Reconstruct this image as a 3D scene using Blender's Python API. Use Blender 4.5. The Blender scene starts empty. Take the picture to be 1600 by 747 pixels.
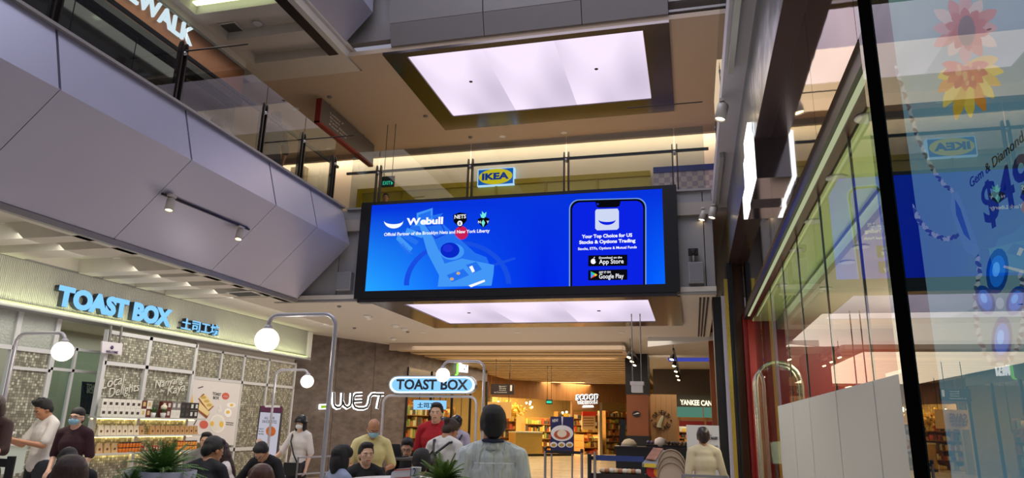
import bpy, bmesh, math, random
from mathutils import Vector, Matrix, Euler
R = math.radians
random.seed(7)
scn = bpy.context.scene
COL = scn.collection
# ---------------------------------------------------------------- camera
F = 1082.0
CAMP = Vector((0, 0, 1.6))
YAW, PITCH, ROLL = R(14.6), R(14.95), R(1.43)
_f = Vector((-math.sin(YAW)*math.cos(PITCH), math.cos(YAW)*math.cos(PITCH), math.sin(PITCH)))
_r = Vector((math.cos(YAW), math.sin(YAW), 0)); _u = _r.cross(_f)
CR = math.cos(ROLL)*_r + math.sin(ROLL)*_u
CU = -math.sin(ROLL)*_r + math.cos(ROLL)*_u
cam_d = bpy.data.cameras.new('camera'); cam_d.sensor_width = 36; cam_d.lens = F/1600*36
cam_d.clip_start = 0.05; cam_d.clip_end = 200
cam = bpy.data.objects.new('camera', cam_d); COL.objects.link(cam); scn.camera = cam
cam.matrix_world = Matrix(((CR.x, CU.x, -_f.x, 0), (CR.y, CU.y, -_f.y, 0), (CR.z, CU.z, -_f.z, CAMP.z), (0, 0, 0, 1)))
# ---------------------------------------------------------------- world, view
w = bpy.data.worlds.new('world'); scn.world = w; w.use_nodes = True
w.node_tree.nodes['Background'].inputs[0].default_value = (0.80, 0.80, 1.0, 1)
w.node_tree.nodes['Background'].inputs[1].default_value = 0.36
scn.view_settings.view_transform = 'Standard'; scn.view_settings.look = 'None'
scn.view_settings.exposure = -0.1; scn.view_settings.gamma = 1.0; scn.view_settings.use_curve_mapping = False
try:
    scn.cycles.max_bounces = 7; scn.cycles.diffuse_bounces = 3; scn.cycles.glossy_bounces = 4
    scn.cycles.transparent_max_bounces = 16; scn.cycles.sample_clamp_indirect = 4.0
    scn.cycles.use_denoising = True; scn.cycles.blur_glossy = 0.5
    scn.cycles.caustics_reflective = False; scn.cycles.caustics_refractive = False
except Exception: pass

def ray(x, y): return _f*F + CR*(x-800) - CU*(y-373.5)
def at(x, y, X=None, Y=None, Z=None):
    d = ray(x, y); i, v = (0, X) if X is not None else (1, Y) if Y is not None else (2, Z)
    return CAMP + d*((v-CAMP[i])/d[i])
def atp(x, y, A, B):       # on the upright plane through two ground points
    n = Vector((B[1]-A[1], A[0]-B[0], 0)); d = ray(x, y)
    return CAMP + d*((Vector((A[0], A[1], 0))-CAMP).dot(n)/d.dot(n))

# ---------------------------------------------------------------- lights
def area(name, loc, size, power, color=(1, 1, 1), dirv=(0, 0, -1), size_y=None, spread=None):
    l = bpy.data.lights.new(name, 'AREA'); l.energy = power; l.color = color
    l.shape = 'RECTANGLE'; l.size = size; l.size_y = size_y or size
    if spread: l.spread = R(spread)
    o = bpy.data.objects.new(name, l); COL.objects.link(o); o.location = loc
    z = -Vector(dirv).normalized(); x = Vector((0, 1, 0)).cross(z).normalized(); y = z.cross(x)      # long side always runs along world Y
    o.rotation_euler = Matrix((x, y, z)).transposed().to_euler(); return o
def spot(name, loc, dirv, power, color=(1, .82, .6), ang=80, blend=.6, r=.04):
    l = bpy.data.lights.new(name, 'SPOT'); l.energy = power; l.color = color; l.spot_size = R(ang); l.spot_blend = blend; l.shadow_soft_size = r
    o = bpy.data.objects.new(name, l); COL.objects.link(o); o.location = loc
    o.rotation_euler = Vector(dirv).to_track_quat('-Z', 'Y').to_euler(); return o
ORD = ('first', 'second', 'third', 'fourth', 'fifth', 'sixth', 'seventh', 'eighth', 'ninth', 'tenth', 'eleventh', 'twelfth', 'thirteenth', 'fourteenth', 'fifteenth', 'sixteenth', 'seventeenth', 'eighteenth', 'nineteenth', 'twentieth')
WARM = (1, .78, .52); LAV = (.90, .86, 1.0)
# upper gallery: warm downlights and coves; lower floor: warm-white shop light; daylight through the roof far above
area('atrium_skylight', (-3.2, 5.0, 16.0), 9, 1300, (.86, .86, 1.0), (0, 0, -1), 14)
area('upper_gallery_light', (-3.2, 15.2, 9.1), 8, 80, WARM, (0, 0, -1), 3)
area('upper_left_light', (-8.4, 7.0, 9.1), 1.4, 90, (1, .9, .8), (0, 0, -1), 10)
area('cafe_light', (-7.5, 9.0, 3.9), 4, 110, (1, .93, .84), (0, 0, -1), 9)
area('concourse_light', (-4.5, 18.0, 3.9), 8, 250, (1, .88, .72), (0, 0, -1), 6)
area('passage_light', (-5.5, 28.0, 3.75), 6, 700, (1, .82, .58), (0, 0, -1), 14)
area('upper_bounce_light', (-3.2, 15.2, 5.8), 8, 42, (1, .78, .6), (0, 0, 1), 3)
area('floor_bounce_light', (-5, 12, .3), 10, 150, (.80, .82, 1), (0, 0, 1), 20)


# ---------------------------------------------------------------- materials
_m = {}
def srgb(c):
    return tuple((x/255/12.92 if x/255 <= .04045 else ((x/255+.055)/1.055)**2.4) for x in c)
def mat(name, rgb, rough=.5, metal=0., emit=0., ecol=None, var=0., vscale=8., bump=0., bscale=60., alpha=1., spec=.5, coat=0., stretch=None):
    if name in _m: return _m[name]
    m = bpy.data.materials.new(name); m.use_nodes = True; n = m.node_tree; b = n.nodes['Principled BSDF']
    c = (*srgb(rgb), 1); b.inputs['Base Color'].default_value = c
    b.inputs['Roughness'].default_value = rough; b.inputs['Metallic'].default_value = metal
    b.inputs['Specular IOR Level'].default_value = spec
    if coat: b.inputs['Coat Weight'].default_value = coat; b.inputs['Coat Roughness'].default_value = .08
    if emit:
        b.inputs['Emission Color'].default_value = (*srgb(ecol or rgb), 1); b.inputs['Emission Strength'].default_value = emit
    if var or bump:
        tc = n.nodes.new('ShaderNodeTexCoord'); mp = n.nodes.new('ShaderNodeMapping'); n.links.new(tc.outputs['Object'], mp.inputs[0])
        if stretch: mp.inputs['Scale'].default_value = stretch
    if var:
        nz = n.nodes.new('ShaderNodeTexNoise'); nz.inputs['Scale'].default_value = vscale; nz.inputs['Detail'].default_value = 5
        n.links.new(mp.outputs[0], nz.inputs['Vector'])
        mx = n.nodes.new('ShaderNodeMix'); mx.data_type = 'RGBA'; n.links.new(nz.outputs['Fac'], mx.inputs[0])
        mx.inputs[6].default_value = (*[max(0, x*(1-var)) for x in c[:3]], 1); mx.inputs[7].default_value = (*[min(1, x*(1+var)) for x in c[:3]], 1)
        n.links.new(mx.outputs[2], b.inputs['Base Color'])
    if bump:
        nz = n.nodes.new('ShaderNodeTexNoise'); nz.inputs['Scale'].default_value = bscale; n.links.new(mp.outputs[0], nz.inputs['Vector'])
        bp = n.nodes.new('ShaderNodeBump'); bp.inputs['Strength'].default_value = bump; bp.inputs['Distance'].default_value = .02
        n.links.new(nz.outputs['Fac'], bp.inputs['Height']); n.links.new(bp.outputs[0], b.inputs['Normal'])
    _m[name] = m; return m
def glow(name, rgb, s=1.):
    if name in _m: return _m[name]
    m = bpy.data.materials.new(name); m.use_nodes = True; n = m.node_tree; n.nodes.clear()
    e = n.nodes.new('ShaderNodeEmission'); e.inputs[0].default_value = (*srgb(rgb), 1); e.inputs[1].default_value = s
    o = n.nodes.new('ShaderNodeOutputMaterial'); n.links.new(e.outputs[0], o.inputs[0]); _m[name] = m; return m
def glass(name, tint=(235, 242, 240), ior=1.5, rough=0.):
    if name in _m: return _m[name]
    m = bpy.data.materials.new(name); m.use_nodes = True; n = m.node_tree; n.nodes.clear()
    t = n.nodes.new('ShaderNodeBsdfTransparent'); t.inputs[0].default_value = (*srgb(tint), 1)
    g = n.nodes.new('ShaderNodeBsdfGlossy'); g.inputs['Roughness'].default_value = rough
    f = n.nodes.new('ShaderNodeFresnel'); f.inputs[0].default_value = ior
    x = n.nodes.new('ShaderNodeMixShader'); ge = n.nodes.new('ShaderNodeNewGeometry'); iv = n.nodes.new('ShaderNodeMath'); iv.operation = 'SUBTRACT'; iv.inputs[0].default_value = 1; n.links.new(ge.outputs['Backfacing'], iv.inputs[1])
    mu = n.nodes.new('ShaderNodeMath'); mu.operation = 'MULTIPLY'; n.links.new(f.outputs[0], mu.inputs[0]); n.links.new(iv.outputs[0], mu.inputs[1]); n.links.new(mu.outputs[0], x.inputs[0]); n.links.new(t.outputs[0], x.inputs[1]); n.links.new(g.outputs[0], x.inputs[2])
    o = n.nodes.new('ShaderNodeOutputMaterial'); n.links.new(x.outputs[0], o.inputs[0]); _m[name] = m; return m
def nodes_mat(name, fn):
    if name in _m: return _m[name]
    m = bpy.data.materials.new(name); m.use_nodes = True; fn(m.node_tree); _m[name] = m; return m

# ---------------------------------------------------------------- mesh building
class MB:
    def __init__(s): s.bm = bmesh.new()
    def add(s, vs, fs, smooth=False):
        v = [s.bm.verts.new(p) for p in vs]
        for f in fs:
            try:
                q = s.bm.faces.new([v[i] for i in f]); q.smooth = smooth
            except ValueError: pass
        return s
    def box(s, a, b, rot=None, c=None):      # two opposite corners, optional rotation matrix about c
        x0, y0, z0 = [min(a[i], b[i]) for i in range(3)]; x1, y1, z1 = [max(a[i], b[i]) for i in range(3)]
        v = [Vector(p) for p in ((x0,y0,z0),(x1,y0,z0),(x1,y1,z0),(x0,y1,z0),(x0,y0,z1),(x1,y0,z1),(x1,y1,z1),(x0,y1,z1))]
        if rot is not None:
            c = Vector(c) if c is not None else Vector(((x0+x1)/2, (y0+y1)/2, (z0+z1)/2)); v = [c+rot@(p-c) for p in v]
        return s.add(v, [(3,2,1,0),(4,5,6,7),(0,1,5,4),(1,2,6,5),(2,3,7,6),(3,0,4,7)])
    def poly(s, pts, t):                     # flat outline pushed out by vector t
        pts = [Vector(p) for p in pts]; t = Vector(t); n = len(pts)
        return s.add(pts+[p+t for p in pts], [tuple(range(n))[::-1], tuple(range(n, 2*n))]+[(i, (i+1) % n, n+(i+1) % n, n+i) for i in range(n)])
    def bar(s, p, q, w, h=None, up=(0, 0, 1)):
        p, q = Vector(p), Vector(q); d = (q-p).normalized(); u = Vector(up)
        if abs(d.dot(u)) > .98: u = Vector((0, 1, 0))
        a = d.cross(u).normalized(); b = a.cross(d).normalized(); h = h or w
        o = [a*w/2+b*h/2, -a*w/2+b*h/2, -a*w/2-b*h/2, a*w/2-b*h/2]
        return s.add([p+k for k in o]+[q+k for k in o], [(3,2,1,0),(4,5,6,7),(0,1,5,4),(1,2,6,5),(2,3,7,6),(3,0,4,7)])
    def tube(s, pts, r, n=10, caps=True, r2=None):
        pts = [Vector(p) for p in pts]; rings = []; m = len(pts); a = None
        for i, p in enumerate(pts):
            d = (pts[min(i+1, m-1)]-pts[max(i-1, 0)]).normalized()
            if a is None:
                a = d.cross(Vector((0, 0, 1)) if abs(d.z) < .9 else Vector((0, 1, 0))).normalized()
            a = (a-d*a.dot(d)).normalized(); b = d.cross(a); rr = r if r2 is None else r+(r2-r)*i/(m-1)
            rings.append([p+(a*math.cos(2*math.pi*k/n)+b*math.sin(2*math.pi*k/n))*rr for k in range(n)])
        vs = [v for g in rings for v in g]
        fs = [(i*n+k, i*n+(k+1) % n, (i+1)*n+(k+1) % n, (i+1)*n+k) for i in range(m-1) for k in range(n)]
        s.add(vs, fs, True)
        if caps: s.add(rings[0], [tuple(range(n))[::-1]]); s.add(rings[-1], [tuple(range(n))])
        return s
    def lathe(s, c, prof, n=20, axis=(0, 0, 1), smooth=True):   # prof: (radius, height)
        c = Vector(c); ax = Vector(axis).normalized(); a = ax.cross(Vector((0, 1, 0)) if abs(ax.y) < .9 else Vector((1, 0, 0))).normalized(); b = ax.cross(a)
        vs = [c+ax*h+(a*math.cos(2*math.pi*k/n)+b*math.sin(2*math.pi*k/n))*max(r, 1e-4) for r, h in prof for k in range(n)]
        m = len(prof)
        fs = [(i*n+k, i*n+(k+1) % n, (i+1)*n+(k+1) % n, (i+1)*n+k) for i in range(m-1) for k in range(n)]
        fs += [tuple(range(n))[::-1], tuple(range((m-1)*n, m*n))]
        return s.add(vs, fs, smooth)
    def ball(s, c, r, n=16, rot=None):
        r = (r, r, r) if isinstance(r, (int, float)) else r; c = Vector(c)
        m = max(6, n//2); vs = []
        for i in range(m+1):
            t = math.pi*i/m
            for k in range(n):
                p = Vector((r[0]*math.sin(t)*math.cos(2*math.pi*k/n), r[1]*math.sin(t)*math.sin(2*math.pi*k/n), r[2]*math.cos(t)))
                if i in (0, m): p += Vector((1e-5*math.cos(2*math.pi*k/n), 1e-5*math.sin(2*math.pi*k/n), 0))
                vs.append(c+(rot@p if rot is not None else p))
        return s.add(vs, [(i*n+k, (i+1)*n+k, (i+1)*n+(k+1) % n, i*n+(k+1) % n) for i in range(m) for k in range(n)]+[tuple(range(n)), tuple(range(m*n, (m+1)*n))[::-1]], True)
    def build(s, name, m, parent=None, bevel=0., recalc=True):
        if bevel:
            bmesh.ops.bevel(s.bm, geom=list(s.bm.edges), offset=bevel, segments=2, affect='EDGES', profile=.6)
        if recalc: bmesh.ops.recalc_face_normals(s.bm, faces=s.bm.faces)
        me = bpy.data.meshes.new(name); s.bm.to_mesh(me); s.bm.free()
        return link(name, me, m, parent)
def link(name, me, m, parent=None):
    if me.vertices:
        co = [v.co for v in me.vertices]
        xs = [c.x for c in co]; ys = [c.y for c in co]; zs = [c.z for c in co]
        base = Vector(((min(xs)+max(xs))/2, (min(ys)+max(ys))/2, min(zs)))
        me.transform(Matrix.Translation(-base))
    else: base = Vector((0, 0, 0))
    if m is not None and not me.materials: me.materials.append(m)
    o = bpy.data.objects.new(name, me); COL.objects.link(o)
    if parent is not None:
        o.parent = parent; base -= wbase(parent)
    o.location = base
    return o
def wbase(o):
    v = Vector((0, 0, 0))
    while o is not None: v += o.location; o = o.parent
    return v
def thing(name, label, cat, loc=(0, 0, 0), group=None):
    o = bpy.data.objects.new(name, None); o.empty_display_size = .1; COL.objects.link(o); o.location = loc
    return tag(o, label, cat, group)
def tag(o, label=None, cat=None, group=None, kind=None):
    if label: o['label'] = label
    if cat: o['category'] = cat
    if group: o['group'] = group
    if kind: o['kind'] = kind
    return o
def struct(o, label=None):
    o['kind'] = 'structure'
    if label: o['label'] = label
    return o
def sgroup(name, loc=(0, 0, 0)):
    o = bpy.data.objects.new(name, None); COL.objects.link(o); o.location = loc; o['kind'] = 'structure'; return o
def dup(o, off=None, parent=None, label=None):
    c = o.copy(); COL.objects.link(c)
    if parent is not None: c.parent = parent
    if off is not None: c.location = c.location+Vector(off)
    if label: c['label'] = label
    for ch in o.children: dup(ch, None, c)
    return c
# ---------------------------------------------------------------- lettering
def glyph_mesh(txt, bold=0., depth=.05, res=3, shear=0.):
    c = bpy.data.curves.new('t', 'FONT'); c.body = txt; c.size = 1; c.offset = bold; c.extrude = depth/2; c.resolution_u = res; c.shear = shear
    o = bpy.data.objects.new('t', c); COL.objects.link(o)
    me = bpy.data.meshes.new_from_object(o.evaluated_get(bpy.context.evaluated_depsgraph_get()))
    bpy.data.objects.remove(o); bpy.data.curves.remove(c); return me
def _bb(me):
    xs = [v.co.x for v in me.vertices]; ys = [v.co.y for v in me.vertices]
    return (min(xs), max(xs), min(ys), max(ys)) if xs else (0, 0, 0, 0)
def text(txt, a, b, up, h, m, parent, name='lettering', bold=.0, depth=.01, split=False, shear=0., res=3, out=None):
    """lettering from point a to point b (its ends on the base line), h tall along up"""
    a, b, up = Vector(a), Vector(b), Vector(up).normalized(); d = b-a; W = d.length; d = d/W
    full = glyph_mesh(txt, bold, 0, 1, shear); x0, x1, y0, y1 = _bb(full); bpy.data.meshes.remove(full)
    sx = W/(x1-x0); cap = glyph_mesh('H', bold, 0, 1); cy = _bb(cap); bpy.data.meshes.remove(cap)
    if not txt.isascii(): cy = (0, 0, y0, y1)
    sy = h/(cy[3]-cy[2]); nrm = d.cross(up)
    def place(me, dx):
        M = Matrix(((d.x*sx, up.x*sy, nrm.x, 0), (d.y*sx, up.y*sy, nrm.y, 0), (d.z*sx, up.z*sy, nrm.z, 0), (0, 0, 0, 1)))
        me.transform(Matrix.Translation(a+nrm*depth/2) @ M @ Matrix.Translation((dx-x0, -cy[2], 0)))
    outp = []
    if not split:
        me = glyph_mesh(txt, bold, depth, res, shear); place(me, 0); outp.append(link(name, me, m, parent))
    else:
        for i, ch in enumerate(txt):
            if ch == ' ': continue
            pre = glyph_mesh(txt[:i+1], bold, 0, 1, shear); px1 = _bb(pre)[1]; bpy.data.meshes.remove(pre)
            me = glyph_mesh(ch, bold, depth, res, shear); dx = px1-_bb(me)[1]; place(me, dx); outp.append(link('letter', me, m, parent))
    for o in outp:
        if o.data.materials and o.data.materials[0] is not m: o.data.materials.clear(); o.data.materials.append(m)
    return outp

# ================================================================= SHELL
CEIL = mat('ceiling_paint', (205, 198, 188), .7, var=.04)
CEIL2 = mat('upper_ceiling_paint', (190, 170, 150), .75, var=.04)
PANEL = mat('grey_metal_panel', (166, 166, 188), .34, .25, var=.05, vscale=1.5)
PANEL3 = mat('upper_grey_metal_panel', (140, 135, 134), .42, .3, var=.08, vscale=1.2)
GAP = mat('panel_gap_dark', (38, 30, 32), .7)
BLACK = mat('black_paint', (14, 14, 16), .4)
DARKM = mat('dark_metal', (52, 46, 46), .3, .6)
STEEL = mat('brushed_steel', (170, 168, 170), .28, .9)
BRONZE = mat('bronze_mirror', (112, 104, 104), .2, 1.)
WHITE = mat('white_paint', (225, 224, 222), .45)
TUBEG = mat('grey_painted_tube', (176, 174, 180), .35, .3)
PGLASS = glass('balustrade_glass', (226, 232, 232), 1.62)
TRIMS = mat('aluminium_edge', (150, 147, 146), .45, .15)

# floor
def fl(n):
    b = n.nodes['Principled BSDF']; b.inputs['Roughness'].default_value = .22
    tc = n.nodes.new('ShaderNodeTexCoord'); br = n.nodes.new('ShaderNodeTexBrick')
    br.inputs['Color1'].default_value = (*srgb((196, 180, 156)), 1); br.inputs['Color2'].default_value = (*srgb((172, 154, 130)), 1)
    br.inputs['Mortar'].default_value = (*srgb((120, 100, 78)), 1); br.inputs['Scale'].default_value = 1.
    br.inputs['Brick Width'].default_value = 1.2; br.inputs['Row Height'].default_value = .3; br.inputs['Mortar Size'].default_value = .006
    n.links.new(tc.outputs['Object'], br.inputs['Vector']); n.links.new(br.outputs['Color'], b.inputs['Base Color'])
FLOORM = nodes_mat('timber_look_floor', fl)
struct(MB().box((-22, -8, -.2), (8, 62, 0)).build('floor', FLOORM))

# ground-level ceiling, far part and left coffered part
sc = struct(MB().box((-24, 12.95, 4.0), (-9.2, 62, 4.12)).box((-9.2, 12.95, 4.0), (.5, 20.6, 4.12)).box((-2.0, 20.6, 4.0), (.5, 62, 4.12)).box((.5, 21, 4.0), (8, 62, 4.12)).build('ceiling', CEIL))
struct(MB().box((-9.2, 20.6, 4.25), (-2.0, 62, 4.37)).build('ceiling_passage', mat('passage_void_shade', (96, 76, 58), .8)))  # dark brown colour paints in the shade between the slats
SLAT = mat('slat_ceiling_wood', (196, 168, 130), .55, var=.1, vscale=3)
random.seed(3)
for k in range(17):                                   # wavy slats across the far passage
    y = 20.9+k*1.05
    x1 = -1.9-.115*k*0+(-.02*k)
    a, b2 = random.uniform(-.12, .12), random.uniform(-.1, .1)
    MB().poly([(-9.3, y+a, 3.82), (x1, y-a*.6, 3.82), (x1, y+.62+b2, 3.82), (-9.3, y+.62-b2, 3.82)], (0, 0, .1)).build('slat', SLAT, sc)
MB().bar((-1.95, 20.6, 3.9), (-1.95, 40, 3.9), .12, .25).bar((-9.3, 20.6, 3.9), (-1.95, 20.6, 3.9), .12, .25).build('edge_trim', CEIL2, sc)
sl = struct(MB().box((-24, -8, 4.25), (-8.03, 12.95, 4.4)).build('ceiling_left', CEIL))
yb = [5.9, 7.55, 8.25, 9.75, 10.3, 11.1, 11.9]
for k, y in enumerate(yb):
    MB().box((-11, y, 4.0), (-8.05, y+(.3 if k % 2 else .42), 4.25)).build('beam', CEIL, sl)
MB().box((-11, 12.4, 4.0), (-8.05, 12.95, 4.25)).build('beam', CEIL, sl)
MB().box((-8.35, -8, 4.0), (-8.04, 12.95, 4.25)).build('beam', CEIL, sl)
MB().box((-11, -8, 4.0), (-10.5, 12.95, 4.25)).build('beam', CEIL, sl)
# upper floor slabs
struct(MB().box((-16, -8, 5.5), (-7.3, 12.95, 5.75)).box((-16, 12.95, 5.5), (8, 22, 5.75)).box((1.3, -8, 5.5), (8, 12.95, 5.75)).build('floor_upper', mat('upper_floor_stone', (170, 160, 150), .3)))

# left bulkhead: folded metal panels hung on a dark carcass
T, Cc, Bt = (-7.12, 6.0), (-6.87, 5.17), (-8.03, 4.0)
wl = struct(MB().poly([(x-.06, -8, z) for x, z in (T, Cc, (Bt[0], Bt[1]+.05))]+[(-8.3, -8, 4.05), (-8.3, -8, 6.0)], (0, 20.82, 0)).build('wall_left', GAP))
seams = [-6.5, -4.2, -1.9, .4, 3.1, 5.7, 7.92, 10.08, 11.48, 12.84]
for a, b in zip(seams, seams[1:]):
    g = .018
    for P0, P1 in ((T, Cc), (Cc, Bt)):
        n = Vector((P1[1]-P0[1], 0, -(P1[0]-P0[0]))).normalized()
        if n.x > 0 and P0 is T: n = -n
        n = Vector((-abs(n.x), 0, n.z if n.z > 0 else -n.z)) if P0 is Cc else Vector((-abs(n.x), 0, -abs(n.z)))
        gg = g if P0 is T else .005
        MB().poly([(P0[0], a+gg, P0[1]), (P0[0], b-gg, P0[1]), (P1[0], b-gg, P1[1]), (P1[0], a+gg, P1[1])], n*.04).build('panel', PANEL, wl)
MB().box((-8.06, -8, 3.95), (-7.98, 12.84, 4.03)).build('edge_strip', TRIMS, wl)
MB().box((-7.3, -8, 5.98), (-7.05, 12.84, 6.02)).build('cap_strip', TRIMS, wl)

# far bulkhead below the upper gallery
FARP = mat('far_grey_panel', (150, 148, 150), .5, var=.04, vscale=2)
wf = struct(MB().box((-8.6, 13.1, 4.1), (.5, 13.3, 6.0)).build('wall_far', GAP))
for a, b in ((-8.5, -7.2), (-7.2, -5.5), (-5.5, -3.5), (-3.5, -1.5), (-1.5, -.15), (-.15, .33), (.33, .5)):
    MB().box((a+.008, 13.04, 4.08), (b-.008, 13.1, 5.99)).build('panel', FARP, wf)
MB().box((-8.6, 12.95, 3.98), (.5, 13.05, 4.03)).build('edge_strip', TRIMS, wf)
MB().box((-7.1, 12.98, 5.99), (.5, 13.3, 6.03)).build('cap_strip', TRIMS, wf)

# luminous ceiling panels
def lumf(n):
    n.nodes.clear(); e = n.nodes.new('ShaderNodeEmission'); o = n.nodes.new('ShaderNodeOutputMaterial')
    tc = n.nodes.new('ShaderNodeTexCoord'); mp = n.nodes.new('ShaderNodeMapping'); mp.inputs['Scale'].default_value = (.5, .12, 1)
    mp.inputs['Rotation'].default_value = (0, 0, .12)
    nz = n.nodes.new('ShaderNodeTexNoise'); nz.inputs['Scale'].default_value = 1.3; nz.inputs['Detail'].default_value = 1
    rp = n.nodes.new('ShaderNodeValToRGB'); rp.color_ramp.elements[0].position = .33; rp.color_ramp.elements[0].color = (*srgb((196, 184, 205)), 1)
    rp.color_ramp.elements[1].position = .55; rp.color_ramp.elements[1].color = (*srgb((240, 224, 246)), 1)
    n.links.new(tc.outputs['Object'], mp.inputs[0]); n.links.new(mp.outputs[0], nz.inputs['Vector']); n.links.new(nz.outputs['Fac'], rp.inputs[0])
    n.links.new(rp.outputs[0], e.inputs[0]); e.inputs[1].default_value = 1.2; n.links.new(e.outputs[0], o.inputs[0])
LUM = nodes_mat('luminous_film', lumf)
def lum_panel(x0, x1, y0, y1, z, fx0, fx1, fy0, fy1, label):
    t = thing('luminous_ceiling_panel', label, 'ceiling light', ((x0+x1)/2, (y0+y1)/2, z))
    xs = [x0, x0+(x1-x0)*.33, x0+(x1-x0)*.64, x1]
    for a, b in zip(xs, xs[1:]):
        MB().box((a+.004, y0, z), (b-.004, y1, z+.03)).build('diffuser', LUM, t)
    MB().box((fx0, fy0, z-.02), (x0-.01, fy1, z+.04)).box((x1+.01, fy0, z-.02), (fx1, fy1, z+.04)).box((x0-.01, fy0, z-.02), (x1+.01, y0-.01, z+.04)).box((x0-.01, y1+.01, z-.02), (x1+.01, fy1, z+.04)).build('mirror_frame', BRONZE, t)
    for sx, sy in ((.2, .45), (.78, .45)):
        MB().lathe((x0+(x1-x0)*sx, y0+(y1-y0)*sy, z-.012), [(.035, 0), (.045, .012)], 12).build('sprinkler_head', DARKM, t)
    return t
lum_panel(-5.7, -.67, 12.5, 15.55, 9.26, -6.2, -.15, 12.3, 16.35, 'big glowing lavender ceiling panel above the upstairs gallery')
lum_panel(-5.75, -.76, 13.3, 16.2, 3.97, -6.4, -.15, 13.06, 16.9, 'glowing white ceiling panel just below and behind the video screen')

# upper gallery: ceiling, back wall with cove, shop windows
cu = struct(MB().box((-7.0, 12.3, 9.3), (8, 17.7, 9.4)).box((-18, 12.95, 9.3), (-7.0, 17.7, 9.4)).box((-18, 12.0, 9.3), (-9.9, 12.95, 9.4)).box((-18, 17.6, 9.16), (8, 17.72, 9.4)).box((-18, 17.6, 9.7), (8, 18.4, 9.8)).build('ceiling_upper', CEIL2))
cl = struct(MB().box((-18, -8, 9.52), (-7.0, 13.0, 9.6)).build('ceiling_upper_left', CEIL))
MB().box((-7.42, -8, 9.3), (-7.05, 12.95, 9.52)).build('beam', CEIL, cl)
MB().box((-10.4, -8, 9.3), (-9.25, 12.95, 9.52)).build('beam', CEIL, cl)
for a, b in ((-8, -1), (.6, 1.4), (2.8, 3.5), (4.9, 5.6), (7.0, 7.7), (8.7, 9.3), (10.17, 10.53), (11.15, 11.58), (12.15, 12.95)):
    MB().box((-9.25, a, 9.3), (-7.42, b, 9.52)).build('beam', CEIL, cl)
MB().box((-9.2, 9.98, 9.44), (-7.45, 10.1, 9.47)).build('cove_strip', glow('cove_lime', (222, 240, 190), 3.), cl)
MB().box((-9.75, -8, 9.285), (-9.62, 12.2, 9.299)).box((-10.0, 12.08, 9.285), (-9.75, 12.2, 9.299)).build('slot_diffuser', GAP, cl)
CREAM = mat('cream_wall', (232, 222, 206), .6)
wb = struct(MB().box((-18, 18.2, 5.75), (8, 18.4, 9.75)).build('wall_back_upper', CREAM))
MB().box((-18, 17.82, 9.42), (8, 18.0, 9.46)).build('cove_light', glow('cove_led', (255, 232, 200), 11.), wb)
PIL = mat('stone_pilaster', (150, 134, 112), .5)
MB().box((-11.9, 18.0, 5.75), (-11.4, 18.2, 9.2)).build('pilaster', PIL, wb)
# L3 bulkheads
w3 = struct(MB().poly([(-6.0, 12.3, 9.42), (-6.0, 12.18, 9.85), (-6.0, 11.75, 12.5), (-6.0, 12.6, 12.5), (-6.0, 12.6, 9.42)], (5.85, 0, 0)).build('wall_far_top', GAP))
xs = [-6.0, -3.9, -1.85, -.15]
for a, b in zip(xs, xs[1:]):
    MB().poly([(a+.008, 12.25, 9.4), (b-.008, 12.25, 9.4), (b-.008, 12.1, 9.85), (a+.008, 12.1, 9.85)], (0, .06, 0)).build('panel', PANEL3, w3)
    MB().poly([(a+.01, 12.1, 9.86), (b-.01, 12.1, 9.86), (b-.01, 11.65, 12.5), (a+.01, 11.65, 12.5)], (0, .06, 0)).build('panel', PANEL3, w3)
w4 = struct(MB().box((-7.15, 12.32, 9.62), (-6.0, 12.5, 12.5)).build('wall_far_corner', PANEL3))
struct(MB().box((-.15, 12.3, 9.7), (8, 12.6, 12.5)).box((-.15, 12.28, 9.45), (8, 12.5, 9.5)).build('wall_far_top_right', PANEL3))
w5 = struct(MB().poly([(-7.35, -8, 9.36), (-7.2, -8, 9.36), (-6.45, -8, 10.2), (-6.45, -8, 12.5), (-7.35, -8, 12.5)], (0, 20.1, 0)).build('wall_left_top', GAP))
P0, P1 = (-7.19, 9.34), (-6.42, 10.2)
s3 = [-8, -3, .5, 3.6, 6.4, 9.3, 12.12]
for a, b in zip(s3, s3[1:]):
    MB().poly([(P0[0], a+.008, P0[1]), (P0[0], b-.008, P0[1]), (P1[0], b-.008, P1[1]), (P1[0], a+.008, P1[1])], (-.03, 0, .03)).build('panel', PANEL, w5)
    MB().poly([(P1[0], a+.008, P1[1]), (P1[0], b-.008, P1[1]), (P1[0]-.1, b-.008, 12.5), (P1[0]-.1, a+.008, 12.5)], (-.03, 0, 0)).build('panel', PANEL, w5)
MB().box((-7.4, -8, 9.28), (-7.18, 12.15, 9.36)).build('edge_strip', DARKM, w5)

# outer walls that close the place
struct(MB().box((-18.2, -8, 0), (-18, 22, 10)).build('wall_outer_left', CREAM))
struct(MB().box((8, -8, 0), (8.2, 62, 10)).build('wall_outer_right', CREAM))

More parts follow.
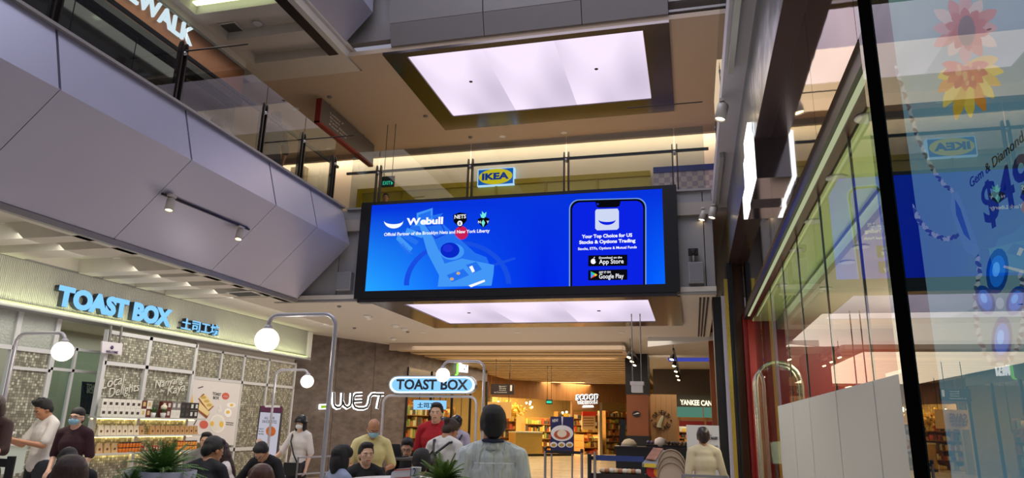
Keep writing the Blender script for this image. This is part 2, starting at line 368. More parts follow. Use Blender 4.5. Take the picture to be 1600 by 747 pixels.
# upper left shopfront: dark glass with copper fascia
COPPER = mat('copper_fascia', (150, 96, 62), .4, .5, var=.15, vscale=2)
DGL = mat('dark_shop_glass', (22, 22, 22), .05, 0, coat=.6)
ws = struct(MB().box((-9.6, -8, 8.35), (-9.42, 12.05, 9.12)).build('wall_left_upper_fascia', COPPER))
MB().box((-9.5, -8, 8.22), (-9.36, 12.05, 8.36)).build('trim', BLACK, ws)
MB().box((-9.5, -8, 9.1), (-9.4, 12.05, 9.3)).build('trim', CEIL, ws)
gl = sgroup('window_1', (-9.5, 3, 5.75))
y = -8.
while y < 12:
    MB().box((-9.56, y+.01, 5.8), (-9.52, min(y+1.32, 12.05)-.01, 8.22)).build('pane', DGL, gl); y += 1.32
MB().box((-9.6, -8, 5.75), (-9.48, 12.05, 5.82)).build('sill', BLACK, gl)
struct(MB().box((-18, 11.95, 5.75), (-9.58, 12.07, 9.3)).build('wall_left_upper_return', mat('warm_grey_wall', (120, 104, 90), .6)))

# ================================================================= BALUSTRADES
def post(parent, x, y, n, zb=6.03):          # n: normal towards the atrium
    n = Vector(n); t = Vector((-n.y, n.x, 0))
    m = MB(); c = Vector((x, y, 0))-n*.02
    for s in (-1, 1):
        q = c+t*.035*s
        m.poly([q+n*.05+Vector((0, 0, zb)), q-n*.05+Vector((0, 0, zb)), q-n*.05+Vector((0, 0, 6.92)), q-n*.03+Vector((0, 0, 7.0)), q+n*.03+Vector((0, 0, 7.0)), q+n*.05+Vector((0, 0, 6.92))], t*.022*s)
    o = m.build('post', DARKM, parent)
    MB().lathe(c+Vector((0, 0, 6.82))-n*.06, [(.03, 0), (.03, .12)], 10, axis=n).build('clamp', STEEL, o)
    return o
# left run
rl = thing('glass_balustrade', 'clear glass balustrade with dark posts on top of the long sloping left bulkhead', 'balustrade', (-7.15, 5, 6))
py = [-4.7, -2.6, -.5, 1.5, 3.55, 5.67, 7.75, 9.83, 11.13, 12.36]
for y in py: post(rl, -7.15, y, (1, 0, 0))
for a, b in zip(py, py[1:]): MB().box((-7.155, a+.012, 6.0), (-7.143, b-.012, 7.34)).build('glass_pane', PGLASS, rl)
MB().bar((-7.3, -6, 6.92), (-7.3, 12.8, 6.92), .05).build('handrail', BLACK, rl)
for y in (7.75, 11.13): MB().tube([(-7.12, y, 6.86), (-6.1, y+.05, 6.88)], .012, 6).build('thin_rod', DARKM, rl)  # thin dark rod reaching out over the atrium from the post
# far run
rf = thing('glass_balustrade', 'clear glass balustrade with dark posts above the big video screen', 'balustrade', (-3.5, 13, 6))
px_ = [-6.45, -4.35, -2.3, -.15]
for x in px_: post(rf, x, 13.06, (0, -1, 0))
for a, b in zip([-7.1]+px_, px_+[.42]): MB().box((a+.012, 13.054, 6.03), (b-.012, 13.066, 7.34)).build('glass_pane', PGLASS, rf)
MB().bar((-7.3, 13.22, 6.92), (.5, 13.22, 6.92), .05).build('handrail', BLACK, rf)
MB().tube([(.42, 12.9, 6.88+.9), (-1.05, 12.85, 6.86+.9)], .012, 6).build('thin_rod', DARKM, rf)  # thin dark rod above and before the far glass
# right run
rr = thing('glass_balustrade', 'clear glass balustrade along the right edge of the upstairs gallery', 'balustrade', (.5, 8, 6))
py = [1.5, 3.6, 5.7, 7.8, 9.9, 12.0]
for y in py[1:]: post(rr, .62, y, (-1, 0, 0), 5.86)
for a, b in zip(py, py[1:]): MB().box((.594, a+.012, 6.0), (.606, b-.012, 7.34)).build('glass_pane', PGLASS, rr)
# right edge slab with soffit
RS = mat('right_soffit', (190, 188, 196), .5)
wr = struct(MB().box((.5, -1, 5.6), (1.4, 12.9, 5.84)).build('wall_right_edge', RS))

# ================================================================= VIDEO SCREEN
vs = thing('video_screen', 'huge wide blue video advertising screen hung on the far gallery edge', 'screen', (-3.4, 12.7, 4.0))
MB().box((-6.66, 12.84, 4.0), (-.14, 12.97, 5.98)).build('housing', BLACK, vs)
SX0, SX1 = at(575, 400, Y=12.82).x, at(1038, 400, Y=12.82).x
SZ0, SZ1 = at(810, 449.5, Y=12.82).z, at(810, 308, Y=12.82).z
for a, b in (((-6.66, 12.8, SZ1), (-.14, 12.84, 6.07)), ((-6.66, 12.8, 4.0), (-.14, 12.84, SZ0)), ((-6.66, 12.8, SZ0), (SX0, 12.84, SZ1)), ((SX1, 12.8, SZ0), (-.14, 12.84, SZ1))):
    MB().box(a, b).build('bezel', mat('screen_bezel', (9, 9, 12), .35), vs)
MB().box((-6.6, 12.84, 3.93), (-.2, 13.02, 4.0)).build('base_plate', mat('smoked_metal', (70, 66, 66), .2, .8), vs)
def scr(n):
    n.nodes.clear(); e = n.nodes.new('ShaderNodeEmission'); o = n.nodes.new('ShaderNodeOutputMaterial')
    tc = n.nodes.new('ShaderNodeTexCoord'); sp = n.nodes.new('ShaderNodeSeparateXYZ'); n.links.new(tc.outputs['Generated'], sp.inputs[0])
    rx = n.nodes.new('ShaderNodeValToRGB'); r = rx.color_ramp; r.elements[0].position = 0; r.elements[0].color = (*srgb((36, 160, 255)), 1)
    r.elements[1].position = 1; r.elements[1].color = (*srgb((4, 100, 248)), 1)
    for p, c in ((.35, (8, 84, 240)), (.62, (2, 36, 222)), (.88, (2, 60, 240))): q = r.elements.new(p); q.color = (*srgb(c), 1)
    rz = n.nodes.new('ShaderNodeValToRGB'); s = rz.color_ramp; s.elements[0].color = (0, 0, 0, 1); s.elements[1].color = (1, 1, 1, 1); s.elements[1].position = .95
    n.links.new(sp.outputs[0], rx.inputs[0]); n.links.new(sp.outputs[2], rz.inputs[0])
    mx = n.nodes.new('ShaderNodeMix'); mx.data_type = 'RGBA'; n.links.new(rz.outputs[0], mx.inputs[0]); n.links.new(rx.outputs[0], mx.inputs[6])
    mx.inputs[7].default_value = (*srgb((6, 50, 214)), 1); n.links.new(mx.outputs[2], e.inputs[0]); e.inputs[1].default_value = 1.15
    n.links.new(e.outputs[0], o.inputs[0])
MB().box((SX0, 12.815, SZ0), (SX1, 12.83, SZ1)).build('display', nodes_mat('screen_picture', scr), vs)
YS = 12.812
def s(x, y): return at(x, y, Y=YS)
def flat(pts, m, name='picture_shape', y=YS, par=vs, t=.002):
    return MB().poly([Vector((p.x, y, p.z)) if isinstance(p, Vector) else at(p[0], p[1], Y=y) for p in pts], (0, t, 0)).build(name, m, par)
def G(n, c, k=1.1): return glow(n, c, k)
SW = G('screen_white', (245, 248, 255)); SL = G('screen_light', (66, 150, 244)); SM = G('screen_mid', (36, 112, 238)); SD = G('screen_dark', (24, 78, 224)); SDD = G('screen_deep', (8, 40, 200))
def ell(cx, cy, rx, ry, n=28, a0=0, a1=360): return [(cx+rx*math.cos(R(a0+(a1-a0)*k/n)), cy+ry*math.sin(R(a0+(a1-a0)*k/n))) for k in range(n+(0 if a1-a0 == 360 else 1))]
# ring on the picture's floor
def ringshape(cx, cy, rx, ry, tk, m, a0, a1, n=24):
    o = ell(cx, cy, rx, ry, n, a0, a1); i = ell(cx, cy, rx-tk, ry-tk*.8, n, a0, a1)
    mb = MB()
    for k in range(len(o)-1): mb.poly([at(*o[k], Y=YS+.002), at(*o[k+1], Y=YS+.002), at(*i[k+1], Y=YS+.002), at(*i[k], Y=YS+.002)], (0, .001, 0))
    return mb.build('picture_ring', m, vs)
ringshape(715, 446, 84, 70, 8, SD, 180, 358); 
flat([(768, 413), (804, 402), (806, 405), (770, 417)], SD, y=YS+.001)
# stepped bench, body and pod of the pictured machine
for k in range(6): flat([(619+k*7, 374-k*5), (640+k*9.5, 394-k*11), (645+k*9.5, 388-k*11), (622+k*7, 366-k*5)], (SL, SM)[k % 2])
flat([(626, 376), (646, 397), (636, 397), (622, 380)], SM)
flat([(651, 333), (676, 325), (676, 340), (670, 352), (651, 352)], SL); flat([(654, 336), (673, 329), (673, 341), (654, 346)], SM, y=YS-.002)
flat([(655, 350), (688, 346), (742, 395), (760, 402), (770, 425), (768, 447), (683, 449), (690, 432), (668, 396)], SM)
flat([(655, 350), (668, 352), (700, 424), (688, 434), (668, 396)], SL, y=YS-.002)
flat([(664, 352), (690, 348), (698, 366), (680, 374)], SD, y=YS-.003); flat([(667, 354), (688, 351), (695, 364), (681, 370)], SM, y=YS-.005)
flat(ell(706, 393, 19, 13), SL, y=YS-.004); flat(ell(703, 391, 15, 12), SDD, y=YS-.006); flat(ell(700, 388, 8, 6), G('screen_indigo', (30, 50, 215)), y=YS-.008)
flat([(688, 414), (722, 404), (772, 414), (771, 428), (768, 446), (684, 448)], SL, y=YS-.003)
flat([(698, 430), (724, 420), (733, 430), (706, 441)], SM, y=YS-.005); flat([(728, 414), (744, 409), (753, 421), (739, 427)], SM, y=YS-.005)
flat([(733, 417), (738, 415), (742, 424), (738, 426)], SW, y=YS-.007); flat(ell(716, 427, 3, 2.4), G('screen_tan', (200, 170, 130)), y=YS-.007); flat(ell(706, 436, 3, 2.4), G('screen_tan', (200, 170, 130)), y=YS-.007)
flat([(732, 446), (757, 437), (758, 440), (736, 449)], SW, y=YS-.006)
flat(ell(721, 364, 10.5, 10.5), G('screen_red', (196, 30, 90)), 'picture_ball')
# moon-like mark, words, badges
def crescent(cx, cy, rx, ry, m, y=YS-.006, lift=.45):
    o = ell(cx, cy, rx, ry, 16, 0, 180); i = ell(cx, cy-ry*.05, rx, ry*lift, 16, 180, 0)
    i = [(x, cy+(yy-cy)) for x, yy in [(cx+rx*math.cos(R(180-180*k/16)), cy+ry*lift*math.sin(R(180*k/16))) for k in range(17)]]
    return flat(o+i[1:-1], m, 'crescent_mark', y)
crescent(615, 345, 15, 12, SW)
def st(tx, x0, y0, x1, y1, h, m=SW, bold=.02, nm='lettering'):
    a, b = at(x0, y0, Y=YS-.008), at(x1, y1, Y=YS-.008); hh = (at(x0, y0-h, Y=YS-.008)-a).length
    text(tx, a, b, (0, 0, 1), hh, m, vs, nm, bold, .002)
text('Webull', at(635, 352, Y=YS-.008), at(692, 350, Y=YS-.008), (0, 0, 1), (at(635, 341, Y=YS-.008)-at(635, 352, Y=YS-.008)).length, SW, vs, bold=.04, depth=.002, split=True)
st('Official Partner of the Brooklyn Nets and New York Liberty', 600, 369, 765, 363, 5)
flat([(708, 336), (718, 332), (729, 334), (729, 345), (719, 356), (709, 347)], G('screen_black', (8, 8, 14)), 'badge', YS-.005)
st('NETS', 710, 342, 728, 341, 6); flat(ell(718.5, 349, 4, 4.2), SW, 'badge_ball', YS-.007); st('B', 716.8, 351.5, 720.2, 351.5, 4.5, G('screen_black', (8, 8, 14)))
flat([(746, 343), (755, 338), (765, 342), (762, 350), (755, 356), (749, 350)], G('screen_black', (8, 8, 14)), 'badge', YS-.005); st('N', 747, 349, 751, 349, 4); st('Y', 760, 349, 764, 349, 4)
flat([(752, 340), (750, 334), (753, 336), (753, 330), (757, 334), (760, 331), (759, 338), (756, 341)], G('screen_teal', (110, 230, 220)), 'badge_flame', YS-.007)
flat([(755, 343), (758, 348), (755, 355), (752, 348)], G('screen_teal', (110, 230, 220)), 'badge_flame', YS-.007)
# phone
def rr_(x0, y0, x1, y1, r, top=True):
    p = []
    for cx, cy, a in ((x1-r, y0+r, -90), (x1, y1, None), (x0, y1, None), (x0+r, y0+r, 180)):
        p += [(cx, cy)] if a is None else [(cx+r*math.cos(R(a+15*k)), cy+r*math.sin(R(a+15*k))) for k in range(7)]
    return p
def skew(pts, cx=950, k=-.026): return [(x, y+(x-cx)*k) for x, y in pts]
flat(skew(rr_(889, 310.5, 1010, 448, 15), 950), G('screen_phone_edge', (110, 150, 220)), 'phone_edge', YS-.002)
flat(skew(rr_(891, 312, 1008, 448, 14), 950), G('screen_black', (8, 8, 14)), 'phone_frame', YS-.004)
flat(skew(rr_(894, 315, 1005, 448, 12), 950), G('screen_phone_blue', (10, 34, 224)), 'phone_display', YS-.006)
flat(skew([(930, 314), (970, 314), (968, 322), (964, 324), (936, 324), (932, 322)], 950), G('screen_black', (8, 8, 14)), 'phone_notch', YS-.008)
flat(ell(934, 319, 1.6, 1.6, 10), G('screen_indigo', (30, 50, 215)), 'phone_lens', YS-.010)
flat([(932, 327), (965, 326), (967, 330), (967, 356), (964, 359), (933, 360), (930, 357), (930, 330)], G('screen_icon', (205, 214, 240)), 'app_icon', YS-.008)
crescent(948.5, 343, 13.5, 8.5, G('screen_phone_blue', (10, 34, 224)), YS-.011)
def st2(*a, **k): st(*a, **k)
YS_ = YS; YS = YS-.004
st('Your Top Choice for US', 909, 372.5, 988, 370, 5.5, bold=.035)
st('Stocks & Options Trading', 905, 381.5, 993, 378.5, 5.5, bold=.035)
st('Stocks, ETFs, Options & Mutual Funds', 903, 391, 995, 388, 4)
for y0, y1, top, big in ((398, 416, 'Download on the', 'App Store'), (421, 438, 'GET IT ON', 'Google Play')):
    flat([(918.5, y0+.5), (980, y0-1), (981, y0), (981, y1-1), (980, y1), (919, y1+1), (918, y1)], SW, 'badge', YS-.001)
    flat([(919.3, y0+1.3), (979.5, y0-.2), (980.2, y0+1), (980.2, y1-1.5), (979.5, y1-.8), (919.8, y1+.2), (919, y1-1)], G('screen_black', (8, 8, 14)), 'badge', YS-.004)
    YS -= .002; st(top, 936, y0+6.5, 972 if y0 < 410 else 954, y0+5.7, 3.2); st(big, 936, y0+14.5, 974.5, y0+13.6, 7, bold=.01); YS += .002
flat(ell(927, 408.5, 4, 4.2, 14), SW, 'fruit_mark', YS-.007); flat([(927, 403.5), (929.5, 400.8), (929, 403.2)], SW, 'fruit_mark', YS-.007); flat(ell(931.5, 407.2, 1.8, 1.8, 10), G('screen_black', (8, 8, 14)), 'fruit_bite', YS-.009)
for pts, c, nm in (([(923, 424), (928, 429.5), (923, 435)], (60, 160, 250), 'b'), ([(923, 424), (930.5, 427.5), (928, 429.5)], (60, 210, 110), 'g'), ([(930.5, 427.5), (933.5, 429.5), (930.5, 431.7), (928, 429.5)], (250, 200, 50), 'y'), ([(923, 435), (928, 429.5), (930.5, 431.7)], (235, 70, 70), 'r')):
    flat(pts, G('play_'+nm, c), 'play_mark', YS-.007)
YS = YS_

# ================================================================= SMALL FITTINGS
LAMPW = glow('lamp_warm', (255, 226, 178), 9.); LAMPC = glow('lamp_cool', (255, 250, 240), 7.)
def downlight(x, y, z, lab, grp, r=.085, m=None):
    t = thing('downlight', lab, 'ceiling light', (x, y, z), grp)
    MB().lathe((x, y, z-.012), [(r*.72, 0), (r, 0), (r*1.05, .012), (r*.7, .02)], 16).build('trim_ring', WHITE, t)
    MB().lathe((x, y, z-.008), [(.001, 0), (r*.7, 0), (r*.7, .006)], 16).build('lamp', m or LAMPW, t); return t
for x, y in ((402, 37),): p = at(x, y, Z=9.5); downlight(p.x, p.y, 9.5, 'bright round downlight inside a ceiling coffer beside the dark square grille', None, .1)
for (x, y), q_ in zip(((462, 170), (513, 232), (555, 244)), ('nearest', 'middle', 'furthest')): p = at(x, y, Z=9.3); downlight(p.x, p.y, 9.3, q_+' round warm downlight in the ceiling row beside the hanging directory board', 'downlights by the directory board')
for (x, y), q_ in zip(((881, 207), (785, 213)), ('right', 'left')): p = at(x, y, Z=9.3); downlight(p.x, p.y, 9.3, q_+' hand round downlight between the glowing ceiling panel and the upstairs cove', 'downlights behind the glowing ceiling panel')
for k, (x, y) in enumerate(((508, 507), (660, 519), (808, 519), (970, 519))): p = at(x, y, Z=4.); downlight(p.x, p.y, 4., ORD[k]+' from the left round downlight in the white ceiling behind the video screen', 'downlights in the row behind the screen', .1)
for (x, y), q_ in zip(((15, 352), (188, 405)), ('left', 'right')): p = at(x, y, Z=4.25); downlight(p.x, p.y, 4.25, q_+' hand round downlight in a ceiling coffer above the toast cafe sign', 'coffer downlights over the cafe', .13)
p = at(372, 459, Z=4.0); downlight(p.x, p.y, 4.0, 'round downlight under the right end of the left bulkhead', None, .1)
def roundel(name, x, y, z, lab, cat, r=.07, h=.05, m=WHITE, grp=None):
    p = at(x, y, Z=z); o = MB().lathe((p.x, p.y, z-h), [(r*.45, 0), (r*.8, h*.3), (r, h*.7), (r, h)], 14).build(name, m); return tag(o, lab, cat, grp)
GREY = mat('grey_plastic', (120, 118, 116), .5)
for x, y in ((515, 151), (665, 181), (735, 214), (833-60, 190)): roundel('smoke_detector', x, y, 9.3, 'tiny round sprinkler in the upstairs gallery ceiling', 'sprinkler', .06, .05, GREY, 'upstairs ceiling sprinklers')
for x, y in ((554, 512), (637, 518), (530, 478)): roundel('sprinkler', x, y, 4.0, 'tiny round sprinkler in the white ceiling left of the screen', 'sprinkler', .05, .04, GREY, 'lower ceiling sprinklers')
for x, y, l in ((636, 466+29, 'small white dome camera on the lower ceiling left of the screen'), (635, 528, 'small dark dome camera on the ceiling above the stone wall')): roundel('dome_camera', x-60 if y < 500 else x-20, y, 4.0, l, 'camera', .09, .08)
for x, y in ((574, 493), (618, 508), (632, 513)): roundel('dome_camera', x, y, 4.0, 'low round white ceiling fitting near the lower left of the screen', 'camera', .1, .06, WHITE, 'round fittings left of the screen')
# grilles
def grille(q, z, lab):
    t = thing('air_grille', lab, 'vent', at(*q[0], Z=z)); P = [at(*k, Z=z) for k in q]
    MB().poly(P, (0, 0, -.02)).build('frame', WHITE, t); c = sum(P, Vector())/4
    MB().poly([c+(p-c)*.84-Vector((0, 0, .021)) for p in P], (0, 0, -.004)).build('mesh', mat('grille_dark', (70, 68, 70), .6), t)
    A, B, D = P[0]+(c-P[0])*.16, P[1]+(c-P[1])*.16, P[3]+(c-P[3])*.16
    for k in range(7): MB().bar(A+(D-A)*(k+.5)/7-Vector((0, 0, .028)), B+(D-A)*(k+.5)/7-Vector((0, 0, .028)), .012).build('slat', GREY, t)
    return t
grille([(341, 37), (367, 33), (384, 50), (359, 52)], 9.51, 'dark square air grille in an upstairs ceiling coffer')
grille([(353, 456), (395, 454), (412, 461), (372, 462)], 3.99, 'dark air grille beside a downlight under the left bulkhead')
t = thing('ceiling_slots', 'three parallel black ceiling slots right of the lower glowing panel', 'vent', (.36, 15, 3.98))
for k in range(3): MB().box((.2+k*.07, 13.4, 3.985), (.235+k*.07, 19.3, 3.999)).build('slot', GAP, t)
t = thing('ceiling_slots', 'pair of thin dark ceiling slots above the stone wall corner', 'vent', (-5.6, 19, 3.98))
for (x0, y0, x1, y1) in ((684, 542, 760, 544), (704, 549, 760, 551)): MB().bar(at(x0, y0, Z=3.992), at(x1, y1, Z=3.992), .1, .01).build('slot', GAP, t)

# track spotlights
def spotlight(base, aim, lab, grp=None, body=None, L=.2, r=.055, m=None, arm=.1):
    base, aim = Vector(base), Vector(aim).normalized(); t = thing('spotlight', lab, 'spotlight', base, grp)
    c = base+Vector((0, 0, -arm))
    MB().box(base-Vector((.03, .07, .015)), base+Vector((.03, .07, .02))).build('adaptor', body or WHITE, t)
    MB().tube([base, c], .012, 8).build('arm', body or WHITE, t)
    h = MB().lathe(c-aim*L*.35, [(r*.7, 0), (r, .02), (r, L), (r*.86, L), (r*.84, L-.02)], 16, aim).build('lamp_head', body or WHITE, t)
    MB().lathe(c+aim*(L*.65-.03), [(.001, 0), (r*.84, 0), (r*.84, .012)], 14, aim).build('lens', m or LAMPW, h)
    return t
def slope(x, y):     # on the leaning lower face of the left bulkhead
    n = Vector((Bt[1]-Cc[1], 0, -(Bt[0]-Cc[0]))); d = ray(x, y); return CAMP+d*((Vector((Cc[0], 0, Cc[1]))-CAMP).dot(n)/d.dot(n))
SPW = mat('spot_white', (196, 190, 180), .4)
a, b = slope(252, 301), slope(388, 357)
tr = tag(MB().bar(a+Vector((.02, 0, -.02)), b+Vector((.02, 0, -.02)), .03, .03).build('light_track', DARKM), 'thin lighting track fixed to the leaning face of the left bulkhead', 'track')
spotlight(slope(266, 303)+Vector((.03, 0, -.04)), (.1, -.2, -1), 'white cylinder spotlight at the upper end of the left bulkhead track', None, SPW, .2, .06)
spotlight(slope(374, 352)+Vector((.03, 0, -.04)), (.1, -.3, -1), 'white cylinder spotlight at the lower end of the left bulkhead track', None, SPW, .2, .06)
# tracks under the right edge soffit
TRK = mat('track_grey', (176, 178, 172), .4, .3)
q0, q1 = at(1158, -20, X=.57), at(1140, 92, X=.57)
tag(MB().bar((.57, q0.y-2, 5.56), (.57, q1.y, 5.56), .06, .08).build('light_track', TRK), 'pale lighting track on the right soffit, nearest the camera', 'track')
q2, q3 = at(1128, 245, X=.57), at(1119, 330, X=.57)
tag(MB().bar((.57, q2.y, 5.56), (.57, min(q3.y, 12.7), 5.56), .06, .08).build('light_track', TRK), 'pale lighting track on the right soffit, beside the screen corner', 'track')
spotlight((.50, at(1132, 78, X=.57).y, 5.53), (-.25, -.05, -1), 'large white spotlight hanging from the nearer right soffit track', None, SPW, .22, .07)
spotlight((.50, at(1117, 262, X=.57).y, 5.53), (-.25, -.1, -1), 'white spotlight high beside the right corner of the screen', None, SPW, .22, .07)
spotlight((.33, 13.0, 5.62), (-.25, -.1, -1), 'small white spotlight in front of the grey panel right of the screen', None, SPW, .2, .065)
# speakers and camera on the far bulkhead
for x0, y0, x1, y1, l in ((531, 427, 551, 455, 'white wall speaker on the grey bulkhead left of the screen'), (1075, 412, 1100, 444, 'white wall speaker on the grey bulkhead right of the screen')):
    a, b = at(x0, y0, Y=13.03), at(x1, y1, Y=13.03); t = thing('wall_speaker', l, 'speaker', (a.x, 13.0, b.z))
    MB().box((a.x, 12.9, b.z), (b.x, 13.035, a.z)).build('cabinet', mat('speaker_grey', (150, 150, 154), .5), t, .01)
    MB().box((a.x+.02, 12.893, b.z+.03), (b.x-.02, 12.9, a.z-.02)).build('grille', mat('speaker_grille', (128, 128, 134), .7), t)
t = thing('wall_camera', 'small dark camera on a bracket above the right wall speaker', 'camera', at(1083, 400, Y=13))
p = at(1083, 395, Y=12.95); MB().box(p+Vector((-.09, -.1, -.05)), p+Vector((.09, .04, .06))).build('housing', DARKM, t); MB().lathe(p+Vector((0, -.1, 0)), [(.045, 0), (.04, .02), (.03, .02)], 12, (0, -1, 0)).build('lens', BLACK, t)
MB().bar(p+Vector((0, .0, -.05)), p+Vector((0, .06, -.22)), .03).build('bracket', STEEL, t)
# exit sign, oval sign
def hang_sign(name, x0, y0, x1, y1, Y, body, lab, cat, ztop, par=None):
    a, b = at(x0, y0, Y=Y), at(x1, y1, Y=Y); t = thing(name, lab, cat, (a.x, Y, b.z))
    MB().box((a.x, Y, b.z), (b.x, Y+.05, a.z)).build('panel', body, t)
    for k in (.2, .8): MB().tube([(a.x+(b.x-a.x)*k, Y+.025, a.z), (a.x+(b.x-a.x)*k, Y+.025, ztop)], .01, 6).build('rod', DARKM, t)
    return t, a, b
t, a, b = hang_sign('exit_sign', 595, 276, 615, 291, 15.8, mat('exit_dark', (18, 40, 40), .3), 'dark hanging EXIT sign with green letters upstairs left of the screen', 'exit sign', 9.3)
text('EXIT', at(598, 289, Y=15.79), at(610, 288.5, Y=15.79), (0, 0, 1), .1, glow('exit_green', (60, 230, 180), 1.2), t, depth=.004)
MB().poly([at(611, 289, Y=15.79), at(614, 286, Y=15.79), at(611, 283, Y=15.79)], (0, .004, 0)).build('arrow', glow('exit_green', (60, 230, 180), 1.2), t)
a, b = at(748, 264.5, Y=18.1), at(804, 290, Y=18.1); a.z, b.z = at(776, 264.5, Y=18.1).z, at(776, 291, Y=18.1).z
t = thing('oval_shop_sign', 'blue lightbox shop sign with a yellow oval on the upstairs cream wall', 'sign', (a.x, 18.1, b.z))
MB().box((a.x, 18.02, b.z), (b.x, 18.19, a.z)).build('lightbox', glow('sign_edge_glow', (190, 225, 255), 1.6), t)
MB().box((a.x+.03, 18.0, b.z+.03), (b.x-.03, 18.02, a.z-.03)).build('blue_face', glow('sign_blue', (10, 110, 210), 1.), t)
c = (a+b)/2; n = 32
MB().poly([(c.x+.50*math.cos(2*math.pi*k/n), 17.99, c.z+.235*math.sin(2*math.pi*k/n)) for k in range(n)], (0, .01, 0)).build('yellow_oval', glow('sign_yellow', (250, 225, 20), 1.), t)
text('IKEA', (c.x-.40, 17.985, c.z-.10), (c.x+.40, 17.985, c.z-.10), (0, 0, 1), .21, glow('sign_navy', (6, 70, 170), .8), t, bold=.05, depth=.006, split=True)
# yellow shop window upstairs
YEL = mat('olive_yellow_frame', (176, 156, 24), .45); wz = sgroup('window_2', (-4, 18.1, 5.75))
xl, xr = at(560, 290, Y=18.1).x, at(1016, 270, Y=18.1).x; zt = at(800, 281, Y=18.1).z
MB().box((xl, 18.05, zt-.14), (xr, 18.2, zt)).build('frame', YEL, wz); MB().box((xl, 18.05, 5.75), (xl+.16, 18.2, zt-.14)).build('frame', YEL, wz)
MB().box((xl+.16, 18.12, 5.75), (xr, 18.19, zt-.14)).build('panel', mat('yellow_shop_film', (190, 176, 60), .3), wz)
for k in range(1, 6): x = xl+(xr-xl)*k/6; MB().box((x-.03, 18.08, 5.75), (x+.03, 18.13, zt-.14)).build('mullion', YEL, wz)
# blue awning strip at right
a, b = at(1022, 277, Y=18.1), at(1150, 290, Y=18.1)
aw = thing('shop_awning', 'blue edged awning with pale scalloped pattern at the upstairs right', 'awning', (a.x, 18, 7.4))
MB().box((a.x, 17.7, zt-.2), (3.5, 18.15, zt-.05)).build('blue_edge', mat('awning_blue', (40, 60, 150), .5), aw)
def scal(n):
    b = n.nodes['Principled BSDF']; tc = n.nodes.new('ShaderNodeTexCoord'); ck = n.nodes.new('ShaderNodeTexChecker'); ck.inputs['Scale'].default_value = 7
    ck.inputs['Color1'].default_value = (*srgb((190, 184, 200)), 1); ck.inputs['Color2'].default_value = (*srgb((160, 152, 180)), 1)
    n.links.new(tc.outputs['Object'], ck.inputs['Vector']); n.links.new(ck.outputs[0], b.inputs['Base Color'])
MB().box((a.x, 17.75, zt-1.2), (3.5, 18.1, zt-.2)).build('patterned_band', nodes_mat('scallop_pattern', scal), aw)
MB().box((a.x, 17.8, 5.75), (3.5, 18.1, zt-1.2)).build('lower_panel', mat('awning_wall', (150, 146, 150), .6), aw)
# directory board hanging along the left passage
A, B = at(527, 183, Z=9.1), at(600, 243, Z=9.1)
X0 = -8.6; ya, yb_ = at(529, 200, X=X0).y, at(612, 250, X=X0).y
t = thing('directory_board', 'long grey and red directory board hanging from the upstairs ceiling', 'sign', (X0, ya, 8.6))
ya, yb_ = 13.9, 16.9
MB().box((X0-.06, ya, 8.62), (X0+.06, yb_, 9.22)).build('board', mat('board_grey', (96, 92, 92), .5), t)
MB().box((X0-.07, ya-.03, 8.58), (X0+.07, ya+.0, 9.22)).box((X0-.07, ya-.03, 8.56), (X0+.07, yb_, 8.62)).build('red_edge', mat('board_red', (130, 28, 24), .5), t)
TW = mat('board_text', (210, 206, 200), .5)
for k, s_ in enumerate(('Lobby F', 'Shops', 'Taxi Stand', 'Food Hall')): text(s_, (X0+.062, ya+.45, 9.02-.1*k), (X0+.062, ya+.45+.1*len(s_), 9.02-.1*k), (0, 0, 1), .05, TW, t, depth=.003)
for k in (.5, 2.4): MB().tube([(X0, ya+k, 9.2), (X0, ya+k, 9.3)], .012, 6).build('rod', DARKM, t)
# halo letters on the upstairs copper fascia
t = thing('halo_letter_sign', 'glowing white letters on the copper fascia of the upstairs left shop', 'sign', (-9.4, 9, 8.6))
K1, K0 = at(302, 62, X=-9.38), at(216, 22, X=-9.38)
zb, zt2 = at(292, 68, X=-9.38).z, at(300, 46, X=-9.38).z
yE = at(216, 18, X=-9.38).y; yK = at(300, 58, X=-9.38).y
wch = (yK-yE)/4.7
word = 'SIDEWALK'; y0 = yK-wch*len(word)*1.02
HG = glow('halo_white', (236, 246, 255), 1.5); FACE = glow('letter_face_white', (220, 230, 240), .9)
text(word, (-9.39, y0, zb), (-9.39, yK, zb), (0, 0, 1), zt2-zb, HG, t, bold=.015, depth=.05, split=True)
p = at(303, 50, X=-9.3)
# person and small things upstairs are built with the other people

# ================================================================= TOAST CAFE (left)
XT = -10.5
def ribs(n):
    b = n.nodes['Principled BSDF']; b.inputs['Base Color'].default_value = (*srgb((176, 172, 160)), 1); b.inputs['Roughness'].default_value = .55
    tc = n.nodes.new('ShaderNodeTexCoord'); wv = n.nodes.new('ShaderNodeTexWave'); wv.bands_direction = 'Y'; wv.inputs['Scale'].default_value = 9.5
    bp = n.nodes.new('ShaderNodeBump'); bp.inputs['Strength'].default_value = .8; bp.inputs['Distance'].default_value = .02
    rp = n.nodes.new('ShaderNodeMix'); rp.data_type = 'RGBA'; rp.inputs[6].default_value = (*srgb((150, 147, 140)), 1); rp.inputs[7].default_value = (*srgb((190, 187, 178)), 1)
    n.links.new(tc.outputs['Object'], wv.inputs['Vector']); n.links.new(wv.outputs['Fac'], bp.inputs['Height']); n.links.new(bp.outputs[0], b.inputs['Normal'])
    n.links.new(wv.outputs['Fac'], rp.inputs[0]); n.links.new(rp.outputs[2], b.inputs['Base Color'])
wt = struct(MB().box((XT-.3, -2, 3.27), (XT, 17.72, 3.99)).build('wall_cafe_fascia', nodes_mat('ribbed_fascia', ribs)))
